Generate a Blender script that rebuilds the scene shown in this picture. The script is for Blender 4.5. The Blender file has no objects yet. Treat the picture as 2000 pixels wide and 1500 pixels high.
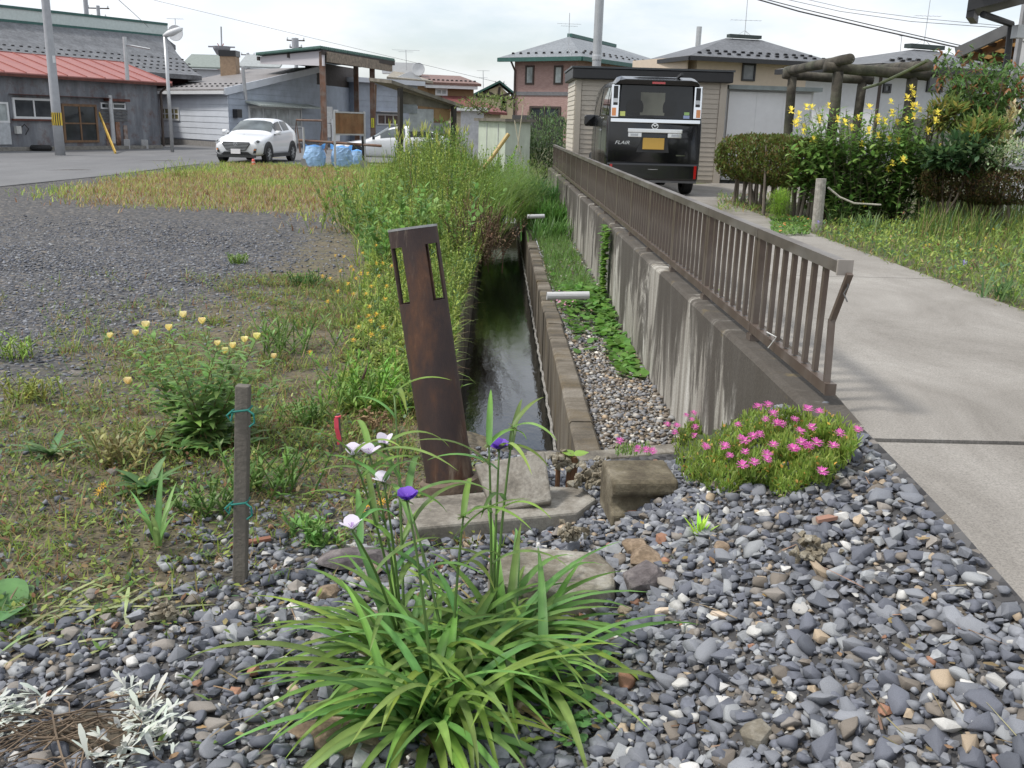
import bpy, bmesh, math, random
import numpy as np
from mathutils import Vector, Matrix
S = bpy.context.scene
COL = S.collection
rnd = random.Random(7)
rng = np.random.default_rng(11)
R = math.radians
PI = math.pi
# ------------------------------------------------------------------ camera
CZ, FPX = 1.65, 1850.0
_roll = R(1.6); _p = R(15.415); _y = R(1.172)
_f = np.array([math.sin(_y)*math.cos(_p), math.cos(_y)*math.cos(_p), -math.sin(_p)])
_r0 = np.array([math.cos(_y), -math.sin(_y), 0.0]); _u0 = np.cross(_r0, _f)
_r = math.cos(_roll)*_r0 + math.sin(_roll)*_u0
_u = -math.sin(_roll)*_r0 + math.cos(_roll)*_u0
EYE = np.array([0, 0, CZ])
cam = bpy.data.cameras.new('camera'); camo = bpy.data.objects.new('camera', cam); COL.objects.link(camo)
cam.sensor_width = 36; cam.lens = FPX/2000*36; cam.clip_start = 0.05; cam.clip_end = 3000
camo.matrix_world = Matrix(((_r[0], _u[0], -_f[0], 0), (_r[1], _u[1], -_f[1], 0), (_r[2], _u[2], -_f[2], CZ), (0, 0, 0, 1)))
S.camera = camo
# ------------------------------------------------------------------ world, sun, exposure
SUN_EL, SUN_AZ = R(56), R(-100)      # azimuth from +Y, negative = to the left
wd = bpy.data.worlds.new('World'); S.world = wd; wd.use_nodes = True
nt = wd.node_tree; nt.nodes.clear()
def N(t, typ, **kw):
    n = t.nodes.new(typ)
    for k, v in kw.items(): setattr(n, k, v)
    return n
out = N(nt, 'ShaderNodeOutputWorld'); bg = N(nt, 'ShaderNodeBackground'); bg.inputs[1].default_value = 0.13
sky = N(nt, 'ShaderNodeTexSky'); sky.sky_type = 'NISHITA'; sky.sun_disc = False
sky.sun_elevation = SUN_EL; sky.sun_rotation = SUN_AZ; sky.dust_density = 2.0; sky.air_density = 1.0
tc = N(nt, 'ShaderNodeTexCoord'); mp = N(nt, 'ShaderNodeMapping'); mp.inputs['Scale'].default_value = (1, 1, 3.2)
nz = N(nt, 'ShaderNodeTexNoise'); nz.inputs['Scale'].default_value = 2.6; nz.inputs['Detail'].default_value = 7; nz.inputs['Roughness'].default_value = 0.55
nz2 = N(nt, 'ShaderNodeTexNoise'); nz2.inputs['Scale'].default_value = 4.5; nz2.inputs['Detail'].default_value = 6
rp = N(nt, 'ShaderNodeValToRGB'); rp.color_ramp.elements[0].position = 0.36; rp.color_ramp.elements[1].position = 0.54
rp.color_ramp.elements[0].color = (.35, .35, .35, 1)
rc = N(nt, 'ShaderNodeValToRGB'); rc.color_ramp.elements[0].position = 0.38; rc.color_ramp.elements[1].position = 0.62
rc.color_ramp.elements[0].color = (5.0, 5.35, 5.8, 1); rc.color_ramp.elements[1].color = (5.95, 6.0, 6.08, 1)
mx = N(nt, 'ShaderNodeMix', data_type='RGBA')
L = nt.links.new
L(tc.outputs['Generated'], mp.inputs[0]); L(mp.outputs[0], nz.inputs['Vector']); L(mp.outputs[0], nz2.inputs['Vector'])
L(nz.outputs[0], rp.inputs[0]); L(nz2.outputs[0], rc.inputs[0])
L(rp.outputs[0], mx.inputs[0]); L(sky.outputs[0], mx.inputs[6]); L(rc.outputs[0], mx.inputs[7])
L(mx.outputs[2], bg.inputs[0]); L(bg.outputs[0], out.inputs[0])
sl = bpy.data.lights.new('sun', 'SUN'); sl.energy = 2.2; sl.angle = R(9); sl.color = (1, .96, .9)
so = bpy.data.objects.new('sun', sl); COL.objects.link(so)
_sd = Vector((math.sin(SUN_AZ)*math.cos(SUN_EL), math.cos(SUN_AZ)*math.cos(SUN_EL), math.sin(SUN_EL)))
so.rotation_euler = (-_sd).to_track_quat('-Z', 'Y').to_euler(); so.location = (-20, 10, 40)
S.view_settings.view_transform = 'Standard'; S.view_settings.look = 'None'
S.view_settings.exposure = 0.55; S.view_settings.gamma = 1.0; S.view_settings.use_curve_mapping = False
# ------------------------------------------------------------------ measuring helpers (survey of the place from the photo)
def ray(px, py): return _f + _r*((px-1000)/FPX) - _u*((py-750)/FPX)
def atz(px, py, z): d = ray(px, py); return EYE + d*((z-CZ)/d[2])
def aty(px, py, y): d = ray(px, py); return EYE + d*(y/d[1])
def atx(px, py, x): d = ray(px, py); return EYE + d*(x/d[0])
def smooth(a, b, x): t = np.clip((np.asarray(x, float)-a)/(b-a), 0, 1); return t*t*(3-2*t)
# ------------------------------------------------------------------ objects
ORG = {}
def put(o, parent, org):
    COL.objects.link(o)
    if parent is not None: o.parent = parent; o.location = np.array(org)-ORG[parent]
    else: o.location = org
    ORG[o] = np.array(org, float)
def tag(o, label=None, cat=None, group=None, kind=None):
    if o.parent is not None and kind is None and o.name.split('.')[0] in ('stems', 'plume', 'stamens', 'buds', 'insulators', 'crossbars', 'guy_wires', 'roots'): kind = 'stuff'
    if label: o['label'] = label
    if cat: o['category'] = cat
    if group: o['group'] = group
    if kind: o['kind'] = kind
    return o
def thing(name, label, cat, loc, group=None):
    o = bpy.data.objects.new(name, None); o.empty_display_size = .1; put(o, None, loc); return tag(o, label, cat, group)
def mesh_obj(name, V, F, mat, parent=None, smooth_=False, cols=None, org=None, label=None, cat=None, group=None, kind=None, bevel=0):
    V = np.asarray(V, float)
    if org is None:
        org = ORG[parent] if parent is not None else np.array([*(V.min(0)[:2]+V.max(0)[:2])/2, V[:, 2].min()])
    me = bpy.data.meshes.new(name)
    Vl = V-org
    if isinstance(F, np.ndarray):
        n, k = F.shape
        me.vertices.add(len(Vl)); me.vertices.foreach_set('co', Vl.ravel())
        me.loops.add(n*k); me.loops.foreach_set('vertex_index', F.ravel().astype(np.int32))
        me.polygons.add(n); me.polygons.foreach_set('loop_start', np.arange(0, n*k, k, dtype=np.int32))
        me.update(calc_edges=True)
    else:
        me.from_pydata(Vl.tolist(), [], F); me.update()
    if cols is not None:
        a = me.attributes.new('col', 'FLOAT_COLOR', 'POINT')
        c = np.ones((len(V), 4)); c[:, :3] = cols; a.data.foreach_set('color', c.ravel())
    if isinstance(smooth_, np.ndarray): me.polygons.foreach_set('use_smooth', smooth_); smooth_ = False
    if smooth_: me.polygons.foreach_set('use_smooth', np.ones(len(me.polygons), bool))
    if mat is not None:
        for m_ in (mat if isinstance(mat, (list, tuple)) else [mat]): me.materials.append(m_)
    o = bpy.data.objects.new(name, me); put(o, parent, org)
    if bevel:
        b = o.modifiers.new('bevel', 'BEVEL'); b.width = bevel; b.segments = 2; b.limit_method = 'ANGLE'; b.angle_limit = R(40)
    return tag(o, label, cat, group, kind)
def copy_tree(o, delta, parent=None, skip=()):
    c = o.copy(); COL.objects.link(c)
    if parent is not None: c.parent = parent
    else: c.location = np.array(o.location)+np.array(delta)
    ORG[c] = ORG[o]+np.array(delta)
    for ch in list(o.children): copy_tree(ch, delta, c)
    return c
class MB:
    def __init__(s): s.V = []; s.F = []
    def add(s, V, F):
        b = len(s.V); s.V += [tuple(map(float, v)) for v in V]; s.F += [[i+b for i in f] for f in F]; return s
    def box(s, c, d, rz=0, M=None):
        x, y, z = d[0]/2, d[1]/2, d[2]/2
        V = [(-x, -y, -z), (x, -y, -z), (x, y, -z), (-x, y, -z), (-x, -y, z), (x, -y, z), (x, y, z), (-x, y, z)]
        if M is None: M = Matrix.Rotation(rz, 3, 'Z')
        V = [np.array(M @ Vector(v))+np.array(c) for v in V]
        return s.add(V, [(0, 3, 2, 1), (4, 5, 6, 7), (0, 1, 5, 4), (1, 2, 6, 5), (2, 3, 7, 6), (3, 0, 4, 7)])
    def bar(s, a, b, w, h=None, up=(0, 0, 1)):          # rectangular bar between two points
        a = Vector(a); b = Vector(b); h = h or w; d = (b-a).normalized(); u = Vector(up)
        if abs(d.dot(u)) > .99: u = Vector((0, 1, 0))
        r = d.cross(u).normalized(); u = r.cross(d)
        V = []
        for p in (a, b):
            for i, j in ((-1, -1), (1, -1), (1, 1), (-1, 1)): V.append(p+r*(i*w/2)+u*(j*h/2))
        return s.add(V, [(3, 2, 1, 0), (4, 5, 6, 7), (0, 1, 5, 4), (1, 2, 6, 5), (2, 3, 7, 6), (3, 0, 4, 7)])
    def prism(s, pts, vec):
        n = len(pts); pts = [np.array(p, float) for p in pts]; V = pts+[p+np.array(vec) for p in pts]
        return s.add(V, [list(range(n))[::-1], list(range(n, 2*n))]+[(i, (i+1) % n, n+(i+1) % n, n+i) for i in range(n)])
    def poly(s, pts): return s.add(pts, [list(range(len(pts)))])
    def tube(s, path, r, n=8, caps=True):
        path = [Vector(p) for p in path]; k = len(path); rr = r if hasattr(r, '__len__') else [r]*k
        V = []; u = None
        for i, p in enumerate(path):
            d = (path[min(i+1, k-1)]-path[max(i-1, 0)]).normalized()
            if u is None: u = d.orthogonal().normalized()
            u = (u-d*u.dot(d)).normalized(); w = d.cross(u)
            for j in range(n): a = 2*PI*j/n; V.append(p+(u*math.cos(a)+w*math.sin(a))*rr[i])
        F = [(i*n+j, i*n+(j+1) % n, (i+1)*n+(j+1) % n, (i+1)*n+j) for i in range(k-1) for j in range(n)]
        if caps: F += [list(range(n))[::-1], [(k-1)*n+j for j in range(n)]]
        return s.add(V, F)
    def lathe(s, prof, c=(0, 0, 0), n=24, axis='Z'):
        V = []; k = len(prof)
        for (r, h) in prof:
            for j in range(n):
                a = 2*PI*j/n; v = (r*math.cos(a), r*math.sin(a), h)
                if axis == 'X': v = (v[2], v[0], v[1])
                if axis == 'Y': v = (v[0], v[2], v[1])
                V.append(np.array(v)+np.array(c))
        F = [(i*n+j, i*n+(j+1) % n, (i+1)*n+(j+1) % n, (i+1)*n+j) for i in range(k-1) for j in range(n)]
        F += [list(range(n))[::-1], [(k-1)*n+j for j in range(n)]]
        return s.add(V, F)
    def hull(s, pts):
        bm = bmesh.new()
        for p in pts: bm.verts.new(p)
        r = bmesh.ops.convex_hull(bm, input=bm.verts)
        bmesh.ops.delete(bm, geom=[v for v in bm.verts if not v.link_faces], context='VERTS')
        bm.verts.index_update()
        V = [tuple(v.co) for v in bm.verts]; F = [[v.index for v in f.verts] for f in bm.faces]; bm.free()
        return s.add(V, F)
    def build(s, name, mat, parent=None, smooth_=False, **kw): return mesh_obj(name, s.V, s.F, mat, parent, smooth_, **kw)
# ------------------------------------------------------------------ materials
def base_mat(name):
    m = bpy.data.materials.new(name); m.use_nodes = True; t = m.node_tree
    return m, t, t.nodes['Principled BSDF'], t.links.new
def ramp(t, stops, interp='LINEAR'):
    r = N(t, 'ShaderNodeValToRGB'); cr = r.color_ramp; cr.interpolation = interp
    while len(cr.elements) < len(stops): cr.elements.new(.5)
    for e, (p, c) in zip(cr.elements, stops): e.position = p; e.color = (*c, 1) if len(c) == 3 else c
    return r
def noise(t, scale, detail=4, rough=.55, sc=None, coord='Object', dist=0):
    c = N(t, 'ShaderNodeTexCoord'); n = N(t, 'ShaderNodeTexNoise'); n.inputs['Scale'].default_value = scale
    n.inputs['Detail'].default_value = detail; n.inputs['Roughness'].default_value = rough; n.inputs['Distortion'].default_value = dist
    if sc:
        m = N(t, 'ShaderNodeMapping'); m.inputs['Scale'].default_value = sc; t.links.new(c.outputs[coord], m.inputs[0]); t.links.new(m.outputs[0], n.inputs['Vector'])
    else: t.links.new(c.outputs[coord], n.inputs['Vector'])
    return n
def bump(t, bs, src, strength=.3, dist=.01):
    b = N(t, 'ShaderNodeBump'); b.inputs['Strength'].default_value = strength; b.inputs['Distance'].default_value = dist
    t.links.new(src, b.inputs['Height']); t.links.new(b.outputs[0], bs.inputs['Normal']); return b
def mixc(t, fac, a, b, mode='MIX'):
    m = N(t, 'ShaderNodeMix', data_type='RGBA', blend_type=mode)
    for i, v in ((0, fac), (6, a), (7, b)):
        if isinstance(v, (int, float)): m.inputs[i].default_value = v
        elif isinstance(v, tuple): m.inputs[i].default_value = (*v, 1)
        else: t.links.new(v, m.inputs[i])
    return m.outputs[2]
def mat(name, col, rough=.6, metal=0, var=.18, scale=6, sc=None, bmp=0, bscale=40, dirt=None, dirt_amt=.5, dscale=2.0, dsc=None, spec=.5, coat=0):
    m, t, b, L = base_mat(name)
    n = noise(t, scale, 5, .6, sc)
    lo = tuple(c*(1-var) for c in col); hi = tuple(min(1, c*(1+var)) for c in col)
    r = ramp(t, [(.3, lo), (.7, hi)]); L(n.outputs[0], r.inputs[0]); c = r.outputs[0]
    if dirt:
        n2 = noise(t, dscale, 6, .65, dsc); r2 = ramp(t, [(.45, (0, 0, 0)), (.68, (dirt_amt,)*3)]); L(n2.outputs[0], r2.inputs[0])
        c = mixc(t, r2.outputs[0], c, dirt)
    L(c, b.inputs['Base Color']); b.inputs['Roughness'].default_value = rough; b.inputs['Metallic'].default_value = metal
    b.inputs['Specular IOR Level'].default_value = spec; b.inputs['Coat Weight'].default_value = coat
    if bmp: n3 = noise(t, bscale, 4); bump(t, b, n3.outputs[0], bmp, .01)
    return m
GAIN = 1.8
def leaf_mat(name, rough=.45, transl=.45, var=.25):
    m, t, b, L = base_mat(name)
    a = N(t, 'ShaderNodeAttribute'); a.attribute_name = 'col'
    n = noise(t, 9, 3); r = ramp(t, [(.3, (GAIN*(1-var),)*3), (.7, (GAIN*(1+var),)*3)]); L(n.outputs[0], r.inputs[0])
    c = mixc(t, 1.0, a.outputs['Color'], r.outputs[0], 'MULTIPLY'); L(c, b.inputs['Base Color'])
    b.inputs['Roughness'].default_value = rough; b.inputs['Specular IOR Level'].default_value = .35
    tr = N(t, 'ShaderNodeBsdfTranslucent'); L(c, tr.inputs[0])
    ms = N(t, 'ShaderNodeMixShader'); ms.inputs[0].default_value = transl
    L(b.outputs[0], ms.inputs[1]); L(tr.outputs[0], ms.inputs[2]); L(ms.outputs[0], t.nodes['Material Output'].inputs[0])
    return m
def col_mat(name, rough=.8, var=.2, scale=60, bmp=.3):
    m, t, b, L = base_mat(name)
    a = N(t, 'ShaderNodeAttribute'); a.attribute_name = 'col'
    n = noise(t, scale, 5); r = ramp(t, [(.3, (1-var,)*3), (.7, (1+var,)*3)]); L(n.outputs[0], r.inputs[0])
    c = mixc(t, 1.0, a.outputs['Color'], r.outputs[0], 'MULTIPLY'); L(c, b.inputs['Base Color']); b.inputs['Roughness'].default_value = rough
    bump(t, b, n.outputs[0], bmp, .004); return m
LEAF = leaf_mat('foliage'); GAIN = 1.15; FLOWER = leaf_mat('petals', .6, .35, .08); STONE = col_mat('stone_chips')
DRY = leaf_mat('dry_stems', .8, .1)
# ------------------------------------------------------------------ foliage generator
class Soup:
    def __init__(s): s.V = []; s.F = []; s.C = []; s.n = 0
    def blades(s, P, az, length, width, lean=.3, curl=.8, col=(.08, .14, .03), seg=3, prof=None, tipc=None, side=0.0, fold=0.0):
        P = np.atleast_2d(np.asarray(P, float)); n = len(P)
        g = lambda v: np.broadcast_to(np.asarray(v, float), (n,)).copy()
        az, length, width, lean, curl = map(g, (az, length, width, lean, curl)); side = g(side)
        col = np.broadcast_to(np.asarray(col, float), (n, 3)); tipc = col if tipc is None else np.broadcast_to(np.asarray(tipc, float), (n, 3))
        if prof is None: prof = [1, .85, .6, 0.04] if seg == 3 else list(np.linspace(1, .05, seg+1)**.7)
        d = np.stack([np.cos(az), np.sin(az), 0*az], 1); w = np.stack([-np.sin(az), np.cos(az), 0*az], 1)
        cur = P.copy(); Vs = []; Cs = []
        for i in range(seg+1):
            th = lean+curl*(i/seg)
            if i > 0:
                tm = lean+curl*((i-.5)/seg)
                cur = cur+(d*np.sin(tm)[:, None]+np.array([0, 0, 1])*np.cos(tm)[:, None])*(length/seg)[:, None] + w*(side*length/seg*(i/seg))[:, None]
            hw = w*(width*prof[i]/2)[:, None]
            lift = (-d*np.cos(th)[:, None]+np.array([0, 0, 1])*np.sin(th)[:, None])*(width*prof[i]*fold)[:, None]
            c = col*(1-i/seg)+tipc*(i/seg)
            if fold:
                Vs += [cur-hw+lift, cur, cur+hw+lift]; Cs += [c, c*1.3, c]
            else:
                Vs += [cur-hw, cur+hw]; Cs += [c, c]
        m = 3 if fold else 2; k = m*(seg+1)
        V = np.stack(Vs, 1).reshape(-1, 3); C = np.stack(Cs, 1).reshape(-1, 3)
        q = []
        for i in range(seg):
            for j in range(m-1): a = i*m+j; q.append((a, a+1, a+m+1, a+m))
        q = np.array(q)
        F = (np.arange(n)*k)[:, None, None]+q[None]
        s.V.append(V); s.C.append(C); s.F.append(F.reshape(-1, 4)+s.n); s.n += len(V); return cur
    def stems(s, P, Q, r, col, bow=None):      # crossed thin strips from P to Q
        P = np.atleast_2d(P); Q = np.atleast_2d(Q); n = len(P); r = np.broadcast_to(r, (n,)); col = np.broadcast_to(np.asarray(col, float), (n, 3))
        for w in (np.array([1, 0, 0.]), np.array([0, 1, 0.])):
            V = np.stack([P-w*r[:, None], P+w*r[:, None], Q+w*r[:, None]*.6, Q-w*r[:, None]*.6], 1).reshape(-1, 3)
            s.F.append((np.arange(n)*4)[:, None]+np.arange(4)+s.n); s.V.append(V); s.C.append(np.repeat(col, 4, 0)); s.n += 4*n
    def build(s, name, mat=None, parent=None, **kw):
        return mesh_obj(name, np.concatenate(s.V), np.concatenate(s.F), mat or LEAF, parent, cols=np.concatenate(s.C), **kw)
def jit(base, n, v=.25, hue=.12):
    c = np.asarray(base, float)*(1+rng.uniform(-v, v, (n, 1))); return np.clip(c*(1+rng.uniform(-hue, hue, (n, 3))), 0, 1)
U = lambda a, b, n: rng.uniform(a, b, n)
G_MID = (.1, .16, .032); G_YEL = (.165, .215, .045); G_DARK = (.035, .075, .02); G_DRY = (.22, .17, .08); G_RED = (.17, .09, .05); G_BLUE = (.07, .13, .06)
OVAL = [.15, .8, 1, .7, .05]; LANCE = [.25, .9, 1, .6, .03]
# ================================================================== SETTING
def lowf(x, y, s=1.0, ph=0.0):
    return (np.sin(x*1.3*s+1.7*np.sin(y*.9*s+ph)+ph)+np.sin(y*1.7*s+1.3*np.sin(x*1.1*s-ph)+2*ph)+np.sin((x+y)*.8*s+.7*ph))/3
def slab_z(Y): return np.interp(Y, [0, 1, 2.1, 2.6, 3.3, 8, 14, 20], [.30, .37, .465, .515, .56, .575, .595, .605])
def gz(X, Y):
    X = np.asarray(X, float); Y = np.asarray(Y, float)
    z = .022*lowf(X, Y, 1.1, .4)*smooth(0, 2, np.abs(X)+Y*.2)
    ramp_ = smooth(.1, 1.65, X)*(slab_z(Y)+.07)*(1-smooth(2.75+.75*np.clip(X, 0, 1.4), 4.2+.7*np.clip(X, 0, 1.4), Y))
    return z+ramp_-.14*smooth(4.1, 5.0, Y)*smooth(-.35, .3, X)*(1-smooth(5.3, 6, Y))
def veg(X, Y):
    """0 = bare gravel, 1 = overgrown soil on the lot"""
    X = np.asarray(X, float); Y = np.asarray(Y, float)
    n = lowf(X, Y, .55, 1.0)*.5+lowf(X, Y, 1.6, 2.0)*.35
    nearb = smooth(-3.9, -1.2, X+.35*n)*smooth(3.0, 4.6, Y+.5*n)*(1-smooth(-.2, .35, X)*(1-smooth(5, 5.3, Y)))  # bank of the ditch
    fore = smooth(-.55, -1.5, X)*smooth(2.55, 3.3, Y+.35*n)*(1-smooth(4.7, 6.6, Y+.8*n))
    far = smooth(15.5, 20.5, Y+2.5*n+.55*(X+6))*smooth(-10.5, -8.3, X+.6*n)
    return np.clip(np.maximum(np.maximum(nearb, fore*.85), far), 0, 1)
# ---- ground sheet
xs = np.unique(np.round(np.concatenate([[-900, -400, -150, -70, -45, -30], np.arange(-24, -6, 1.0), np.arange(-6, -2.5, .25), np.arange(-2.5, 1.31, .07), [-.42, 1.36, 1.38]]), 3))
ys = np.unique(np.round(np.concatenate([[-60, -15, -4, 0, .8], np.arange(1.2, 5.1, .07), [5.12], np.arange(5.3, 9, .25), np.arange(9, 50, 1.0), [52, 56, 60, 70, 90, 130, 200, 400, 1200]]), 3))
GX, GY = np.meshgrid(xs, ys)
GZ = gz(GX, GY)*(1-smooth(60, 100, np.abs(GX)+GY*.6))-.06*smooth(20, 30, np.abs(GX))
V = np.stack([GX, GY, GZ], -1).reshape(-1, 3); nx = len(xs)
F = []
for j in range(len(ys)-1):
    for i in range(nx-1):
        if ys[j] >= 5.11 and xs[i] >= -.421 and xs[i] < 1.37: continue
        a = j*nx+i; F.append((a, a+1, a+nx+1, a+nx))
vg = veg(V[:, 0], V[:, 1])
wet = smooth(-.2, .4, lowf(V[:, 0], V[:, 1], .8, 3.))
gcol = np.stack([vg, smooth(15, 20, V[:, 1]+.5*(V[:, 0]+6)), wet], 1)
def ground_mat():
    m, t, b, L = base_mat('lot_ground')
    a = N(t, 'ShaderNodeAttribute'); a.attribute_name = 'col'; sp = N(t, 'ShaderNodeSeparateColor'); L(a.outputs['Color'], sp.inputs[0])
    c = N(t, 'ShaderNodeTexCoord')
    vo = N(t, 'ShaderNodeTexVoronoi'); vo.inputs['Scale'].default_value = 24; L(c.outputs['Object'], vo.inputs['Vector'])
    sc = N(t, 'ShaderNodeSeparateColor'); L(vo.outputs['Color'], sc.inputs[0])
    stone = ramp(t, [(0, (.07, .073, .082)), (.5, (.155, .163, .175)), (.82, (.235, .245, .255)), (.93, (.3, .27, .22)), (1, (.45, .44, .43))]); L(sc.outputs[0], stone.inputs[0])
    e = ramp(t, [(0, (1, 1, 1)), (.035, (1, 1, 1)), (.06, (.45, .42, .4))]); L(vo.outputs['Distance'], e.inputs[0])
    stone_c = mixc(t, 1.0, stone.outputs[0], e.outputs[0], 'MULTIPLY')
    n1 = noise(t, 5, 6, .65); soil = ramp(t, [(.3, (.055, .045, .033)), (.55, (.1, .085, .06)), (.75, (.16, .13, .09))]); L(n1.outputs[0], soil.inputs[0])
    n2 = noise(t, 1.3, 6, .7); moss = ramp(t, [(.35, (.12, .115, .05)), (.5, (.16, .135, .075)), (.65, (.19, .15, .09))]); L(n2.outputs[0], moss.inputs[0])
    n3 = noise(t, 9, 5, .7); mk = ramp(t, [(.42, (0, 0, 0)), (.58, (1, 1, 1))]); L(n3.outputs[0], mk.inputs[0])
    mm = N(t, 'ShaderNodeMath', operation='MAXIMUM'); mul = N(t, 'ShaderNodeMath', operation='MULTIPLY'); L(mk.outputs[0], mul.inputs[0]); mul.inputs[1].default_value = .7
    L(mul.outputs[0], mm.inputs[0]); L(sp.outputs[1], mm.inputs[1])
    over = mixc(t, mm.outputs[0], soil.outputs[0], moss.outputs[0])
    # ragged edge of the overgrown area
    ad = N(t, 'ShaderNodeMath', operation='ADD'); L(sp.outputs[0], ad.inputs[0]); n4 = noise(t, 3.5, 6, .75)
    s4 = N(t, 'ShaderNodeMath', operation='MULTIPLY_ADD'); L(n4.outputs[0], s4.inputs[0]); s4.inputs[1].default_value = 1.3; s4.inputs[2].default_value = -.65; L(s4.outputs[0], ad.inputs[1])
    ed = ramp(t, [(.35, (0, 0, 0)), (.62, (1, 1, 1))]); L(ad.outputs[0], ed.inputs[0])
    L(mixc(t, ed.outputs[0], stone_c, over), b.inputs['Base Color']); b.inputs['Roughness'].default_value = .9
    inv = N(t, 'ShaderNodeMath', operation='SUBTRACT'); inv.inputs[0].default_value = 1; L(vo.outputs['Distance'], inv.inputs[1])
    bump(t, b, inv.outputs[0], .9, .02); return m
ground = mesh_obj('ground', V, F, ground_mat(), cols=gcol, kind='structure', org=np.zeros(3))
# ---- garden ground on the right, raised
xs2 = np.array([3.42, 3.7, 4.2, 5, 6, 8, 12, 20, 50, 200, 900]); ys2 = np.array([-20, 0, 1, 2, 2.6, 3.3, 5, 8, 11, 14, 17, 19, 25, 40, 80, 200, 1200])
GX, GY = np.meshgrid(xs2, ys2)
GZ = np.interp(GY, ys2, slab_z(ys2))-.015+.03*np.sin(GX*2.1)*np.cos(GY*1.3)*(GX > 3.5)*(GX < 12)
n2 = len(xs2); F = [(j*n2+i, j*n2+i+1, (j+1)*n2+i+1, (j+1)*n2+i) for j in range(len(ys2)-1) for i in range(n2-1)]
SOILG = mat('garden_soil', (.11, .1, .055), .95, var=.35, scale=5, bmp=.6, bscale=30, dirt=(.09, .12, .035), dirt_amt=.8, dscale=1.5)
mesh_obj('garden_ground', np.stack([GX, GY, GZ], -1).reshape(-1, 3), F, SOILG, kind='structure', org=np.zeros(3))
# ground behind the storage shed, between drive and far houses
MB().prism([(-.5, 24.3, -.6), (1.5, 24.3, -.6), (1.5, 120, -.6), (-.5, 120, -.6)], (0, 0, .55)).build('culvert_ground', SOILG, kind='structure', org=np.zeros(3))
MB().prism([(1.502, 19.21, -.4), (3.42, 19.21, -.4), (3.42, 90, -.4), (-1, 90, -.4), (-1, 46, -.4), (1.502, 40, -.4)], (0, 0, 1.0)).build('yard_ground', SOILG, kind='structure', org=np.zeros(3))
# ---- asphalt road on the left and the parking apron
ASPH = mat('asphalt', (.15, .15, .153), .85, var=.12, scale=1.2, sc=(1, .35, 1), bmp=.35, bscale=220, dirt=(.11, .11, .115), dirt_amt=.7, dscale=.5, dsc=(1, .25, 1))
e1 = [(-10.9, -30), (-10.9, 12), (-10.85, 21.2), (-10.4, 25.5), (-10.3, 30), (-10.2, 33.2), (-8.0, 34.4), (-4.5, 35.3), (-2.2, 36.5)]
e2 = [(-2.2, 64), (-16.3, 120), (-16.9, 60), (-17.2, 47), (-20.4, 39.2), (-22, 30), (-22, -30)]
rp_ = [(x, y, .012+.0*x) for x, y in e1+e2]
rm = MB()
rm.prism([(x, y, -.1) for x, y, z in rp_], (0, 0, .115)); rm.build('road', ASPH, kind='structure', org=np.zeros(3))
kb = MB()
for i in range(4): kb.prism([(-17.05-(.85*i if i else 0)*.98, 46.6-1.9*i, 0), (-17.9-.83*i, 44.75-1.9*i, 0), (-18.05-.83*i, 44.82-1.9*i, 0), (-17.2-(.85*i if i else 0)*.98, 46.67-1.9*i, 0)], (0, 0, .13))
kb.build('kerb', mat('kerb_concrete', (.3, .29, .28), .9, var=.2), kind='structure')
# ---- concrete materials
def stained(name, cols, streak=(1, 5, .5), sscale=1.2, rough=.9, mossc=(.1, .085, .03), moss_amt=.5, fine=.35):
    m, t, b, L = base_mat(name)
    n1 = noise(t, sscale, 7, .65, streak); r1 = ramp(t, [(.34, cols[0]), (.46, cols[1]), (.55, cols[2]), (.68, cols[3])]); L(n1.outputs[0], r1.inputs[0])
    n2 = noise(t, 2.2, 6, .7); r2 = ramp(t, [(.5, (0, 0, 0)), (.7, (moss_amt,)*3)]); L(n2.outputs[0], r2.inputs[0])
    c = mixc(t, r2.outputs[0], r1.outputs[0], mossc)
    n3 = noise(t, 70, 4, .7); r3 = ramp(t, [(.3, (.75,)*3), (.7, (1.2,)*3)]); L(n3.outputs[0], r3.inputs[0])
    c = mixc(t, 1.0, c, r3.outputs[0], 'MULTIPLY'); L(c, b.inputs['Base Color']); b.inputs['Roughness'].default_value = rough
    bump(t, b, n3.outputs[0], fine, .006); return m
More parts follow.
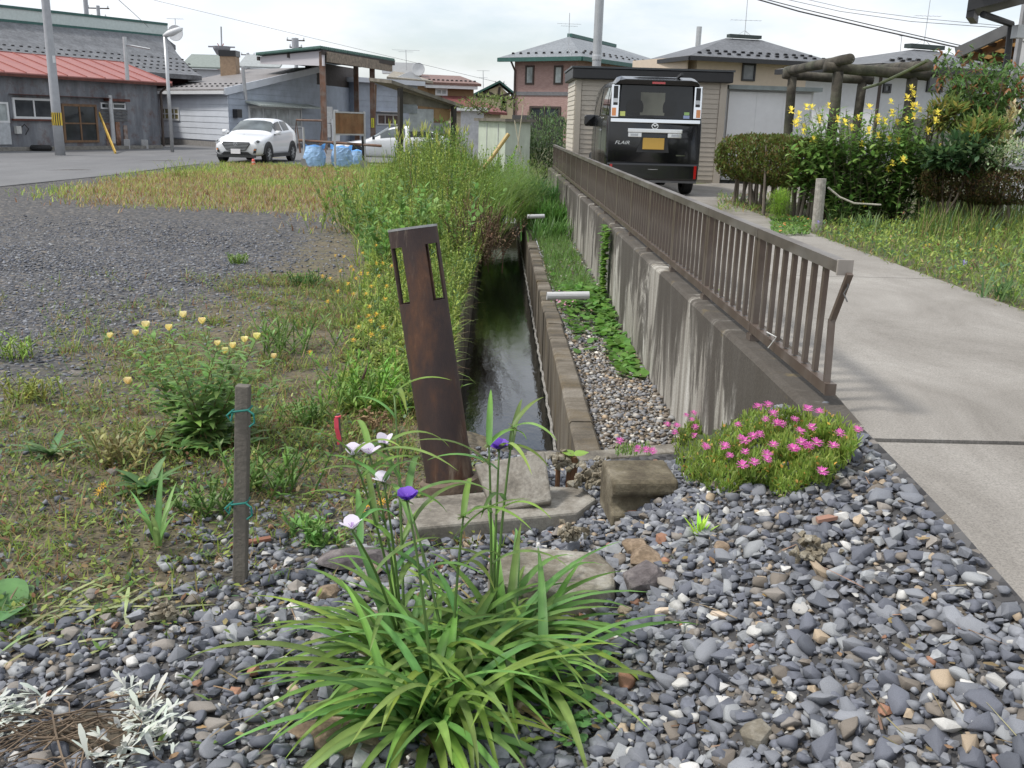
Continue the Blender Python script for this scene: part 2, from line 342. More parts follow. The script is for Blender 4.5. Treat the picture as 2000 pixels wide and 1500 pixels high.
def wall_mat():
    m, t, b, L = base_mat('old_wall_concrete')
    n1 = noise(t, 1.5, 8, .68, (1, 3.2, .3), dist=.4); r1 = ramp(t, [(.34, (.1, .085, .07)), (.44, (.24, .22, .19)), (.54, (.36, .34, .3)), (.66, (.56, .54, .5))]); L(n1.outputs[0], r1.inputs[0])
    tc_ = N(t, 'ShaderNodeTexCoord'); sp_ = N(t, 'ShaderNodeSeparateXYZ'); L(tc_.outputs['Object'], sp_.inputs[0])
    n2 = noise(t, 1.1, 8, .7, (1, 1.6, .45), dist=.8); ma = N(t, 'ShaderNodeMath', operation='MULTIPLY_ADD'); L(sp_.outputs[2], ma.inputs[0]); ma.inputs[1].default_value = .34; ma.inputs[2].default_value = -.165
    ad = N(t, 'ShaderNodeMath', operation='ADD'); mk_ = N(t, 'ShaderNodeMath', operation='MULTIPLY_ADD'); L(n2.outputs[0], mk_.inputs[0]); mk_.inputs[1].default_value = 2.1; mk_.inputs[2].default_value = -.58; L(ma.outputs[0], ad.inputs[0]); L(mk_.outputs[0], ad.inputs[1]); r2 = ramp(t, [(.46, (0, 0, 0)), (.52, (.7,)*3), (.64, (.95,)*3)]); L(ad.outputs[0], r2.inputs[0])
    c = mixc(t, r2.outputs[0], r1.outputs[0], (.06, .05, .04))
    n4 = noise(t, 3.5, 6, .75); r4 = ramp(t, [(.58, (0, 0, 0)), (.68, (.6,)*3)]); L(n4.outputs[0], r4.inputs[0]); zc = N(t, 'ShaderNodeMath', operation='GREATER_THAN'); L(sp_.outputs[2], zc.inputs[0]); zc.inputs[1].default_value = 1.06
    c = mixc(t, mixc(t, 1.0, r4.outputs[0], zc.outputs[0], 'MULTIPLY'), c, (.2, .15, .06))
    n3 = noise(t, 70, 4, .7); r3 = ramp(t, [(.3, (.75,)*3), (.7, (1.2,)*3)]); L(n3.outputs[0], r3.inputs[0]); c = mixc(t, 1.0, c, r3.outputs[0], 'MULTIPLY')
    L(c, b.inputs['Base Color']); b.inputs['Roughness'].default_value = .9; bump(t, b, n3.outputs[0], .35, .006); return m
WALLM = wall_mat()
DITCHM = stained('ditch_concrete', [(.05, .042, .032), (.095, .08, .06), (.15, .128, .098), (.24, .215, .18)], (1, 2.5, .5), 1.4, mossc=(.14, .1, .045), moss_amt=.7)
SLABM = stained('old_slab_concrete', [(.1, .09, .075), (.2, .18, .15), (.29, .27, .235), (.42, .4, .36)], (1, 1, 1), 4.5, mossc=(.1, .09, .05), moss_amt=.6, fine=.6)
def drive_mat():
    m, t, b, L = base_mat('driveway_concrete')
    n1 = noise(t, 1.3, 9, .68, (1, .6, 1), dist=.6); r1 = ramp(t, [(.28, (.17, .155, .135)), (.45, (.24, .222, .198)), (.58, (.285, .266, .24)), (.72, (.35, .33, .3))]); L(n1.outputs[0], r1.inputs[0])
    n2 = noise(t, 130, 4, .8); r2 = ramp(t, [(.32, (.62,)*3), (.5, (1,)*3), (.7, (1.3,)*3)]); L(n2.outputs[0], r2.inputs[0])
    c = mixc(t, 1.0, r1.outputs[0], r2.outputs[0], 'MULTIPLY')
    n3 = noise(t, 2.4, 8, .8); r3 = ramp(t, [(.66, (0, 0, 0)), (.74, (.75,)*3)]); L(n3.outputs[0], r3.inputs[0])
    c = mixc(t, r3.outputs[0], c, (.5, .48, .45))
    n5 = noise(t, 3.2, 8, .75, dist=1.2); r5 = ramp(t, [(.6, (0, 0, 0)), (.72, (.5,)*3)]); L(n5.outputs[0], r5.inputs[0]); c = mixc(t, r5.outputs[0], c, (.12, .108, .092))
    L(c, b.inputs['Base Color']); b.inputs['Roughness'].default_value = .88; bump(t, b, n2.outputs[0], .35, .004); return m
DRIVEM = drive_mat()
drv = bpy.data.objects.new('driveway', None); put(drv, None, (1.5, 3.3, .3)); tag(drv, kind='structure')
def slab(Y0, Y1, x0=1.36, x1=3.42, edge=.0):
    n = max(1, int((Y1-Y0)/.6)); yy = np.linspace(Y0, Y1, n+1); V = []; F = []
    for y in yy:
        z = float(slab_z(y)); V += [(x0, y, z-.35), (x0, y, z), (x1, y, z), (x1, y, z-.35)]
    for i in range(n):
        for j in range(3): F.append((i*4+j, (i+1)*4+j, (i+1)*4+j+1, i*4+j+1))
    F += [(0, 1, 2, 3), (n*4+3, n*4+2, n*4+1, n*4)]
    return mesh_obj('slab', V, F, DRIVEM, drv)
slab(-6, 3.272, 1.365, 4.6); slab(3.31, 7.24, 1.368); slab(7.252, 11.2, 1.5); slab(11.212, 14.6, 1.5); slab(14.612, 19.2, 1.5, 6.2)
JN = mat('joint_filler', (.03, .028, .025), .9)
MB().box((2.4, 3.291, .40), (1.8, .012, .30)).build('joint_strip', JN, drv)
# ---- retaining wall
rw = thing('retaining_wall', 'stained concrete retaining wall under the brown railing beside the ditch', 'wall', (1.35, 13, -.5))
def wall_section(y0, y1, x0, top):
    mb = MB(); n = max(2, int((y1-y0)/.5))
    V = []; F = []
    for i in range(n+1):
        y = y0+(y1-y0)*i/n; w = .002*math.sin(y*3.1)
        V += [(x0+w, y, -.6), (x0+w, y, top-.022), (x0+.012+w, y, top-.006), (x0+.03, y, top), (1.372+.126*float(smooth(3.3, 4.5, y)), y, top+.002), (1.372+.126*float(smooth(3.3, 4.5, y)), y, -.6)]
    k = 6
    for i in range(n):
        for j in range(k-1): F.append((i*k+j, i*k+j+1, (i+1)*k+j+1, (i+1)*k+j))
    F += [list(range(k))[::-1], [n*k+j for j in range(k)]]
    return mesh_obj('wall_section', V, F, WALLM, rw)
wall_section(3.315, 10.28, 1.238, .60); wall_section(10.295, 17.4, 1.25, .602); wall_section(17.412, 24.2, 1.24, .60)
# ---- ditch: walls of blocks, water, strip of pebbles
dw = thing('ditch_wall', 'mossy brown concrete ditch wall topped with coping, right bank of the channel', 'ditch wall', (.57, 12, -1.1))
y = 5.2; i = 0
while y < 24:
    Lb = .62 if y < 22 else 3.0
    dz = rnd.uniform(-.008, .008); dx = rnd.uniform(-.006, .006)
    mesh_obj('coping_block', [(.5+dx, y, -1.1), (.655+dx, y, -1.1), (.655+dx, y, -.21+dz), (.64+dx, y, -.195+dz), (.515+dx, y, -.195+dz), (.5+dx, y, -.21+dz)]
             + [(.5+dx, y+Lb-.008, -1.1), (.655+dx, y+Lb-.008, -1.1), (.655+dx, y+Lb-.008, -.21+dz), (.64+dx, y+Lb-.008, -.195+dz), (.515+dx, y+Lb-.008, -.195+dz), (.5+dx, y+Lb-.008, -.21+dz)],
             [[5, 4, 3, 2, 1, 0], [6, 7, 8, 9, 10, 11]]+[(k, (k+1) % 6, 6+(k+1) % 6, 6+k) for k in range(6)], DITCHM, dw)
    y += Lb; i += 1
dl = thing('ditch_wall', 'shaded concrete ditch wall under the weeds, left bank of the channel', 'ditch wall', (-.36, 12, -1.1))
y = 5.28
while y < 24:
    MB().box((-.37+rnd.uniform(-.005, .005), y+1.0, -.59), (.14, 1.99, 1.02)).build('wall_block', DITCHM, dl); y += 2.0
ew = MB(); ew.prism([(-.44, 4.93, -1.1), (.48, 4.93, -1.1), (1.23, 5.17, -1.1), (1.23, 5.32, -1.1), (.48, 5.08, -1.1), (-.44, 5.08, -1.1)], (0, 0, .96))
ew.build('ditch_end_wall', SLABM, label='weathered concrete sill closing the near end of the ditch', cat='wall', bevel=.012)
def water_mat():
    m, t, b, L = base_mat('ditch_water'); b.inputs['Base Color'].default_value = (.012, .013, .011, 1); b.inputs['Roughness'].default_value = .04; b.inputs['IOR'].default_value = 1.5
    b.inputs['Specular IOR Level'].default_value = .75
    n = noise(t, 7, 4, .6, (1, .45, 1)); n2 = noise(t, 38, 2, .5, (1, .4, 1)); a = N(t, 'ShaderNodeMath', operation='MULTIPLY_ADD'); L(n2.outputs[0], a.inputs[0]); a.inputs[1].default_value = .25; L(n.outputs[0], a.inputs[2])
    bump(t, b, a.outputs[0], .05, .05); return m
yy = np.arange(5.0, 24.4, .5)
mesh_obj('water', [(x, y, -.78) for y in yy for x in (-.31, .51)], [(2*i, 2*i+1, 2*i+3, 2*i+2) for i in range(len(yy)-1)], water_mat(), kind='structure')
cb = MB(); cb.tube([(.485+.006*math.sin(k*1.9), 5.4+k*.12, -.745+.012*math.sin(k*1.1)) for k in range(160)], .012, 5); cb.build('rope', mat('waterline_scum', (.3, .29, .27), .9, var=.5, scale=30), label='pale grey scum and reflection along the ditch waterline, modelled as a thin tube', cat='rope')  # added tube standing in for the scummy, reflecting waterline
sx = np.array([.65, .85, 1.05, 1.225]); sy = np.concatenate([np.arange(5.1, 12, .3), np.arange(12, 25, 2)])
GX, GY = np.meshgrid(sx, sy); zstrip = lambda X, Y: -.27+.02*lowf(X*3, Y, 1.5)+.10*smooth(9, 14, Y)
F = [(j*4+i, j*4+i+1, (j+1)*4+i+1, (j+1)*4+i) for j in range(len(sy)-1) for i in range(3)]
SOILD = mat('damp_soil', (.085, .07, .05), .95, var=.4, scale=12, bmp=.6, bscale=60)
strip = mesh_obj('gravel_strip', np.stack([GX, GY, zstrip(GX, GY)], -1).reshape(-1, 3), F, SOILD, kind='structure', org=np.zeros(3))
# ================================================================== STONES
def stone_protos(k, npts, flat=.62, r_=rnd):
    out = []
    for i in range(k):
        m = MB(); pts = []
        for j in range(npts):
            v = Vector((r_.gauss(0, 1), r_.gauss(0, 1), r_.gauss(0, 1))).normalized()*r_.uniform(.74, 1.12)
            pts.append((v.x*r_.uniform(.85, 1.15), v.y*.8, v.z*flat))
        m.hull(pts); out.append((np.array(m.V)*.5, np.array([f for f in m.F if len(f) == 3])))
    return out
PR_HI = stone_protos(24, 15, .6); PR_LO = stone_protos(10, 8, .5)
STONE_PAL = np.array([(.10, .105, .125), (.135, .14, .155), (.17, .175, .19), (.075, .08, .095), (.22, .225, .23), (.19, .17, .15), (.30, .235, .165), (.36, .35, .33), (.46, .445, .42), (.24, .125, .08), (.135, .115, .095)])
STONE_PAL = STONE_PAL*np.array([1.24, 1.25, 1.26])
STONE_W = np.array([.22, .23, .18, .11, .10, .06, .025, .035, .014, .008, .035]); STONE_W = STONE_W/STONE_W.sum()
def scatter_stones(P, size, protos, tilt=.35, pal=STONE_PAL, w=STONE_W):
    n = len(P); which = rng.integers(0, len(protos), n); Vs = []; Fs = []; Cs = []; off = 0
    c = pal[rng.choice(len(pal), n, p=w)]*(1+U(-.18, .18, (n, 1)))
    for k, (pv, pf) in enumerate(protos):
        idx = np.where(which == k)[0]
        if not len(idx): continue
        m = len(idx); az = U(0, 2*PI, m); tx = rng.normal(0, tilt, m); s = size[idx][:, None]*U(.78, 1.22, (m, 3))
        q = pv[None]*s[:, None, :]
        cy, sy_ = np.cos(tx)[:, None], np.sin(tx)[:, None]; y2 = q[..., 1]*cy-q[..., 2]*sy_; z2 = q[..., 1]*sy_+q[..., 2]*cy
        ca, sa = np.cos(az)[:, None], np.sin(az)[:, None]; x3 = q[..., 0]*ca-y2*sa; y3 = q[..., 0]*sa+y2*ca
        v = np.stack([x3, y3, z2], -1)+P[idx][:, None, :]
        nv = len(pv); Vs.append(v.reshape(-1, 3)); Fs.append((pf[None]+(np.arange(m)*nv)[:, None, None]+off).reshape(-1, 3)); Cs.append(np.repeat(c[idx], nv, 0)); off += m*nv
    return np.concatenate(Vs), np.concatenate(Fs), np.concatenate(Cs)
def grid_pts(x0, x1, y0, y1, sp, j=.5):
    gx, gy = np.meshgrid(np.arange(x0, x1, sp), np.arange(y0, y1, sp)); p = np.stack([gx.ravel(), gy.ravel()], 1); return p+U(-j, j, p.shape)*sp
def project(Pw):
    v = Pw-EYE; k = v@_f; return 1000+FPX*(v@_r)/k, 750-FPX*(v@_u)/k, k
def visible(Pw, mrg=60):
    x, y, k = project(Pw); return (k > .3) & (x > -mrg) & (x < 2000+mrg) & (y > -mrg) & (y < 1500+mrg)
def stone_obj_mat():
    m, t, b, L = base_mat('stone_single'); a = N(t, 'ShaderNodeObjectInfo')
    n = noise(t, 60, 5); r = ramp(t, [(.3, (.8,)*3), (.7, (1.2,)*3)]); L(n.outputs[0], r.inputs[0])
    L(mixc(t, 1.0, a.outputs['Color'], r.outputs[0], 'MULTIPLY'), b.inputs['Base Color']); b.inputs['Roughness'].default_value = .8; bump(t, b, n.outputs[0], .3, .004); return m
STONE1 = stone_obj_mat()
p = grid_pts(-2.6, 1.36, 1.5, 4.95, .0215, .6); p = p[(rng.random(len(p)) < 1-.35*veg(p[:, 0], p[:, 1])) & (p[:, 0] < 1.35) & (p[:, 1] < 4.9)]
sz = U(.008, .02, len(p)); Pw = np.column_stack([p, gz(p[:, 0], p[:, 1])+.001]); v_ = visible(Pw); Pw = Pw[v_]; sz = sz[v_]
FIN = np.array([(.12, .115, .11), (.09, .08, .07), (.16, .15, .14), (.2, .17, .13), (.07, .06, .05)])
Vv, Ff, Cc = scatter_stones(Pw, sz, PR_LO, .5, FIN, np.array([.3, .25, .2, .1, .15])); mesh_obj('fine_gravel', Vv, Ff, STONE, ground, cols=Cc, kind='stuff')
# foreground bed: a dense carpet
p = np.concatenate([grid_pts(-2.6, 1.36, 1.5, 4.95, .031, .6), grid_pts(-2.6, 1.36, 1.5, 4.95, .034, .6)])
keep = (rng.random(len(p)) < 1-.74*veg(p[:, 0], p[:, 1])-.45*smooth(.15, .6, lowf(p[:, 0]*1.3, p[:, 1]*1.3, 1.0, 2.2))*smooth(.3, -.4, p[:, 0])-.36*smooth(.1, -.6, p[:, 0])) & (p[:, 0] < 1.35) & (p[:, 1] < 4.9)
p = p[keep]; sz = np.clip(rng.lognormal(-3.28, .4, len(p)), .014, .085)
Pw = np.column_stack([p, gz(p[:, 0], p[:, 1])+sz*.10+U(-.004, .012, len(p))])
vis = visible(Pw); Pw = Pw[vis]; sz = sz[vis]
px_, py_, k_ = project(Pw); score = sz/k_*(1-.9*((px_ > 480) & (px_ < 1180) & (py_ > 1040))); order = np.argsort(-score)
big = order[:295]; rest = order[295:]
Vv, Ff, Cc = scatter_stones(Pw[rest], sz[rest], PR_HI)
mesh_obj('gravel', Vv, Ff, STONE, ground, (np.random.default_rng(5).random(60000)[np.cumsum(np.concatenate([[1], (np.diff(Ff.min(1)) > 9).astype(int)])) % 60000] < .45), cols=Cc, kind='stuff')
pm = []
for pv, pf in PR_HI:
    bm = bmesh.new(); vs = [bm.verts.new(v) for v in pv]; [bm.faces.new([vs[i] for i in f]) for f in pf]
    bmesh.ops.dissolve_limit(bm, angle_limit=R(14), verts=bm.verts, edges=bm.edges); bmesh.ops.bevel(bm, geom=list(bm.edges), offset=.045, segments=1, affect='EDGES', clamp_overlap=True)
    for f in bm.faces: f.smooth = True
    me = bpy.data.meshes.new('stone'); bm.to_mesh(me); bm.free(); me.materials.append(STONE1); pm.append(me)
for i in big:
    o = bpy.data.objects.new('stone', pm[rnd.randrange(len(pm))]); put(o, ground, Pw[i]); s = sz[i]*1.12
    o.scale = (s*rnd.uniform(.85, 1.25), s*rnd.uniform(.8, 1.1), s*rnd.uniform(.8, 1.1)); o.rotation_euler = (rnd.gauss(0, .3), rnd.gauss(0, .2), rnd.uniform(0, 6.28))
    c = STONE_PAL[rng.choice(len(STONE_PAL), p=STONE_W)]*rnd.uniform(.85, 1.15); o.color = (*c, 1)
# gravel lot to the left, chips lying flat
p = grid_pts(-11, -.45, 3.1, 15.5, .052, .6)
dens = (1-.9*veg(p[:, 0], p[:, 1]))*(1-.8*smooth(11, 15.5, p[:, 1])); p = p[rng.random(len(p)) < dens]
sz = np.clip(rng.lognormal(-3.2, .3, len(p)), .02, .075); Pw = np.column_stack([p, gz(p[:, 0], p[:, 1])+.002]); v_ = visible(Pw); Pw = Pw[v_]; sz = sz[v_]
LOT_PAL = STONE_PAL[:5]; LW = np.array([.3, .26, .18, .2, .06])
Vv, Ff, Cc = scatter_stones(Pw, sz, PR_LO, .2, LOT_PAL, LW); mesh_obj('lot_gravel', Vv, Ff, STONE, ground, cols=Cc, kind='stuff')
# pebbles between ditch wall and retaining wall
p = np.concatenate([grid_pts(.66, 1.22, 5.15, 11, .026, .6), grid_pts(.66, 1.22, 11, 16, .05, .6)]); sz = np.clip(rng.lognormal(-3.45, .35, len(p)), .012, .07)
Pw = np.column_stack([p, zstrip(p[:, 0], p[:, 1])+sz*.2]); PEB = STONE_PAL[[1, 2, 4, 5, 6, 7, 8, 10, 10]]*np.array([1.08, 1.04, .98]); PW = np.array([.16, .17, .13, .15, .08, .07, .03, .12, .09])
Vv, Ff, Cc = scatter_stones(Pw, sz, PR_HI, .35, PEB, PW/PW.sum()); mesh_obj('pebbles', Vv, Ff, STONE, strip, cols=Cc, kind='stuff')
# ================================================================== RAILING
RAILM = mat('bronze_aluminium', (.115, .085, .068), .42, .25, var=.16, scale=9, dirt=(.24, .22, .2), dirt_amt=.45, dscale=5, dsc=(1, 1, .3))
RAILT = mat('weathered_rail_top', (.12, .1, .085), .45, .3, var=.25, scale=7, dirt=(.3, .29, .27), dirt_amt=.45, dscale=3, dsc=(1, .4, 1))
FX, FZ0, FZ1, FY0, PANEL = 1.335, .665, 1.15, 3.60, 1.172
fence = thing('railing', 'long brown metal railing with vertical bars along the wall, bent at its near end', 'railing', (FX, 13, .6))
def box_me(name, d, m):
    b = MB(); b.box((0, 0, 0), d); me = bpy.data.meshes.new(name); me.from_pydata(b.V, [], b.F); me.materials.append(m); return me
ME_B = box_me('baluster', (.02, .03, FZ1-FZ0-.055), RAILM); ME_P = box_me('post', (.032, .05, FZ1-.605-.03), RAILM)
ME_T = box_me('top_rail', (.05, PANEL-.006, .046), RAILT); ME_R = box_me('bottom_rail', (.04, PANEL-.006, .045), RAILM); ME_F = box_me('foot_sleeve', (.05, .07, .03), RAILM)
def inst(name, me, loc, parent): o = bpy.data.objects.new(name, me); put(o, parent, loc); return o
for k in range(17):
    y0 = FY0+k*PANEL
    inst('top_rail', ME_T, (FX, y0+PANEL/2, FZ1), fence); inst('bottom_rail', ME_R, (FX, y0+PANEL/2, FZ0), fence)
    pst = inst('post', ME_P, (FX+.002, y0+PANEL, (FZ1+.605)/2-.01), fence); inst('foot_sleeve', ME_F, (FX+.002, y0+PANEL, .617), pst)
    for j in range(0 if k else 1, 8):
        o = inst('baluster', ME_B, (FX, y0+.06+j*.1385, (FZ0+FZ1)/2), fence)
        if j == 0: o.scale = (1.3, 1.5, 1)
b = MB(); b.bar((FX-.005, FY0+.03, FZ0+.02), (FX+.0, FY0+.07, FZ0+.27), .026, .017); b.build('baluster', RAILM, fence, label='lower half of the bent end bar')
b = MB(); b.bar((FX+.002, FY0+.072, FZ0+.262), (FX+.012, FY0-.03, FZ1-.02), .024, .016); b.build('baluster', RAILM, fence, label='upper half of the bent end bar kinked outward')
MB().box((FX, FY0-.004, FZ1), (.06, .012, .06)).build('end_cap', mat('cap_plastic', (.3, .27, .24), .6), fence)
MB().box((FX, FY0-.004, FZ0), (.044, .01, .048)).build('end_cap', RAILM, fence)
w = MB(); w.tube([(FX-.03, 4.4, .70), (FX-.05, 4.36, .73), (FX-.02, 4.3, .72), (FX-.045, 4.33, .66)], .003, 5); w.build('wire_tie', mat('white_wire', (.6, .6, .58), .5), fence)
w = MB(); w.tube([(FX+.01, FY0-.01, FZ1-.03), (FX+.015, FY0-.02, FZ1-.07), (FX+.005, FY0-.012, FZ1-.1), (FX+.02, FY0-.02, FZ1-.13)], .003, 5); w.build('wire_end', mat('dark_wire', (.12, .12, .12), .6), fence)
# ================================================================== NEAR OBJECTS
def onground(px, py):
    d = ray(px, py); t = np.arange(1.2, 12, .004); P_ = EYE+d[None]*t[:, None]; k = np.argmax(P_[:, 2] < gz(P_[:, 0], P_[:, 1]))
    return P_[k] if k > 0 else atz(px, py, 0.)
def rust_mat():
    m, t, b, L = base_mat('rusty_steel')
    n1 = noise(t, 5, 8, .7, (1, 1, .45)); r1 = ramp(t, [(.3, (.035, .026, .028)), (.48, (.06, .038, .034)), (.6, (.11, .055, .035)), (.72, (.2, .1, .055))]); L(n1.outputs[0], r1.inputs[0])
    n2 = noise(t, 9, 6, .7, (1, 1, .12)); r2 = ramp(t, [(.53, (0, 0, 0)), (.64, (.8,)*3)]); L(n2.outputs[0], r2.inputs[0])
    n2b = noise(t, 2.6, 3, .5, (1, 1, .8)); r2b = ramp(t, [(.45, (0, 0, 0)), (.55, (1,)*3)]); L(n2b.outputs[0], r2b.inputs[0])
    f = mixc(t, 1.0, r2.outputs[0], r2b.outputs[0], 'MULTIPLY')
    c = mixc(t, f, r1.outputs[0], (.27, .215, .16)); L(c, b.inputs['Base Color'])
    b.inputs['Roughness'].default_value = .62; b.inputs['Metallic'].default_value = .25; n3 = noise(t, 90, 5, .7); bump(t, b, n3.outputs[0], .35, .004); return m
RUST = rust_mat()
# ---- leaning steel pipe post with slots
pb = onground(880, 968); pb = pb+np.array([0, 0, .05]); pt = aty(806, 446, pb[1]+.13)
ax = Vector(pt-pb); PH = ax.length; ax.normalize(); PR = .108
pil = thing('steel_post', 'leaning rusty steel pipe post with slots near its top, by the ditch', 'post', pb)
ux = Vector((1, 0, 0)); ux = (ux-ax*ux.dot(ax)).normalized(); uy = ax.cross(ux)
def pw(r, a, h): return np.array(pb)+np.array(ux*(r*math.cos(a))+uy*(r*math.sin(a))+ax*h)
NA = 64; hs = [-.04, .1, .3, .5, .7, PH-.32, PH-.075, PH]
def slot(j, i): a = (j+.5)/NA*360; return i == 5 and any(abs((a-c+180) % 360-180) < 19.5 for c in (-90-46, -90+46, 90-46, 90+46))
Vv = []; Ff = []
for r in (PR, PR-.009):
    for h in hs:
        for j in range(NA): Vv.append(pw(r, 2*PI*j/NA, h))
nh = len(hs); idx = lambda l, i, j: l*nh*NA+i*NA+j % NA
for i in range(nh-1):
    for j in range(NA):
        if slot(j, i):
            for dj, cond in ((0, not slot((j-1) % NA, i)), (1, not slot((j+1) % NA, i))):
                if cond: Ff.append((idx(0, i, j+dj), idx(0, i+1, j+dj), idx(1, i+1, j+dj), idx(1, i, j+dj)))
            Ff.append((idx(0, i, j), idx(0, i, j+1), idx(1, i, j+1), idx(1, i, j))); Ff.append((idx(0, i+1, j), idx(0, i+1, j+1), idx(1, i+1, j+1), idx(1, i+1, j)))
            continue
        Ff.append((idx(0, i, j), idx(0, i, j+1), idx(0, i+1, j+1), idx(0, i+1, j))); Ff.append((idx(1, i, j), idx(1, i+1, j), idx(1, i+1, j+1), idx(1, i, j+1)))
mesh_obj('pipe', Vv, Ff, RUST, pil)
m_ = MB(); m_.add([pw(PR+.001, 2*PI*j/NA, PH+d) for d in (-.004, .006) for j in range(NA)], [list(range(NA))[::-1], list(range(NA, 2*NA))]+[(j, (j+1) % NA, NA+(j+1) % NA, NA+j) for j in range(NA)])
m_.build('cap', mat('worn_steel', (.38, .38, .38), .5, .5, var=.3, scale=12), pil)
m_ = MB(); nn = 40
prof = [(PR+.002, .035), (PR+.012, .042), (PR+.03, .03), (PR+.034, -.06), (PR+.002, -.06)]
m_.add([pw(r, 2*PI*j/nn, h) for r, h in prof for j in range(nn)], [(i*nn+j, i*nn+(j+1) % nn, (i+1)*nn+(j+1) % nn, (i+1)*nn+j) for i in range(4) for j in range(nn)])
m_.build('collar', mat('rusty_cement', (.17, .13, .095), .9, var=.35, scale=10, bmp=.5, dirt=(.09, .055, .04), dirt_amt=.7), pil)
# ---- concrete pieces around its foot
def lump(c, d, mat_, name, label, cat, parent=None, npts=26, rz=0, seed=0, sub=2, rough=.12, part=False):
    r_ = random.Random(seed); m = MB(); pts = []
    for _ in range(npts):
        v = Vector((r_.gauss(0, 1), r_.gauss(0, 1), r_.gauss(0, 1))).normalized(); k = max(abs(v.x), abs(v.y), abs(v.z)); v = v*(1+.55*(1/k-1))*r_.uniform(1-rough, 1+rough)
        x, y = v.x*d[0]/2, v.y*d[1]/2; pts.append((c[0]+x*math.cos(rz)-y*math.sin(rz), c[1]+x*math.sin(rz)+y*math.cos(rz), c[2]+v.z*d[2]/2))
    m.hull(pts); o = m.build(name, mat_, parent, label=None if part else label, cat=None if part else cat, bevel=.006)
    return o
zg = lambda p: float(gz(p[0], p[1]))
A = onground(812, 1068); B = atz(1128, 1036, A[2]); dv = (B-A); dv[2] = 0; Lb = np.linalg.norm(dv); dv /= Lb; pv_ = np.array([-dv[1], dv[0], 0])
z0 = min(A[2], B[2])-.03; T = .115
q = lambda u, w, z: A+dv*u+pv_*w+np.array([0, 0, z0-A[2]+z])
sb = MB(); sb.prism([q(0, 0, 0), q(Lb, 0, 0), q(Lb+.13, .12, 0), q(Lb+.12, .26, 0), q(Lb-.02, .31, 0), q(0, .31, 0)], (0, 0, T))
sb.build('concrete_slab', SLABM, label='long low concrete slab with clipped corners under the rusty post', cat='slab', bevel=.012)
c0 = q(.28, .2, T)
def qblock(TL, TR, BR, BL, Yt, Yb, th, name, label, m=SLABM, bev=.01):
    P_ = [aty(*TL, Yt), aty(*TR, Yt+.03), aty(*BR, Yb+.03), aty(*BL, Yb)]
    nrm = np.cross(P_[1]-P_[0], P_[3]-P_[0]); nrm /= np.linalg.norm(nrm)
    if nrm[1] < 0: nrm = -nrm
    b = MB(); b.prism(P_, nrm*th); return b.build(name, m, label=label, cat='concrete block', bevel=bev)
qblock((926, 906), (1064, 880), (1078, 978), (962, 1000), q(.4, .06, 0)[1]+.17, q(.4, .06, 0)[1]+.02, .07, 'concrete_block', 'tilted square concrete block leaning on the low slab')
# grooved block
hb = onground(1193, 1032); hb2 = atz(1320, 1030, hb[2]); wv = hb2-hb; wv[2] = 0; WB = np.linalg.norm(wv); wv /= WB; hd = np.array([-wv[1], wv[0], 0]); hz = min(hb[2], hb2[2])+.0
prof = [(0, 0), (0, .055), (.018, .068), (.035, .085), (.035, .115), (.018, .13), (0, .145), (.004, .19), (.02, .2), (.24, .205), (.255, .19), (.255, 0)]
m_ = MB(); m_.prism([np.array([hb[0], hb[1], hz])+hd*a+np.array([0, 0, 1])*h for a, h in prof], wv*WB)
m_.build('concrete_block', stained('mossy_block', [(.07, .055, .035), (.12, .1, .065), (.17, .145, .1), (.25, .22, .17)], (1, 1, 1), 7, mossc=(.11, .095, .04), moss_amt=.6, fine=.8), label='brown grooved concrete block beside the pink flowers', cat='concrete block', bevel=.01)
LIME = stained('limestone', [(.09, .075, .05), (.17, .15, .115), (.27, .25, .21), (.44, .42, .38)], (1, 1, 1), 5, mossc=(.13, .12, .05), moss_amt=.5, fine=.7)
# big pale slab stone
ps = [(950, 1090), (1030, 1064), (1175, 1080), (1205, 1112), (1198, 1148), (1120, 1165), (1040, 1152), (965, 1135)]
m_ = MB(); zs = onground(1195, 1200)[2]+.06; Q = [atz(x, y, zs) for x, y in ps]; m_.hull([tuple(p+np.array([rnd.uniform(-.01, .01), rnd.uniform(-.01, .01), dz+rnd.uniform(-.012, .012)])) for p in Q for dz in (-.13, -.005)])
m_.build('stone_slab', LIME, label='large pale flat stone slab in front of the low concrete slab', cat='stone', bevel=.014)
CEM = stained('cement_rubble', [(.11, .09, .06), (.2, .17, .12), (.29, .26, .2), (.4, .37, .31)], (1, 1, 1), 22, mossc=(.1, .085, .04), moss_amt=.7, fine=1.0)
BRN = stained('brown_rock', [(.13, .09, .06), (.2, .145, .095), (.27, .2, .14), (.36, .29, .22)], (1, 1, 1), 9, fine=.8)
PUR = stained('purple_rock', [(.09, .075, .075), (.14, .12, .12), (.19, .165, .16), (.27, .24, .23)], (1, 1, 1), 14, moss_amt=.1, fine=1.0)
def rubble(px, py, s, name, label, m, k=9, seed=1, lift=.3):
    c = onground(px, py); r_ = random.Random(seed); mb = MB()
    for i in range(k*4):
        v = Vector((r_.gauss(0, .36), r_.gauss(0, .3), abs(r_.gauss(0, .26))))*s
        pp = [np.array(c)+np.array(v)+np.array(Vector((r_.gauss(0, 1), r_.gauss(0, 1), r_.gauss(0, 1))).normalized())*s*r_.uniform(.14, .2)+np.array((0, 0, s*lift)) for _ in range(12)]; mb.hull(pp)
    return mb.build(name, m, label=label, cat='rubble')
rubble(1150, 985, .11, 'mortar_lump', 'large broken mortar lump on the right end of the low slab', CEM, 16, 3, .9)
rubble(1095, 960, .1, 'mortar_lump', 'small pebbly mortar lump at the foot of the cut stems', CEM, 14, 4, 1.3)
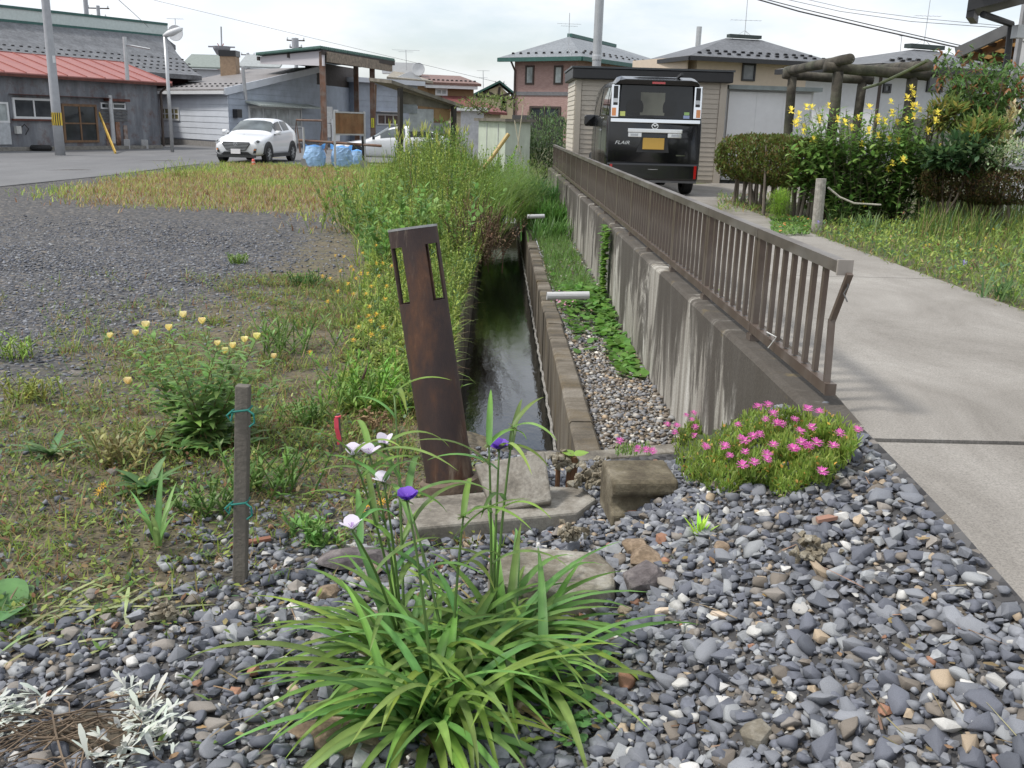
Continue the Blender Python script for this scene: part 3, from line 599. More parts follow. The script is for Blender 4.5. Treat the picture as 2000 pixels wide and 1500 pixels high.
rubble(1115, 1085, .085, 'mortar_lump', 'crumbly mortar lump lying on the pale stone slab', CEM, 14, 5, .9)
rubble(1180, 935, .08, 'mortar_lump', 'mortar lump wedged between the stems and the grooved block', CEM, 12, 6, .6)
rubble(1588, 1100, .085, 'mortar_lump', 'pebbly mortar clump alone on the grey gravel below the pink flowers', CEM, 16, 7)
rubble(320, 1218, .075, 'mortar_lump', 'small pebbly mortar clump on the gravel left of the strappy plant', CEM, 14, 8)
for (px, py, d, m, lab, sd) in [((1265), 1100, (.15, .12, .07), BRN, 'brown flat rock behind the purplish rock beside the pale stone slab', 1), (1240, 1078, (.11, .09, .06), BRN, 'pinkish brown rock touching the corner of the pale stone slab', 2),
        (1262, 1145, (.17, .13, .1), PUR, 'purplish porous rock right of the pale stone slab', 3), (1406, 1084, (.10, .065, .06), BRN, 'smooth brown oval stone beside the small bright green grass tuft', 4),
        (690, 1105, (.3, .14, .09), PUR, 'dark grey long rock behind the strappy plant', 5), (640, 1165, (.11, .08, .06), BRN, 'tan stone left of the strappy plant', 6),
        (655, 1450, (.27, .16, .06), BRN, 'broad brown flat rock under the front leaves of the strappy plant', 7), (1480, 1442, (.09, .08, .06), LIME, 'pale pitted stone on the gravel near the bottom edge', 8)]:
    c = onground(px, py); lump(c+np.array([0, 0, d[2]*.25]), d, m, 'rock', lab, 'rock', seed=sd, rz=sd*1.3)
for (px, py, l, a, lab) in [(1295, 1203, .07, .1, 'smooth cream elongated pebble at the right end of the strappy plant'), (1405, 1213, .06, -.2, 'pale pink white pebble lying right of the cream elongated pebble'), (1700, 932, .06, .3, 'cream pebble at the lower right rim of the pink flowers')]:
    c = onground(px, py); lump(c+np.array([0, 0, .018]), (l, .026, .026), mat('cream_pebble', (.62, .5, .38), .6), 'pebble', lab, 'pebble', seed=int(px), rz=a, rough=.05)
m_ = MB(); c = onground(480, 1075); m_.prism([c+np.array(v) for v in ((-.05, -.03, .02), (.09, .05, .02), (.08, .075, .02), (-.06, 0, .02))], (0, 0, .012)); m_.build('tile_shard', mat('terracotta', (.25, .11, .07), .8), label='flat reddish tile shard behind the wooden stake', cat='tile shard')
m_ = MB(); c = onground(1610, 1035); m_.prism([c+np.array(v) for v in ((-.03, -.02, .03), (.035, -.01, .04), (.02, .03, .03), (-.025, .02, .025))], (0, 0, .012)); m_.build('tile_shard', mat('terracotta2', (.33, .18, .13), .8), label='reddish square tile shard on the gravel below the pink flowers', cat='tile shard')
# cut stems with a heart leaf
cs = thing('cut_stems', 'cut brown stems with one heart shaped leaf beside the tilted block', 'plant', onground(1110, 950))
for (a, b_, r) in (((1088, 955), (1090, 912), .012), ((1112, 960), (1121, 892), .014), ((1108, 955), (1112, 905), .012), ((1118, 958), (1126, 896), .01)):
    Y = onground(1110, 985)[1]+.17; m_ = MB(); m_.tube([aty(*a, Y)+np.array([0, 0, -.05]), aty(*b_, Y)], r, 7); m_.build('stem', mat('stem_brown', (.16, .08, .04), .7), cs)
s_ = Soup(); tip = aty(1122, 888, onground(1110, 985)[1]+.18); s_.blades([tip]*2, [2.8, .2], .07, .075, 1.2, .5, (.2, .32, .06), 4, [.5, 1, .95, .6, .05]); s_.blades([tip-np.array([0, 0, .03])], [.1], .06, .05, 1.9, .7, (.12, .22, .04), 4, [.5, 1, .95, .6, .05]); s_.build('leaf', LEAF, cs)
# ---- wooden stake with green twine
GREY = mat('grey_wood', (.14, .125, .105), .85, var=.35, scale=14, sc=(1, 1, .12), bmp=.4, bscale=60, dirt=(.075, .065, .055), dirt_amt=.6, dscale=6, dsc=(1, 1, .3))
st = onground(466, 1138); sp_ = aty(475, 752, st[1]+.03)
stk = thing('wooden_stake', 'grey square wooden stake tied with green twine, standing in the gravel', 'stake', st)
m_ = MB(); m_.bar(st-np.array([0, 0, .1]), sp_, .048, .042, up=(0, 1, 0)); m_.build('shaft', GREY, stk, bevel=.004)
TW = mat('green_twine', (.01, .17, .14), .7, var=.3)
for fr, sd in ((.88, 1), (.42, 2)):
    r_ = random.Random(sd); cpt = np.array(st)*(1-fr)+np.array(sp_)*fr; m_ = MB(); h = .027
    m_.tube([cpt+np.array(v) for v in ((-h, -h, 0), (h, -h, .008), (h, h, .006), (-h, h, -.004), (-h-.002, -h, .004), (-h-.02, -h-.006, -.012), (-h-.006, -h-.01, -.03), (-h, -h-.004, -.005))], .0042, 6)
    m_.tube([cpt+np.array(v) for v in ((h, -h, .006), (h+.02, -h-.008, -.005), (h+.022, -h-.01, -.035), (h+.004, -h-.012, -.05))], .0035, 6); m_.build('twine', TW, stk)
# ---- survey peg with pink ribbon
pg = onground(668, 890); pgt = aty(660, 808, pg[1]+.01)
peg = thing('survey_peg', 'thin wooden survey peg with a pink ribbon', 'peg', pg); m_ = MB(); m_.tube([pg-np.array([0, 0, .03]), pgt], .009, 8); m_.build('peg', GREY, peg)
PINK = mat('pink_ribbon', (.8, .09, .14), .5, var=.1); m_ = MB(); a = pgt-np.array([0, 0, .02])
m_.tube([a+np.array((.012*math.cos(k), .012*math.sin(k), .002*k-.004)) for k in np.linspace(0, 6.4, 9)], .005, 5); m_.build('knot', PINK, peg)
m_ = MB(); pts = [(-.008, -.012, 0), (-.006, -.016, -.05), (.004, -.014, -.1), (.006, -.013, -.14)]
V_ = []
for p_ in pts: V_ += [a+np.array(p_)+np.array((-.011, 0, 0)), a+np.array(p_)+np.array((.011, .002, 0))]
m_.add(V_, [(0, 1, 3, 2), (2, 3, 5, 4), (4, 5, 7, 6)]); o = m_.build('ribbon_tail', PINK, peg); sm = o.modifiers.new('thick', 'SOLIDIFY'); sm.thickness = .0015
m_ = MB(); r0 = onground(682, 802); m_.tube([r0-np.array([0, 0, .03]), aty(720, 708, r0[1]+.25)], .008, 6); m_.build('rusty_rod', mat('dark_rust', (.08, .04, .03), .8), label='thin dark rusty rod slanting out of the weeds left of the steel post', cat='rod')
# ---- white drain pipes across the ditch bank
PVC = mat('grey_pvc', (.5, .5, .5), .35, var=.08)
for (a, b_, Y, lab) in (((1068, 578), (1138, 572), None, 'pale grey plastic drain pipe sticking out over the ditch by the ivy'), ((1030, 423), (1062, 425), None, 'small pale drain pipe over the ditch further back')):
    p0 = atx(*a, .46); r = .036 if Y is None and a[0] > 1050 else .032; xe = .84 if a[0] > 1050 else .72; pth = [p0, (xe, p0[1]+.03, p0[2]+.01)]
    m_ = MB(); m_.tube(pth, r, 14, caps=False); m_.tube([p0+np.array([.002, 0, 0]), (xe-.01, p0[1]+.03, p0[2]+.01)], r*.86, 14, caps=True); m_.build('drain_pipe', PVC, smooth_=False, label=lab, cat='pipe')
# ================================================================== STRAPPY PLANT (foreground)
sw = thing('spiderwort', 'large strappy green plant with white and purple flowers in the gravel', 'plant', onground(850, 1400))
crowns = [(850, 1430, 84), (780, 1320, 60), (970, 1300, 70), (880, 1350, 60), (1030, 1360, 22)]
SWC = np.array((.082, .162, .05))
def sw_leaf(P_, az, ln, wd, lean, curl, side=0):
    s_ = Soup(); c = SWC*rnd.uniform(.62, 1.35)*np.array([rnd.uniform(.82, 1.35), 1, rnd.uniform(.75, 1.2)])
    s_.blades([P_], [az], [ln], [wd], [lean], [curl], c, 10, [.7, .95, 1, 1, .95, .88, .78, .64, .47, .28, .03], tipc=c*np.array([1.25, 1.1, .8]), side=side, fold=.22); s_.build('leaf', LEAF, sw, smooth_=True)
for (cx, cy, n) in crowns:
    c = onground(cx, cy)
    for i in range(n):
        az = rnd.uniform(0, 2*PI); inner = rnd.random()**.65
        sw_leaf(c+np.array([rnd.gauss(0, .035), rnd.gauss(0, .035), -.01]), az, rnd.uniform(.36, .64), rnd.uniform(.026, .036), .2+.75*(1-inner), rnd.uniform(1.0, 2.2), rnd.uniform(-.25, .25))
for _ in range(14):
    c = onground(*rnd.choice(crowns)[:2]); s_ = Soup(); cb_ = np.array((.3, .24, .11))*rnd.uniform(.6, 1.2)
    s_.blades([c+np.array([rnd.gauss(0, .05), rnd.gauss(0, .05), 0])], [rnd.uniform(0, 6.28)], [rnd.uniform(.2, .36)], [.018], [rnd.uniform(.9, 1.2)], [rnd.uniform(.5, .9)], cb_, 6, [.7, 1, 1, .9, .7, .4, .05], fold=.3); s_.build('dead_leaf', DRY, sw, smooth_=True)
STEMC = (.09, .16, .04)
fl = [((690, 892), 2.55, 'w', (790, 1290)), ((722, 890), 2.6, 'w', (790, 1290)), ((752, 872), 2.75, 'w', (880, 1340)), ((750, 945), 2.5, 'w', (790, 1290)), ((688, 1036), 2.3, 'w', (790, 1290)), ((795, 980), 2.35, 'p', (850, 1420)), ((975, 880), 2.8, 'p', (960, 1275)),
      ((1003, 835), 2.8, 'n', (960, 1275)), ((770, 770), 2.9, 'n', (790, 1290)), ((955, 870), 2.7, 'n', (960, 1275)), ((905, 1010), 2.6, 'n', (880, 1340))]
for (pp, Y, kind, cr) in fl:
    c = onground(*cr); tp = aty(*pp, Y); mid = (c*.45+tp*.55)+np.array([(tp[0]-c[0])*-.18, 0, .06])
    path = [(c*(1-t)**2+mid*2*t*(1-t)+tp*t*t) for t in np.linspace(0, 1, 9)]
    m_ = MB(); m_.tube(path, [.0055-.0003*k for k in range(9)], 6); m_.build('stem', mat('stem_green', STEMC, .5) if 'stem_green' not in bpy.data.materials else bpy.data.materials['stem_green'], sw, smooth_=True)
    for k in (3, 5, 7, 8):
        for _ in range(1 if k < 8 else 2): sw_leaf(path[k], rnd.uniform(0, 2*PI), rnd.uniform(.16, .32), .02, rnd.uniform(.5, 1.0), rnd.uniform(.8, 1.7), rnd.uniform(-.2, .2))
    s_ = Soup(); s_.blades(np.repeat([tp], 7, 0), U(0, 6.28, 7), .022, .009, U(.4, 1.5, 7), 1.0, (.12, .15, .06), 3, [.4, 1, .9, .2]); s_.build('buds', LEAF, sw)
    if kind != 'n':
        s_ = Soup(); pc = (.72, .66, .76) if kind == 'w' else (.2, .09, .52); n_ = 3 if kind == 'w' else 7
        s_.blades(np.repeat([tp+np.array([0, -.006, .008])], n_, 0), np.arange(n_)*2*PI/n_+rnd.uniform(-.4, .4)+(0 if n_ == 3 else U(-.2, .2, n_)), (.042 if n_ == 3 else .038), .042, U(.25, .9, n_), .6, pc, 5, [.2, .75, 1, 1, .8, .25])
        o = s_.build('flower', FLOWER, sw, smooth_=True, label='white flower with a lilac centre' if kind == 'w' else 'violet blue flower')
        s2 = Soup(); s2.blades(np.repeat([tp+np.array([0, -.008, .01])], 9, 0), U(0, 6.28, 9), .016, .0025, U(.1, .8, 9), .3, (.35, .2, .6) if kind == 'p' else (.4, .28, .5), 2, [1, 1, .8]); s2.build('stamens', FLOWER, o)
# ================================================================== ICE PLANT
ip = thing('ice_plant', 'cushion of succulent leaves covered in pink daisy flowers at the wall end', 'plant', onground(1470, 900))
s_ = Soup(); tips = []
outl = [(1312, 852), (1325, 905), (1350, 935), (1440, 950), (1560, 945), (1620, 925), (1665, 880), (1680, 850), (1640, 812), (1530, 795), (1420, 795), (1345, 815)]
def inpoly(x, y, P_):
    c = False; j = len(P_)-1
    for i in range(len(P_)):
        if ((P_[i][1] > y) != (P_[j][1] > y)) and x < (P_[j][0]-P_[i][0])*(y-P_[i][1])/(P_[j][1]-P_[i][1])+P_[i][0]: c = not c
        j = i
    return c
def ip_pt(px, py, up=0.):
    h = onground(px, min(946, py+26))+np.array([0, 0, .075+.025*math.sin(px*.05)*math.cos(py*.08)-.06*max(0, (py-915)/35)+up]); return atz(px, py, h[2])
bs = []
for _ in range(7000):
    px, py = rnd.uniform(1305, 1690), rnd.uniform(790, 952)
    if inpoly(px, py, outl): bs.append(ip_pt(px, py))
bs = np.array(bs); n = len(bs); bs[:, 2] -= U(0, .05, n)
s_.blades(bs, U(0, 6.28, n), U(.02, .042, n), U(.005, .009, n), U(0, .9, n), U(-.3, .5, n), jit((.1, .155, .03), n, .35), 2, [1, 1, .25], tipc=jit((.15, .195, .04), n, .2), fold=.3)
dn = n//14; s_.blades(bs[:dn]+np.array([0, 0, .012]), U(0, 6.28, dn), .014, .012, U(.2, 1, dn), .5, jit((.38, .22, .06), dn), 2, [.6, 1, .2])
s_.build('foliage', LEAF, ip)
# soil-dark mound under the leaves
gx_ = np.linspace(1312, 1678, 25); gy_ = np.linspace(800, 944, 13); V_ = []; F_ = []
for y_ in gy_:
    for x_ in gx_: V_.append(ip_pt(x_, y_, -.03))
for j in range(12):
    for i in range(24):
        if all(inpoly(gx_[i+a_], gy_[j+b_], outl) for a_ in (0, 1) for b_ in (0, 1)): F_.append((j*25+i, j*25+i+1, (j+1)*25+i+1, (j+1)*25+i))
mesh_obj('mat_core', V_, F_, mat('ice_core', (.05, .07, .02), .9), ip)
MAG = np.array((.62, .13, .42))
ipf = [(1340, 812), (1322, 832), (1303, 830), (1357, 852), (1378, 806), (1351, 820), (1405, 815), (1377, 872), (1430, 787), (1465, 792), (1447, 856), (1455, 862), (1470, 853), (1425, 891), (1455, 884), (1450, 910), (1380, 875), (1495, 820), (1500, 792), (1527, 830), (1510, 870), (1480, 796), (1550, 878), (1565, 865), (1577, 800), (1552, 820), (1595, 866), (1575, 872), (1628, 872), (1640, 848), (1675, 840), (1605, 922), (1600, 805), (1550, 877), (1318, 845)]+[(rnd.uniform(1330, 1650), rnd.uniform(800, 905)) for _ in range(14)]
def daisy(P_, r, col, ccol, name, parent, n=18, tilt=(0, 0), pw=.24):
    s_ = Soup(); az = np.arange(n)*2*PI/n+rnd.uniform(0, 1); s_.blades(np.repeat([P_], n, 0), az, r*U(.88, 1.08, n), r*pw, U(.9, 1.35, n)+tilt[0]*np.cos(az-tilt[1]), .25, jit(col, n, .15, .05), 2, [.35, 1, .55])
    o = s_.build(name, FLOWER, parent); c = Soup(); c.blades(np.repeat([P_+np.array([0, 0, .003])], 8, 0), np.arange(8)*.785, r*.2, r*.2, 1.2, .6, ccol, 2, [.8, 1, .4]); c.build('flower_centre', FLOWER, o); return o
for (px, py) in ipf:
    daisy(ip_pt(px, py, .03), .0235*rnd.uniform(.8, 1.15), MAG, (.75, .6, .55), 'flower', ip, 18, (.35, -PI/2))
ip2 = thing('ice_plant', 'little sprig of pink daisies behind the grooved concrete block', 'plant', onground(1240, 895))
ff = [(1210, 862), (1245, 878), (1262, 880), (1275, 882)]
s_ = Soup(); bb = np.array([atz(rnd.uniform(1200, 1272), rnd.uniform(872, 892), .02) for _ in range(120)]); s_.blades(bb, U(0, 6.28, 120), U(.03, .05, 120), .006, U(0, .8, 120), .2, jit((.12, .19, .05), 120), 2, [1, 1, .2]); s_.build('foliage', LEAF, ip2)
for f_ in ff: daisy(atz(*f_, .08), .026, MAG, (.75, .6, .55), 'flower', ip2, 16, (.5, -PI/2))
# ================================================================== EVENING PRIMROSE AND OTHER LEAFY PLANTS
def leafy(s_, base, tip, n, ll, lw, col, bow=.1, stem_r=.004, lean=(.7, 1.2), curl=.8, stemc=(.13, .1, .05), grow=.4, prof=LANCE, start=.1):
    base = np.array(base, float); tip = np.array(tip, float); mid = (base+tip)/2+np.array([rnd.uniform(-1, 1), rnd.uniform(-1, 1), .4])*bow*np.linalg.norm(tip-base)
    t = np.linspace(0, 1, 7)[:, None]; c = base*(1-t)**2+mid*2*t*(1-t)+tip*t*t; s_.stems(c[:-1], c[1:], stem_r*np.linspace(1, .5, 6), stemc)
    t = (start+(1-start)*(np.arange(n)+.5)/n)[:, None]; p = base*(1-t)**2+mid*2*t*(1-t)+tip*t*t
    sc = (1-(1-grow)*t[:, 0]); s_.blades(p, np.arange(n)*2.4+rnd.uniform(0, 6), ll*sc*U(.75, 1.2, n), lw*sc, U(*lean, n), curl*U(.6, 1.3, n), jit(col, n), 4, prof); return c[-1]
def yellow_cup(P_, parent, r=.028, col=(.75, .52, .1)):
    s_ = Soup(); s_.blades(np.repeat([P_], 4, 0), np.arange(4)*PI/2+rnd.uniform(0, 1), r, r*1.0, .25, .5, jit(col, 4, .1, .05), 3, [.3, .9, 1, .7]); return s_.build('flower', FLOWER, parent)
ep = thing('evening_primrose', 'bushy evening primrose with pale yellow flowers growing in the lot', 'plant', onground(400, 870))
s_ = Soup(); base = onground(400, 870)
tips = [(215, 660), (285, 640), (265, 655), (330, 645), (358, 620), (395, 632), (440, 690), (425, 675), (455, 680), (478, 668), (502, 662), (535, 700), (250, 750), (310, 720), (550, 745), (520, 800)]
for i, (tx, ty) in enumerate(tips):
    tp = aty(tx, ty, base[1]+rnd.uniform(-.2, .35)); leafy(s_, base+np.array([rnd.gauss(0, .03), rnd.gauss(0, .03), 0]), tp, 40, .165, .046, (.13, .21, .065), .05, .004)
    if i < 13: yellow_cup(tp, ep, rnd.uniform(.026, .036) if i != 12 else .04, (.8, rnd.uniform(.66, .74), rnd.uniform(.28, .42)))
for _ in range(80):
    a = rnd.uniform(0, 6.28); s_.blades([base+np.array([rnd.gauss(0, .14), rnd.gauss(0, .1), 0])], [a], .2, .045, .8, .9, jit((.085, .145, .045), 1), 4, LANCE)
s_.build('foliage', LEAF, ep)
def rosette(px, py, n, ln, wd, col, name, label, lean=(.7, 1.2), prof=LANCE, cat='plant', curl=.7, group=None):
    b = onground(px, py); t = thing(name, label, cat, b, group); 
    for i in range(n):
        s_ = Soup(); s_.blades([b], [rnd.uniform(0, 6.28)], [ln*rnd.uniform(.7, 1.2)], [wd*rnd.uniform(.8, 1.1)], [rnd.uniform(*lean)], [curl], jit(col, 1), 6, [.3, .8, 1, 1, .8, .5, .05] if prof is LANCE else prof, fold=.1); s_.build('leaf', LEAF, t, smooth_=True)
    return t
rosette(290, 960, 22, .2, .045, (.07, .13, .05), 'thistle', 'dark leafy rosette in front of the evening primrose', (.6, 1.1))
rosette(100, 890, 18, .2, .035, (.09, .15, .065), 'weed', 'grey green leafy weed rosette at the left side of the lot', (.6, 1.1))
rosette(310, 1075, 9, .32, .024, (.13, .22, .07), 'daylily', 'young pale green strappy shoot left of the wooden stake', (.1, .8))
rosette(1365, 1055, 22, .1, .013, (.27, .4, .06), 'grass_tuft', 'bright yellow green grass tuft right of the grooved block', (.1, .7), curl=.3)
rosette(20, 1195, 4, .17, .13, (.06, .115, .045), 'squash_plant', 'broad leaf plant cut by the left edge of the picture', (.9, 1.2), [.4, .9, 1, 1, .9, .6, .1])
rosette(1000, 1460, 7, .09, .03, (.2, .3, .06), 'weed', 'small yellowish weed under the front of the strappy plant', (.7, 1.1))
rosette(700, 1330, 9, .09, .03, (.1, .18, .06), 'weed', 'small round leaved weed at the left foot of the strappy plant', (.7, 1.1))
cv = thing('clover', 'patch of round clover leaves at the right foot of the strappy plant', 'plant', onground(1110, 1390))
s_ = Soup(); bb = np.array([onground(rnd.gauss(1110, 40), rnd.gauss(1385, 45))+np.array([0, 0, rnd.uniform(.01, .05)]) for _ in range(90)])
for k in range(3): s_.blades(bb, U(0, 6.28, 90), .02, .022, 1.2, .3, jit((.09, .19, .06), 90), 3, [.4, 1, 1, .5])
s_.build('foliage', LEAF, cv)
# silver leaved clumps (dusty miller) pulled out and lying at the lower left
SIL = (.48, .5, .45)
def silver(px, py, n, ln, label):
    b = onground(px, py); t = thing('dusty_miller', label, 'plant', b)
    s_ = Soup(); bb = b+np.column_stack([rng.normal(0, ln*.5, n), rng.normal(0, ln*.5, n), U(.005, .06, n)]); az = U(0, 6.28, n)
    s_.blades(bb, az, U(.6, 1.2, n)*ln, ln*.2, U(.5, 1.3, n), U(.2, .8, n), jit(SIL, n, .12, .04), 4, [.3, .6, .9, 1, .4])
    for k in (-.7, .7): s_.blades(bb+np.column_stack([np.cos(az), np.sin(az), .4+0*az])*ln*.4, az+k, U(.3, .5, n)*ln, ln*.1, U(.7, 1.3, n), .3, jit(SIL, n, .12, .04), 2, [.6, 1, .4])
    s_.build('leaves', leaf_mat('silver_leaf', .8, .15, .1) if 'silver_leaf' not in bpy.data.materials else bpy.data.materials['silver_leaf'], t); return t
silver(285, 1438, 34, .075, 'large silver white leafy clump uprooted on the gravel'); silver(255, 1375, 16, .05, 'small silver white sprig lying above the large silver clump')
silver(30, 1410, 26, .08, 'silver white leafy clump at the left edge above the dry roots'); silver(235, 1495, 22, .08, 'withered silvery clump at the bottom edge'); silver(325, 1478, 8, .05, 'tiny silver sprig right of the withered clump')
rt = thing('dead_roots', 'tangle of dry brown roots and stems at the lower left corner', 'roots', onground(110, 1450)); m_ = MB(); b0 = onground(130, 1455)
for i in range(45):
    a = rnd.gauss(.25, .9); p0 = b0+np.array([rnd.gauss(0, .1), rnd.gauss(0, .05), rnd.uniform(.01, .05)]); ln = rnd.uniform(.12, .42); pth = []
    for k in range(6): f_ = k/5-.5; pth.append(p0+np.array([math.cos(a)*ln*f_+rnd.gauss(0, .008), math.sin(a)*ln*f_+rnd.gauss(0, .008), .03*math.sin(PI*(k/5))+rnd.gauss(0, .005)]))
    m_.tube(pth, rnd.uniform(.0012, .003), 4)
m_.build('roots', mat('root_brown', (.15, .11, .075), .9, var=.5), rt); lump(b0+np.array([.06, .02, .012]), (.3, .16, .06), SOILD, 'soil_ball', '', '', rt, seed=9, part=True)
cl = thing('cut_leaves', 'heap of wilted cut strap leaves lying on the gravel at the left', 'cut leaves', onground(170, 1200)); s_ = Soup()
for _ in range(46):
    b = onground(rnd.gauss(170, 70), rnd.gauss(1195, 35))+np.array([0, 0, rnd.uniform(.01, .03)]); s_.blades([b], [rnd.gauss(.7, .6)+PI*rnd.randrange(2)], rnd.uniform(.1, .22), .013, 1.45, .25, jit((.24, .27, .13), 1), 4, [.6, 1, 1, .8, .1])
s_.build('leaves', LEAF, cl)
# ================================================================== BUILDINGS
class Fac:
    """vertical wall plane through two surveyed points"""
    def __init__(s, a, b):
        s.a = np.array([a[0], a[1], 0.]); d = np.array([b[0]-a[0], b[1]-a[1], 0.]); s.len = np.linalg.norm(d); s.u = d/s.len
        s.n = np.array([s.u[1], -s.u[0], 0.])
        if s.n@(EYE-s.a) < 0: s.n = -s.n
    def uz(s, px, py, off=0.):
        d = ray(px, py); o = s.a+s.n*off; t = ((o-EYE)@s.n)/(d@s.n); p = EYE+d*t; return float((p-s.a)@s.u), float(p[2])
    def w(s, u, z, off=0.): return s.a+s.u*u+s.n*off+np.array([0, 0, z])
    def p(s, px, py, off=0.): return s.w(*s.uz(px, py, off), off)
    def box(s, m, u0, z0, u1, z1, o0, o1):
        m.prism([s.w(u0, z0, o0), s.w(u1, z0, o0), s.w(u1, z1, o0), s.w(u0, z1, o0)], s.n*(o1-o0)); return m
    def rect(s, px0, py0, px1, py1, off=0): u0, z1 = s.uz(px0, py0, off); u1, z0 = s.uz(px1, py1, off); return min(u0, u1), min(z0, z1), max(u0, u1), max(z0, z1)
    def window(s, par, px0, py0, px1, py1, fm, gm, n=2, fw=.06, sill=None, name='window', rows=1, off=0.):
        u0, z0, u1, z1 = s.rect(px0, py0, px1, py1); m = MB()
        for a in ((u0, z0, u1, z0+fw), (u0, z1-fw, u1, z1), (u0, z0+fw, u0+fw, z1-fw), (u1-fw, z0+fw, u1, z1-fw)): s.box(m, *a, off-.02, off+.06)
        for k in range(1, n): uu = u0+(u1-u0)*k/n; s.box(m, uu-fw*.35, z0+fw, uu+fw*.35, z1-fw, off-.02, off+.05)
        for k in range(1, rows): zz = z0+(z1-z0)*k/rows; s.box(m, u0+fw, zz-fw*.3, u1-fw, zz+fw*.3, off-.02, off+.045)
        wn = m.build(name, fm, par)
        for k in range(n):
            for r in range(rows):
                m = MB(); s.box(m, u0+(u1-u0)*k/n+fw*.4, z0+(z1-z0)*r/rows+fw*.3, u0+(u1-u0)*(k+1)/n-fw*.4, z0+(z1-z0)*(r+1)/rows-fw*.3, off+.005, off+.02); m.build('pane', gm, wn)
        if sill: m = MB(); s.box(m, u0-.1, z0-.08, u1+.1, z0-.005, off-.02, off+.12); m.build('sill', sill, wn)
        return wn
    def boards(s, par, poly, pitch, m, name='siding_board', off=0., th=.03, gap=.006):
        zs = [z for u, z in poly]; z = min(zs)
        while z < max(zs)-.01:
            c = clipz(poly, z, z+pitch-gap)
            if len(c) >= 3:
                b = MB(); k = len(c); V = [s.w(u, zz, off) for u, zz in c]+[s.w(u, zz, off+th*(1-.6*(zz-z)/pitch)) for u, zz in c]
                b.add(V, [list(range(k))[::-1], list(range(k, 2*k))]+[(i, (i+1) % k, k+(i+1) % k, k+i) for i in range(k)]); b.build(name, m, par)
            z += pitch
def clipz(poly, z0, z1):
    def half(P_, f):
        out = []
        for i in range(len(P_)):
            a, b = P_[i], P_[(i+1) % len(P_)]; fa, fb = f(a), f(b)
            if fa >= 0: out.append(a)
            if (fa >= 0) != (fb >= 0): t = fa/(fa-fb); out.append((a[0]+(b[0]-a[0])*t, a[1]+(b[1]-a[1])*t))
        return out
    return half(half(poly, lambda p: p[1]-z0), lambda p: z1-p[1])
def glass(name, c=(.03, .035, .04), r=.08): 
    m, t, b, L = base_mat(name); n = noise(t, 1.5, 3); rr = ramp(t, [(.3, tuple(x*.6 for x in c)), (.7, tuple(x*1.6 for x in c))]); L(n.outputs[0], rr.inputs[0]); L(rr.outputs[0], b.inputs['Base Color'])
    b.inputs['Roughness'].default_value = r; b.inputs['Specular IOR Level'].default_value = .45; return m
GL = glass('window_glass'); GLP = glass('frosted_glass', (.3, .32, .33), .35); GLC = glass('curtained_glass', (.33, .36, .36), .12)
WHT = mat('white_frame', (.62, .63, .64), .5, var=.06); ALU = mat('aluminium', (.45, .46, .47), .4, .5, var=.1); BLK = mat('black_metal', (.018, .018, .02), .4, var=.2); BRD = mat('brown_dark', (.05, .035, .028), .6)
WOODB = mat('brown_wood', (.17, .1, .055), .75, var=.3, scale=8, sc=(1, 1, .2))
def roof_mat(name, col, rows=3.0, var=.2):
    m, t, b, L = base_mat(name); n1 = noise(t, 1.4, 6, .65); r1 = ramp(t, [(.3, tuple(c*(1-var) for c in col)), (.7, tuple(c*(1+var) for c in col))]); L(n1.outputs[0], r1.inputs[0])
    n2 = noise(t, 7, 4, .7, (1, 1, 1)); r2 = ramp(t, [(.35, (.75,)*3), (.65, (1.2,)*3)]); L(n2.outputs[0], r2.inputs[0])
    c = mixc(t, 1.0, r1.outputs[0], r2.outputs[0], 'MULTIPLY')
    tc_ = N(t, 'ShaderNodeTexCoord'); wv_ = N(t, 'ShaderNodeTexWave'); wv_.bands_direction = 'Z'; wv_.wave_profile = 'SAW'; wv_.inputs['Scale'].default_value = rows; L(tc_.outputs['Object'], wv_.inputs['Vector'])
    L(c, b.inputs['Base Color']); b.inputs['Roughness'].default_value = .55; bump(t, b, wv_.outputs[0], .5, .03); return m
def guards(par, quad, rows, n, m, s=.16, h=.08):
    """snow guards: rows of little bent brackets standing on a roof plane; quad = eaveL, eaveR, ridgeR, ridgeL"""
    q = [np.array(p) for p in quad]; s *= .62; h *= .5; nr = np.cross(q[1]-q[0], q[3]-q[0]); nr /= np.linalg.norm(nr); nr = nr if nr[2] > 0 else -nr; mb = MB()
    ev = (q[1]-q[0])/np.linalg.norm(q[1]-q[0]); sv = np.cross(nr, ev)
    for r, f in enumerate(rows):
        for k in range(n):
            g = (k+.5+.5*(r % 2))/n
            if g > .99: continue
            a = q[0]*(1-g)+q[1]*g; b = q[3]*(1-g)+q[2]*g; p = a*(1-f)+b*f
            mb.prism([p+ev*s/2+nr*.01, p-ev*s/2+nr*.01, p-ev*s*.35+nr*h, p+ev*s*.35+nr*h], sv*.06)
    o = mb.build('snow_guards', m, par); tag(o, kind='stuff'); return o
def roofslab(par, pts, m, th=.09, name='roof'): b = MB(); b.prism(pts, (0, 0, -th)); return b.build(name, m, par)
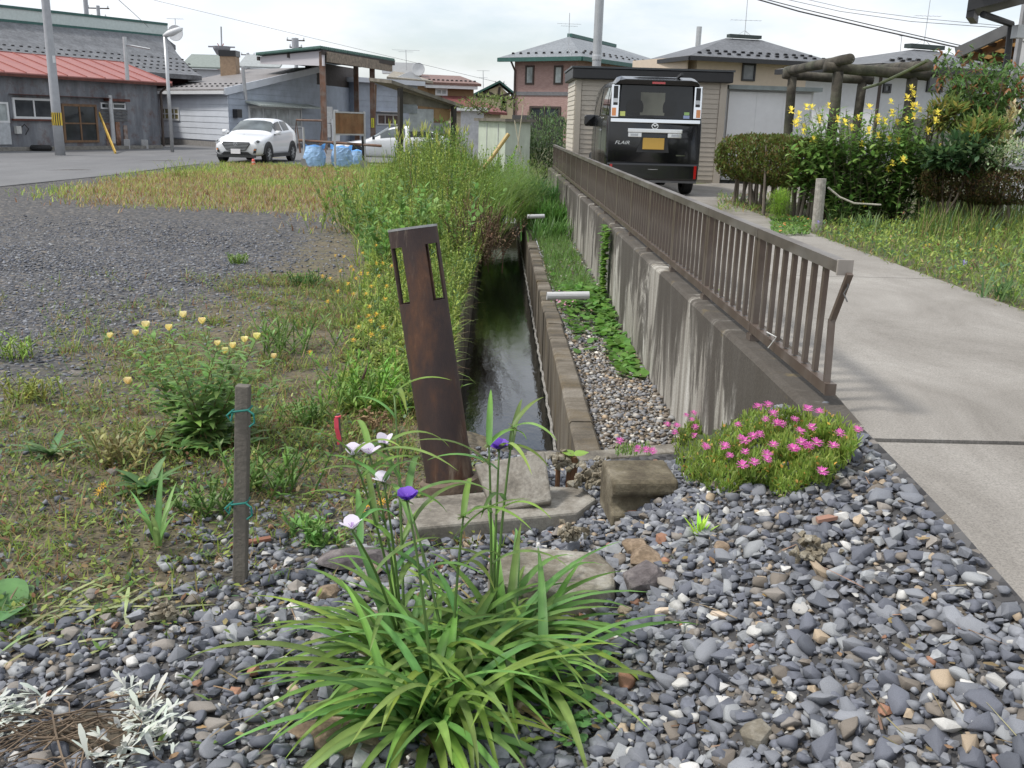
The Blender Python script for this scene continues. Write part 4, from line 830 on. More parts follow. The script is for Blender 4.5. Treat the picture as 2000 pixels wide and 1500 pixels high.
def antenna(px0, py0, px1, py1, Y, label, arms=((.02, .9), (.2, .5)), guy=True):
    a = aty(px0, py0, Y); b = aty(px1, py1, Y); b[0] = a[0]+(b[0]-a[0])*.6; t = thing('antenna', label, 'antenna', a); r = .00035*Y*1.0
    m = MB(); m.tube([a, b], r, 5); m.build('mast', ALU, t); m = MB()
    for f, w in arms: c = b*(1-f)+a*f; m.bar(c-np.array([w/2, 0, 0]), c+np.array([w/2, 0, 0]), r*.8); [m.bar(c+np.array([w*k/6, -.15, 0]), c+np.array([w*k/6, .15, 0]), r*.6) for k in range(-3, 4)]
    m.build('crossbars', ALU, t)
    if guy: m = MB(); g = a*.8+b*.2; [m.tube([g, a+np.array([dx, dy, 0])], r*.5, 4) for dx, dy in ((-.5, .2), (.5, .2), (.1, -.5))]; m.build('guy_wires', ALU, t)
    return t
# ---- A: shed with red roof
SHEET = stained('weathered_sheet', [(.1, .105, .12), (.15, .16, .18), (.19, .2, .22), (.25, .26, .275)], (1.2, 1.2, .25), 1.6, mossc=(.1, .04, .025), moss_amt=.75, fine=.1, rough=.6)
REDR = mat('red_sheet_roof', (.34, .13, .115), .5, var=.12, scale=2, dirt=(.3, .13, .1), dirt_amt=.5); RUSTP = mat('rust_paint', (.1, .035, .025), .8, var=.4, scale=5)
fa = Fac((-20.6, 38.1), (-16.35, 47.3)); sh = thing('red_roof_shed', 'weathered grey sheet metal shed with a red standing seam roof by the road', 'shed', fa.w(3, 0))
u1 = fa.uz(312, 250)[0]; ht = 2.95; bk = -fa.n*5.5
m = MB(); m.prism([fa.w(-3, 0), fa.w(u1, 0), fa.w(u1, ht), fa.w(-3, ht)], bk); m.build('wall', SHEET, sh)
rz = fa.uz(150, 116, -2.6)[1]; ev = fa.n*.45; rdg = -fa.n*2.7; n = 14; ua, ub = -3.4, u1+.55
for k in range(n):
    a, b = ua+(ub-ua)*k/n, ua+(ub-ua)*(k+1)/n-.012; m = MB(); m.prism([fa.w(a, ht+.05)+ev, fa.w(b, ht+.05)+ev, fa.w(b, rz)+rdg, fa.w(a, rz)+rdg], (0, 0, .05)); m.build('roof_panel', REDR, sh)
    m = MB(); m.bar(fa.w(b+.006, ht+.12)+ev, fa.w(b+.006, rz+.07)+rdg, .035, .05); m.build('roof_seam', REDR, sh)
m = MB(); m.prism([fa.w(ua, rz+.04)+rdg, fa.w(ub, rz+.04)+rdg, fa.w(ub, ht+.05)-fa.n*5.9, fa.w(ua, ht+.05)-fa.n*5.9], (0, 0, .05)); m.build('roof_back', REDR, sh)
m = MB(); fa.box(m, ua, ht-.06, ub, ht+.045, .38, .46); m.build('eave_board', RUSTP, sh)
fa.window(sh, 22, 190, 107, 233, WHT, GL, 2, .09, RUSTP); fa.window(sh, -28, 198, 18, 240, WHT, GLC, 2, .08); 
d = fa.window(sh, 118, 202, 193, 278, WOODB, GL, 2, .1, None, 'door', 2)
fa.window(sh, 195, 200, 244, 214, WHT, GL, 2, .06); m = MB(); a = fa.rect(-12, 240, 22, 282); fa.box(m, *a, .0, .05); m.build('door', mat('pale_door', (.42, .44, .46), .6), sh)
m = MB(); a = fa.rect(16, 183, 205, 192); fa.box(m, a[0], a[1], a[2], a[3], .0, .35); m.build('rain_hood', RUSTP, sh)
m = MB(); a = fa.rect(202, 192, 245, 199); fa.box(m, *a, 0, .3); m.build('rain_hood', RUSTP, sh)
for k in range(4): m = MB(); a = fa.rect(196, 214+k*6, 248, 219.4+k*6); fa.box(m, *a, .0, .03+.01*(k % 2)); m.build('board', mat('grey_board', (.12, .12, .12), .9, var=.3) if not k else bpy.data.materials['grey_board'], sh)
for (x0, x1, y0) in ((205, 222, 240), (224, 236, 238), (240, 250, 245)): m = MB(); a = fa.rect(x0, y0, x1, 284); fa.box(m, *a, .0, .04); m.build('panel', mat('rust_panel', (.2, .1, .06), .8, var=.5, scale=3, dirt=(.35, .34, .33), dirt_amt=.8) if 'rust_panel' not in bpy.data.materials else bpy.data.materials['rust_panel'], sh)
m = MB(); m.tube([fa.p(214, 186, .25), fa.p(222, 280, .25)], .1, 10); m.build('flue_pipe', ALU, sh)
m = MB(); m.tube([fa.w(u1+.3, ht-.05, .4), fa.w(u1+.1, ht-.35, .12), fa.w(u1+.08, .1, .08)], .06, 8); m.build('downspout', BRD, sh)
m = MB(); a = fa.rect(27, 246, 38, 261); fa.box(m, *a, .0, .15); m.build('meter_box', mat('pale_box', (.5, .5, .48), .5), sh)
m = MB(); m.tube([fa.p(38, 252, .1), fa.p(48, 243, .15), fa.p(56, 252, .12), fa.p(50, 263, .1)], .025, 6); m.build('hose', BLK, sh)
m = MB(); fa.box(m, -2.8, .02, u1-.4, .16, .1, .5); m.build('foundation', mat('old_foundation', (.2, .19, .17), .9, var=.3), sh)
m = MB(); p0 = fa.p(194, 222, .5); p1 = atz(226, 300, .02); m.bar(p0, p1, .16, .05, up=(0, 1, .3)); m.build('yellow_plank', mat('yellow_paint', (.5, .33, .06), .6, dirt=(.25, .16, .06), dirt_amt=.5), label='yellow plank leaning against the red roofed shed', cat='plank')
m = MB(); c = fa.p(80, 287, .7); c[2] = .13; m.lathe([(.16, -.1), (.36, -.11), (.42, -.03), (.42, .03), (.36, .11), (.16, .1)], c, 18); m.build('tyre', mat('rubber', (.015, .015, .016), .85), label='old black tyre lying in front of the red roofed shed', cat='tyre')
for (x, y, h, w, lab) in ((283, 287, .42, .3, 'pale concrete block standing left of the downpipe by the red roofed shed'), (248, 284, .45, .26, 'grey upright block under the rusty panels of the shed')): c = fa.p(x, y, .35); c[2] = h/2; m = MB(); m.box(c, (w, w, h), .4); m.build('concrete_block', mat('pale_block', (.36, .36, .36), .9) if 'pale_block' not in bpy.data.materials else bpy.data.materials['pale_block'], label=lab, cat='concrete block', bevel=.02)
# ---- B: big house with grey tiled roof behind
GREYR = roof_mat('grey_slate_roof', (.15, .155, .165), 5.5, .3)
r0 = aty(-60, 30, 52.0); r1 = aty(322, 66, 63.0); e0 = aty(-60, 122, 45.5); e1 = aty(394, 148, 57.5); e0[2] = e1[2]-.0
hb_ = thing('temple_house', 'large old house with a sweeping grey tiled roof behind the red roofed shed', 'house', ((r0+r1)/2)*np.array([1, 1, 0]))
def curved_roof(par, e0, e1, r1, r0, m, sag=.06, k=6, name='roof'):
    V = []; F = []
    for i in range(k+1):
        t = i/k; dz = -sag*math.sin(PI*t)*(r0[2]-e0[2])
        V += [e0*(1-t)+r0*t+np.array([0, 0, dz]), e1*(1-t)+r1*t+np.array([0, 0, dz])]
    n = len(V); V += [v-np.array([0, 0, .25]) for v in V]
    for i in range(k): F += [(2*i, 2*i+1, 2*i+3, 2*i+2), (n+2*i, n+2*i+2, n+2*i+3, n+2*i+1), (2*i, 2*i+2, n+2*i+2, n+2*i), (2*i+1, n+2*i+1, n+2*i+3, 2*i+3)]
    F += [(0, n, n+1, 1), (n-2, n-1, 2*n-1, 2*n-2)]; return mesh_obj(name, V, F, m, par)
curved_roof(hb_, e0, e1, r1, r0, GREYR, .16)
back = (r0-e0)*np.array([1, 1, 0]); bk0 = r0+back; bk1 = r1+(r1-e1)*np.array([1, 1, 0]); bk0[2] = bk1[2] = e1[2]
curved_roof(hb_, bk0, bk1, r1, r0, GREYR, .16)
hx = aty(352, 84, 64.0); curved_roof(hb_, e1, bk1, r1+np.array([.3, 1, -.6]), r1+np.array([.0, 0, -.2]), GREYR, .1, name='hip')
guards(hb_, (e0, e1, r1, r0), (.08, .16, .24, .34), 30, BLK, .3, .14)
GREEN = mat('green_trim', (.03, .1, .085), .5); CRM = mat('pale_ridge', (.5, .56, .54), .6, var=.08)
rf_ = Fac(r0, r1); zr = r0[2]
m = MB(); m.bar(r0+np.array([0, 0, .25]), r1+np.array([0, 0, .2]), .5, .6); m.build('ridge_band', CRM, hb_)
for dz in (.6, -.1): m = MB(); m.bar(r0+np.array([0, 0, dz]), r1+np.array([0, 0, dz-.05]), .62, .13); m.build('ridge_cap', GREEN, hb_)
for k in range(6): c = r0*(1-k/5.)+r1*(k/5.); m = MB(); m.box(c+np.array([0, -.02, .26]), (.2, .62, .72)); m.build('ridge_post', GREEN, hb_)
m = MB(); w0 = e0*.85+bk0*.15; w1 = e1*.85+bk1*.15; w2 = e1*.15+bk1*.85; w3 = e0*.15+bk0*.85; ins = .94
for P_ in (w0, w1, w2, w3): P_[2] = 0
m.prism([w0, w1*.98+w0*.02, w2, w3], (0, 0, e1[2]-.15)); m.build('wall', mat('maroon_wall', (.1, .035, .03), .7, var=.3), hb_)
antenna(344, 70, 342, 36, 60, 'TV antenna on the right end of the big grey roof', ((.02, .9),), False)
m = MB(); c = aty(342, 64, 57); m.lathe([(.05, .06), (.42, .0), (.44, .02), (.06, .1)], c, 16, 'Y'); m.build('satellite_dish', WHT, label='round white satellite dish above the street lamp near the grey roof', cat='satellite dish')
# ---- C: blue-grey workshop
BLUE = mat('blue_grey_siding', (.36, .405, .475), .55, var=.1, scale=1.5, dirt=(.2, .22, .25), dirt_amt=.4, dscale=1); PALEB = mat('pale_siding', (.6, .635, .69), .55, var=.07, scale=1.5)
GRYR2 = roof_mat('brown_grey_roof', (.2, .185, .18), 4, .15)
cnr = aty(450, 284, 50.); cnr[2] = 0; lft = aty(312, 276, 56.); lft[2] = 0; rgt = aty(621, 272, 60.); rgt[2] = 0
ws = thing('workshop', 'blue grey boarded workshop with a low pitched roof behind the parked white car', 'workshop', cnr)
fA = Fac(lft, cnr); fB = Fac(cnr, rgt); zA = fA.uz(448, 181)[1]; zB = fB.uz(619, 136)[1]
m = MB(); m.prism([lft, cnr, rgt, lft+rgt-cnr], (0, 0, .3)); m.build('foundation', mat('foundation', (.25, .24, .23), .9), ws)
V = [lft, cnr, rgt, lft+rgt-cnr]; top = [zA, zA, zB, zB]
m = MB(); m.add([v+np.array([0, 0, .28]) for v in V]+[v+np.array([0, 0, t]) for v, t in zip(V, top)], [(3, 2, 1, 0), (4, 5, 6, 7), (0, 1, 5, 4), (1, 2, 6, 5), (2, 3, 7, 6), (3, 0, 4, 7)]); m.build('wall', BLUE, ws)
fA.boards(ws, [(0, .35), (fA.len, .35), (fA.len, zA), (0, zA)], .3, PALEB, off=.005); fB.boards(ws, [(0, .35), (fB.len, .35), (fB.len, zB), (0, zA)], .3, BLUE, off=.005)
ov = fA.n*.5; rr0 = lft+np.array([0, 0, zA])+ov-fA.u*.4; rr1 = cnr+np.array([0, 0, zA])+ov+fB.n*.35; rr2 = rgt+np.array([0, 0, zB])+fB.n*.35; rr3 = lft+rgt-cnr+np.array([0, 0, zB])-fA.u*.4
for q_ in (rr0, rr1, rr2, rr3): q_[2] += .16
roofslab(ws, [rr0, rr1, rr2, rr3], GRYR2, .14); guards(ws, (rr0, rr1, rr2, rr3), (.1, .2), 16, BLK, .3, .12)
m = MB(); m.bar(rr1+np.array([0, 0, -.12]), rr2+np.array([0, 0, -.12]), .06, .35); m.build('verge_board', PALEB, ws); m = MB(); m.bar(rr0+np.array([0, 0, -.16]), rr1+np.array([0, 0, -.16]), .16, .16); m.build('gutter', WHT, ws)
fA.window(ws, 314, 209, 353, 236, WHT, glass('yellow_glass', (.2, .18, .09), .2), 4, .1, None, 'window', 2, .03)
a = fB.rect(483, 207, 588, 250); wn = fB.window(ws, 483, 206, 588, 250, WHT, GLP, 4, .12, None, 'window', 1, .03)
m = MB(); u0, z0 = fB.uz(478, 197); u1_, _ = fB.uz(600, 205); m.prism([fB.w(u0, z0-.08, .04), fB.w(u1_, z0-.08, .04), fB.w(u1_, z0-.25, .9), fB.w(u0, z0-.25, .9)], (0, 0, .09)); m.build('canopy', mat('mossy_white', (.42, .46, .43), .6), ws)
m = MB(); a = fB.rect(484, 251, 588, 280); fB.box(m, *a, .02, .06); m.build('lower_panel', WHT, ws); m = MB(); a = fB.rect(453, 213, 463, 230); fB.box(m, *a, .03, .3); m.build('vent_hood', BLK, ws)
m = MB(); m.tube([fB.p(480, 195, .4), fB.p(474, 130, .4)], .09, 8); m.build('service_pole', ALU, ws)
# ---- D: tall open canopy in front of it
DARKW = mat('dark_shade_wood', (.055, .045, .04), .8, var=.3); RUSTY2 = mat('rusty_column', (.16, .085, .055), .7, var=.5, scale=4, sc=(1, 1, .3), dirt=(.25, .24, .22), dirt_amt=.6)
c0 = aty(626, 108, 51.); cL = aty(500, 121, 58.); cR = aty(772, 134, 60.); cL[2] = cR[2] = c0[2] = 5.0; c2 = cL+cR-c0; c2[2] = 5.3
cp = thing('open_canopy', 'tall open canopy with a green corrugated roof on rusty columns', 'canopy', c0*np.array([1, 1, 0]))
vR = cR-c0; n = 44; m = MB()
for k in range(n):
    a = c0+vR*(k/n); b = c0+vR*((k+.55)/n); m.prism([a, b, b+(cL-c0), a+(cL-c0)], (0, 0, .16 if k % 1 == 0 else .1))
m.prism([c0, cR, c2, cL], (0, 0, .06)); m.build('roof', mat('green_corrugated', (.06, .13, .11), .5, var=.25), cp)
m = MB(); m.bar(c0+np.array([.3, .4, -.35]), cR+np.array([-.2, -.4, -.35]), .15, .5); m.build('front_beam', mat('rusty_beam', (.22, .18, .14), .8, var=.4), cp)
fD = Fac(cL, c0); m = MB(); m.prism([fD.w(0, 4.95, -.25), fD.w(fD.len-.2, 4.95, -.25), fD.w(fD.len-.2, 4.2, -.25), fD.w(0, 4.55, -.25)], -fD.n*.08); m.build('gable_sheet', mat('pale_sheet', (.5, .48, .5), .6, var=.08, scale=20, sc=(8, 8, .1)), cp)
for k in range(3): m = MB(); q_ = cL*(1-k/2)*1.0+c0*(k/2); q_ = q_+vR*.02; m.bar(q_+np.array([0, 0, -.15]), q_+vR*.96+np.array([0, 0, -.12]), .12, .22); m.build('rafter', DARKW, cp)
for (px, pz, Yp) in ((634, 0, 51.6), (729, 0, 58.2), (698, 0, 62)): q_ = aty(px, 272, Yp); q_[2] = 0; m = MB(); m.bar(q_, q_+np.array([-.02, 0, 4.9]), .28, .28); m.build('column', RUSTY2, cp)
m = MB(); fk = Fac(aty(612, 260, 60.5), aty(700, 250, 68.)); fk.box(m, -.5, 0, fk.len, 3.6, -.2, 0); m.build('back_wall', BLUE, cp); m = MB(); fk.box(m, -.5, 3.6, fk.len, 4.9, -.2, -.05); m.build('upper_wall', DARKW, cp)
for k, (x0, x1, y0, y1) in enumerate(((629, 646, 208, 240), (647, 657, 214, 262), (629, 641, 241, 268), (642, 658, 232, 275))):
    f_ = Fac(aty(625, 270, 54.5), aty(660, 270, 55)); m = MB(); f_.box(m, *f_.rect(x0, y0, x1, y1), 0, .35+.05*k); m.build('locker', WHT if k % 2 else mat('pale_locker%d' % k, (.55, .55, .54), .5), label=('white cabinet standing under the canopy, upper left', 'tall white cabinet beside the rusty column', 'low white cabinet left of the rusty column', 'white cabinet with a yellow sticker under the canopy')[k], cat='cabinet')
m = MB(); f_ = Fac(aty(722, 250, 57), aty(735, 250, 57)); f_.box(m, *f_.rect(725.3, 230.5, 730.8, 249), 0, .04); yp = m.build('warning_sign', mat('yellow_sign', (.75, .72, .04), .5, var=.03), label='narrow vertical yellow sign on the canopy column', cat='sign')
m = MB()
for k in range(5): [f_.box(m, *f_.rect(726.4+dx, 232.0+k*3.3+dy, 726.4+dx+w, 232.0+k*3.3+dy+.55), .04, .05) for dx, dy, w in ((0, 0, 3.2), (.4, 1.1, 2.4), (.9, 2.0, 1.6))]
m.build('lettering', BLK, yp)
# ---- E: second blue building
q0 = aty(696, 250, 66.); q1 = aty(815, 245, 70.); fE = Fac(q0, q1); zE = fE.uz(740, 163)[1]; we = thing('blue_annex', 'blue grey boarded annex right of the open canopy', 'building', q0*np.array([1, 1, 0]))
m = MB(); fE.box(m, 0, 0, fE.len, zE, -8, 0); m.build('wall', BLUE, we); fE.boards(we, [(0, .3), (fE.len, .3), (fE.len, zE), (0, zE)], .36, BLUE, off=.005); m = MB(); fE.box(m, -.3, zE, fE.len+.3, zE+.3, -8.2, .5); m.build('roof', PALEB, we)
fE.window(we, 735, 222, 782, 245, WHT, glass('brownish', (.09, .07, .065), .2), 3, .1, None, 'window', 1, .03); m = MB(); fE.box(m, *fE.rect(733, 217, 782, 220), .02, .6); m.build('canopy', WHT, we); m = MB(); m.tube([fE.p(731, 248, 3.), fE.p(733, 165, 3.)], .1, 6); m.build('downpipe', WOODB, we)
# ---- F: weathered lean-to
OLDW = mat('old_grey_boards', (.16, .145, .12), .85, var=.35, scale=5); fF = Fac(aty(778, 260, 30.), aty(905, 255, 31.)); lt = thing('lean_to', 'weathered lean-to shelter with a sloping grey roof above the tall weeds', 'shed', fF.w(0, 0))
A_ = fF.p(765, 163); B_ = fF.p(907, 212); m = MB(); m.prism([A_, B_, B_-fF.n*2+np.array([0, 0, .12]), A_-fF.n*2+np.array([0, 0, .12])], (0, 0, .1)); m.build('roof', OLDW, lt)
for x in (784, 889): m = MB(); a = fF.uz(x, 200)[0]; fF.box(m, a-.055, 0, a+.055, fF.uz(x, 172 if x < 800 else 207)[1], -.2, 0); m.build('post', mat('black_post', (.03, .026, .022), .8) if x < 800 else bpy.data.materials['black_post'], lt)
m = MB(); m.prism([fF.p(781, 176, -.3), fF.p(888, 208, -.3), fF.p(888, 214, -.3), fF.p(781, 203, -.3)], -fF.n*.08); m.build('gable_board', OLDW, lt)
for k, (x0, y0, x1, y1, c) in enumerate(((790, 203, 822, 222, (.22, .24, .26)), (808, 212, 855, 258, (.36, .38, .4)), (855, 213, 889, 236, (.3, .19, .09)), (858, 240, 889, 262, (.3, .31, .32)))): m = MB(); fF.box(m, *fF.rect(x0, y0, x1, y1), -.35-.03*k, -.3-.03*k); m.build('panel', mat('lean_panel%d' % k, c, .7, var=.2), lt)
# pale locker box behind the weeds
fI = Fac(aty(935, 300, 26.), aty(988, 303, 25.)); lk = thing('metal_cabinet', 'pale green metal storage cabinet behind the weeds', 'cabinet', fI.w(.3, 0)); m = MB(); a = fI.rect(935, 236, 986, 310); fI.box(m, a[0], 0, a[2], a[3], -.8, 0); m.build('body', mat('pale_green_metal', (.5, .55, .46), .5, var=.08, dirt=(.35, .36, .3), dirt_amt=.5, dsc=(3, 3, .3)), lk)
m = MB(); fI.box(m, a[0]-.08, a[3], a[2]+.12, a[3]+.07, -.9, .1); m.build('top', OLDW, lk)
for x in (951, 973): m = MB(); uu = fI.uz(x, 270)[0]; fI.box(m, uu-.01, .3, uu+.01, a[3]-.05, 0, .012); m.build('rib', ALU, lk)
m = MB(); m.tube([aty(946, 328, 23.), aty(993, 262, 23.4)], .05, 8); m.build('bamboo_pole', mat('bamboo', (.42, .3, .1), .5), label='yellow pole leaning on the pale green cabinet', cat='pole')
# grey-white wall behind the lean-to
fw = Fac(aty(905, 260, 44.), aty(945, 260, 44.)); wl = thing('grey_shed', 'plain grey white shed wall between the lean-to and the cabinet', 'shed', fw.w(0, 0)); m = MB(); a = fw.rect(900, 216, 942, 285); fw.box(m, a[0], 0, a[2], a[3], -3, 0); m.build('wall', mat('grey_white_wall', (.42, .43, .46), .6), wl); m = MB(); fw.box(m, a[0]-.3, a[3], a[2]+.2, a[3]+.15, -3.1, .3); m.build('roof', WHT, wl)
# ---- G: brown house
BRW = mat('brown_siding', (.2, .125, .06), .7, var=.12, scale=2, sc=(1, 1, 6)); BRR = roof_mat('brown_red_roof', (.2, .12, .1), 4); BGR = roof_mat('beige_roof', (.3, .27, .22), 4)
fG = Fac(aty(755, 215, 80.), aty(925, 215, 82.)); gh = thing('brown_house', 'two storey brown house with a reddish roof beyond the canopy', 'house', fG.w(0, 0))
a = fG.rect(834, 165, 924, 260); m = MB(); fG.box(m, fG.uz(780, 200)[0], 0, a[2], fG.uz(900, 166)[1], -7, 0); m.build('wall', BRW, gh)
z1 = fG.uz(900, 163)[1]; ul, ur = fG.uz(828, 160)[0], fG.uz(936, 163)[0]; zr_ = fG.uz(880, 148, -4)[1]
roofslab(gh, [fG.w(ul, z1, .7), fG.w(ur, z1, .7), fG.w(ur-.8, zr_, -3.5), fG.w(ul-.5, zr_, -3.5)], BRR, .2); guards(gh, (fG.w(ul, z1+.02, .7), fG.w(ur, z1+.02, .7), fG.w(ur-.8, zr_, -3.5), fG.w(ul-.5, zr_, -3.5)), (.2,), 12, BLK, .4, .2); m = MB(); fG.box(m, ul, z1-.45, ur-.3, z1-.12, .3, .65); m.build('soffit', WHT, gh)
ul2, ur2 = fG.uz(752, 150)[0], fG.uz(842, 150)[0]; z2 = fG.uz(790, 152)[1]; zr2 = fG.uz(800, 137, -4)[1]
roofslab(gh, [fG.w(ul2, z2, .8), fG.w(ur2, z2-.2, .8), fG.w(ur2-2.2, zr2, -3.5), fG.w(ul2+1.5, zr2, -3.5)], BGR, .2); m = MB(); m.prism([fG.w(ul2+.4, z2-.2, .5), fG.w(ul2+3.2, z2-.2, .5), fG.w(ul2+1.9, zr2-.3, .5)], -fG.n*.2); m.build('gable', WHT, gh); m = MB(); fG.box(m, ul2+.6, 0, ur2-.3, z2-.15, -6, .2); m.build('wall', BRW, gh)
fG.window(gh, 850, 172, 874, 187, WHT, GLC, 2, .15)
zz = fG.uz(900, 207)[1]; roofslab(gh, [fG.w(fG.uz(862, 212)[0], zz-.3, 3.5), fG.w(fG.uz(968, 212)[0], zz-.45, 3.5), fG.w(fG.uz(925, 195)[0], zz+.8, -.1), fG.w(fG.uz(862, 193)[0], zz+.8, -.1)], roof_mat('dark_red_roof', (.2, .07, .065), 4), .2, 'porch_roof'); m = MB(); fG.box(m, fG.uz(870, 212)[0], 0, fG.uz(958, 212)[0], zz-.45, .2, 3.1); m.build('porch_wall', mat('beige_wall', (.4, .36, .28), .8), gh)
antenna(794, 137, 792, 98, 82, 'TV antenna above the brown house', ((.0, 2.2), (.08, 1.2)), False); m = MB(); c = aty(817, 135, 80); m.lathe([(.05, .06), (.5, 0), (.52, .03), (.06, .12)], c, 16, 'Y'); m.build('satellite_dish', WHT, label='satellite dish on the brown house roof', cat='satellite dish'); m = MB(); m.box(aty(785, 134, 83), (3.2, 1, .9)); m.build('roof_tank', WHT, gh)
# ---- H: half timbered house
fH = Fac(aty(925, 215, 95.), aty(1003, 215, 95.)); hh = thing('timbered_house', 'cream house with brown half timbering in its gable', 'house', fH.w(2, 0)); CRW = mat('cream_wall', (.52, .44, .3), .8, var=.08)
a = fH.rect(926, 188, 1004, 222); ap = fH.uz(976, 167); m = MB(); m.prism([fH.w(a[0]-.5, 0), fH.w(a[2], 0), fH.w(a[2], a[3]-.2), fH.w(*ap), fH.w(a[0]-.5, a[3]-.2)], -fH.n*8); m.build('wall', CRW, hh)
for s_, e_ in (((a[0]-1.5, a[3]-.7), ap), ((a[2]+.9, a[3]-.4), ap)): m = MB(); m.prism([fH.w(*s_, .6), fH.w(e_[0], e_[1]+.25, .6), fH.w(e_[0], e_[1]+.25, -8), fH.w(*s_, -8)], (0, 0, .2)); m.build('roof', GREEN, hh)
for (p0, p1) in (((927, 188), (1003, 193)), ((976, 170), (973, 190)), ((948, 177), (973, 190)), ((1000, 181), (973, 190)), ((947, 179), (947, 189)), ((1000, 181), (1000, 192)), ((983, 193), (983, 222)), ((987, 193), (987, 222))): m = MB(); m.bar(fH.p(*p0, .06), fH.p(*p1, .06), .22, .08, up=tuple(fH.n)); m.build('timber', BRD, hh)
m = MB(); fH.box(m, *fH.rect(979, 194, 986, 210), 0, .1); m.build('window', GL, hh)
antenna(944, 172, 943, 138, 96, 'thin TV antenna beside the half timbered house', ((.0, 1.2), (.4, .8)), False)
# ---- J: pink house
def brick_mat():
    m, t, b, L = base_mat('pink_brick'); c = N(t, 'ShaderNodeTexCoord'); mp_ = N(t, 'ShaderNodeMapping'); mp_.inputs['Rotation'].default_value = (R(90), 0, 0); L(c.outputs['Object'], mp_.inputs[0])
    br = N(t, 'ShaderNodeTexBrick'); L(mp_.outputs[0], br.inputs[0]); br.inputs['Color1'].default_value = (.34, .21, .19, 1); br.inputs['Color2'].default_value = (.41, .27, .24, 1); br.inputs['Mortar'].default_value = (.28, .22, .21, 1); br.inputs['Scale'].default_value = 4; br.inputs['Mortar Size'].default_value = .02
    L(br.outputs[0], b.inputs['Base Color']); b.inputs['Roughness'].default_value = .85; return m
PB = brick_mat(); Yc = 56.; cA = aty(1003, 215, 58.5); cB = aty(1124, 215, Yc); cC = aty(1330, 215, 68.)
for q_ in (cA, cB, cC): q_[2] = 0
cD = cA+cC-cB; fJ = Fac(cA, cB); fJ2 = Fac(cB, cC); pk = thing('pink_house', 'two storey pink brick house with a grey hipped roof', 'house', cB)
zj = fJ.uz(1060, 113)[1]; m = MB(); m.prism([cA, cB, cC, cD], (0, 0, zj)); m.build('wall', PB, pk)
ro = .7; E_ = [cA+fJ.n*ro-fJ.u*ro, cB+fJ.n*ro+fJ2.n*ro, cC+fJ2.n*ro+fJ2.u*ro, cD-fJ.n*ro+fJ2.u*ro]
for q_ in E_: q_[2] = zj
SLR = roof_mat('silver_slate_roof', (.2, .215, .23), 3, .12); t1 = aty(1112, 77, 61.); t2 = aty(1200, 92, 68.); t1[2] = max(t1[2], zj+1.5); t2[2] = t1[2]
for pts in ([E_[0], E_[1], t1], [E_[1], E_[2], t2, t1], [E_[2], E_[3], t2], [E_[3], E_[0], t1, t2]): roofslab(pk, pts, SLR, .1)
guards(pk, (E_[0]*.85+t1*.15, E_[1]*.85+t1*.15, t1*.98+E_[1]*.02, t1*.98+E_[0]*.02), (.0,), 9, BLK, .3, .2); guards(pk, (E_[1]*.85+t1*.15, E_[2]*.85+t2*.15, t2, t1), (.0, .12), 18, BLK, .4, .2)
for a, b in ((E_[0], E_[1]), (E_[1], E_[2])): m = MB(); m.bar(a+np.array([0, 0, -.12]), b+np.array([0, 0, -.12]), .2, .22); m.build('gutter', GREEN, pk)
m = MB(); m.prism([E_[0], E_[1], E_[2], E_[3]], (0, 0, -.1)); m.build('soffit', mat('soffit_grey', (.2, .19, .18), .8), pk)
m = MB(); m.bar(t1+np.array([0, 0, .08]), t2+np.array([0, 0, .08]), .3, .2); m.build('ridge_cap', GREEN, pk)
for (x0, x1) in ((1027, 1043), (1083, 1099)): fJ.window(pk, x0, 128, x1, 165, BRD, GLC, 1, .1)
m = MB(); z_ = fJ.rect(1003, 179, 1124, 187); fJ.box(m, 0, z_[1], fJ.len, z_[3], 0, .05); fJ2.box(m, 0, z_[1], fJ2.len, z_[3], 0, .05); m.build('belt_course', mat('grey_belt', (.16, .16, .17), .6), pk)
fJ.window(pk, 1035, 207, 1094, 252, BRD, GL, 2, .12); m = MB(); m.tube([fJ.w(.15, zj-.2, .6), fJ.w(.1, zj-.7, .1), fJ.w(.1, .2, .1)], .06, 6); m.build('downpipe', BRD, pk)
antenna(1110, 111, 1112, 25, 56, 'tall TV antenna on the pink house', ((.25, 1.3), (.3, .9)), True)
m = MB(); c = Fac(aty(1000, 240, 45.), aty(1040, 240, 44.)); c.box(m, 0, 0, c.len, c.uz(1020, 225)[1], -2, 0); m.build('carport_roof', mat('dark_carport', (.05, .05, .05), .6), label='dark low carport in front of the pink house', cat='carport')
# ---- K: beige storage shed with black fascia, L: white sliding door shed
BEI = mat('beige_panel', (.46, .41, .345), .55, var=.05, scale=1.5, dirt=(.36, .32, .27), dirt_amt=.35, dscale=1.5, dsc=(1, 1, .3)); YS = 19.1; zs = .6
fK = Fac((aty(1119, 300, YS))[:2], (aty(1409, 300, YS))[:2]); sk = thing('storage_shed', 'beige panelled storage shed with a black fascia behind the black van', 'shed', fK.w(1.4, zs))
zt = fK.uz(1250, 158)[1]; ztl = zt; m = MB(); fK.box(m, 0, zs, fK.len, zt, -2.0, -.001); m.build('wall', BEI, sk)
Ls = fK.len; fK.boards(sk, [(.12, zs+.06), (Ls-.14, zs+.06), (Ls-.14, zt-.02), (.12, zt-.02)], .0905, BEI, 'panel_board', 0, .016, .008)
for u0, u1_ in ((0, .11), (Ls-.13, Ls)): m = MB(); fK.box(m, u0, zs, u1_, zt, 0, .035); m.build('corner_post', BEI, sk)
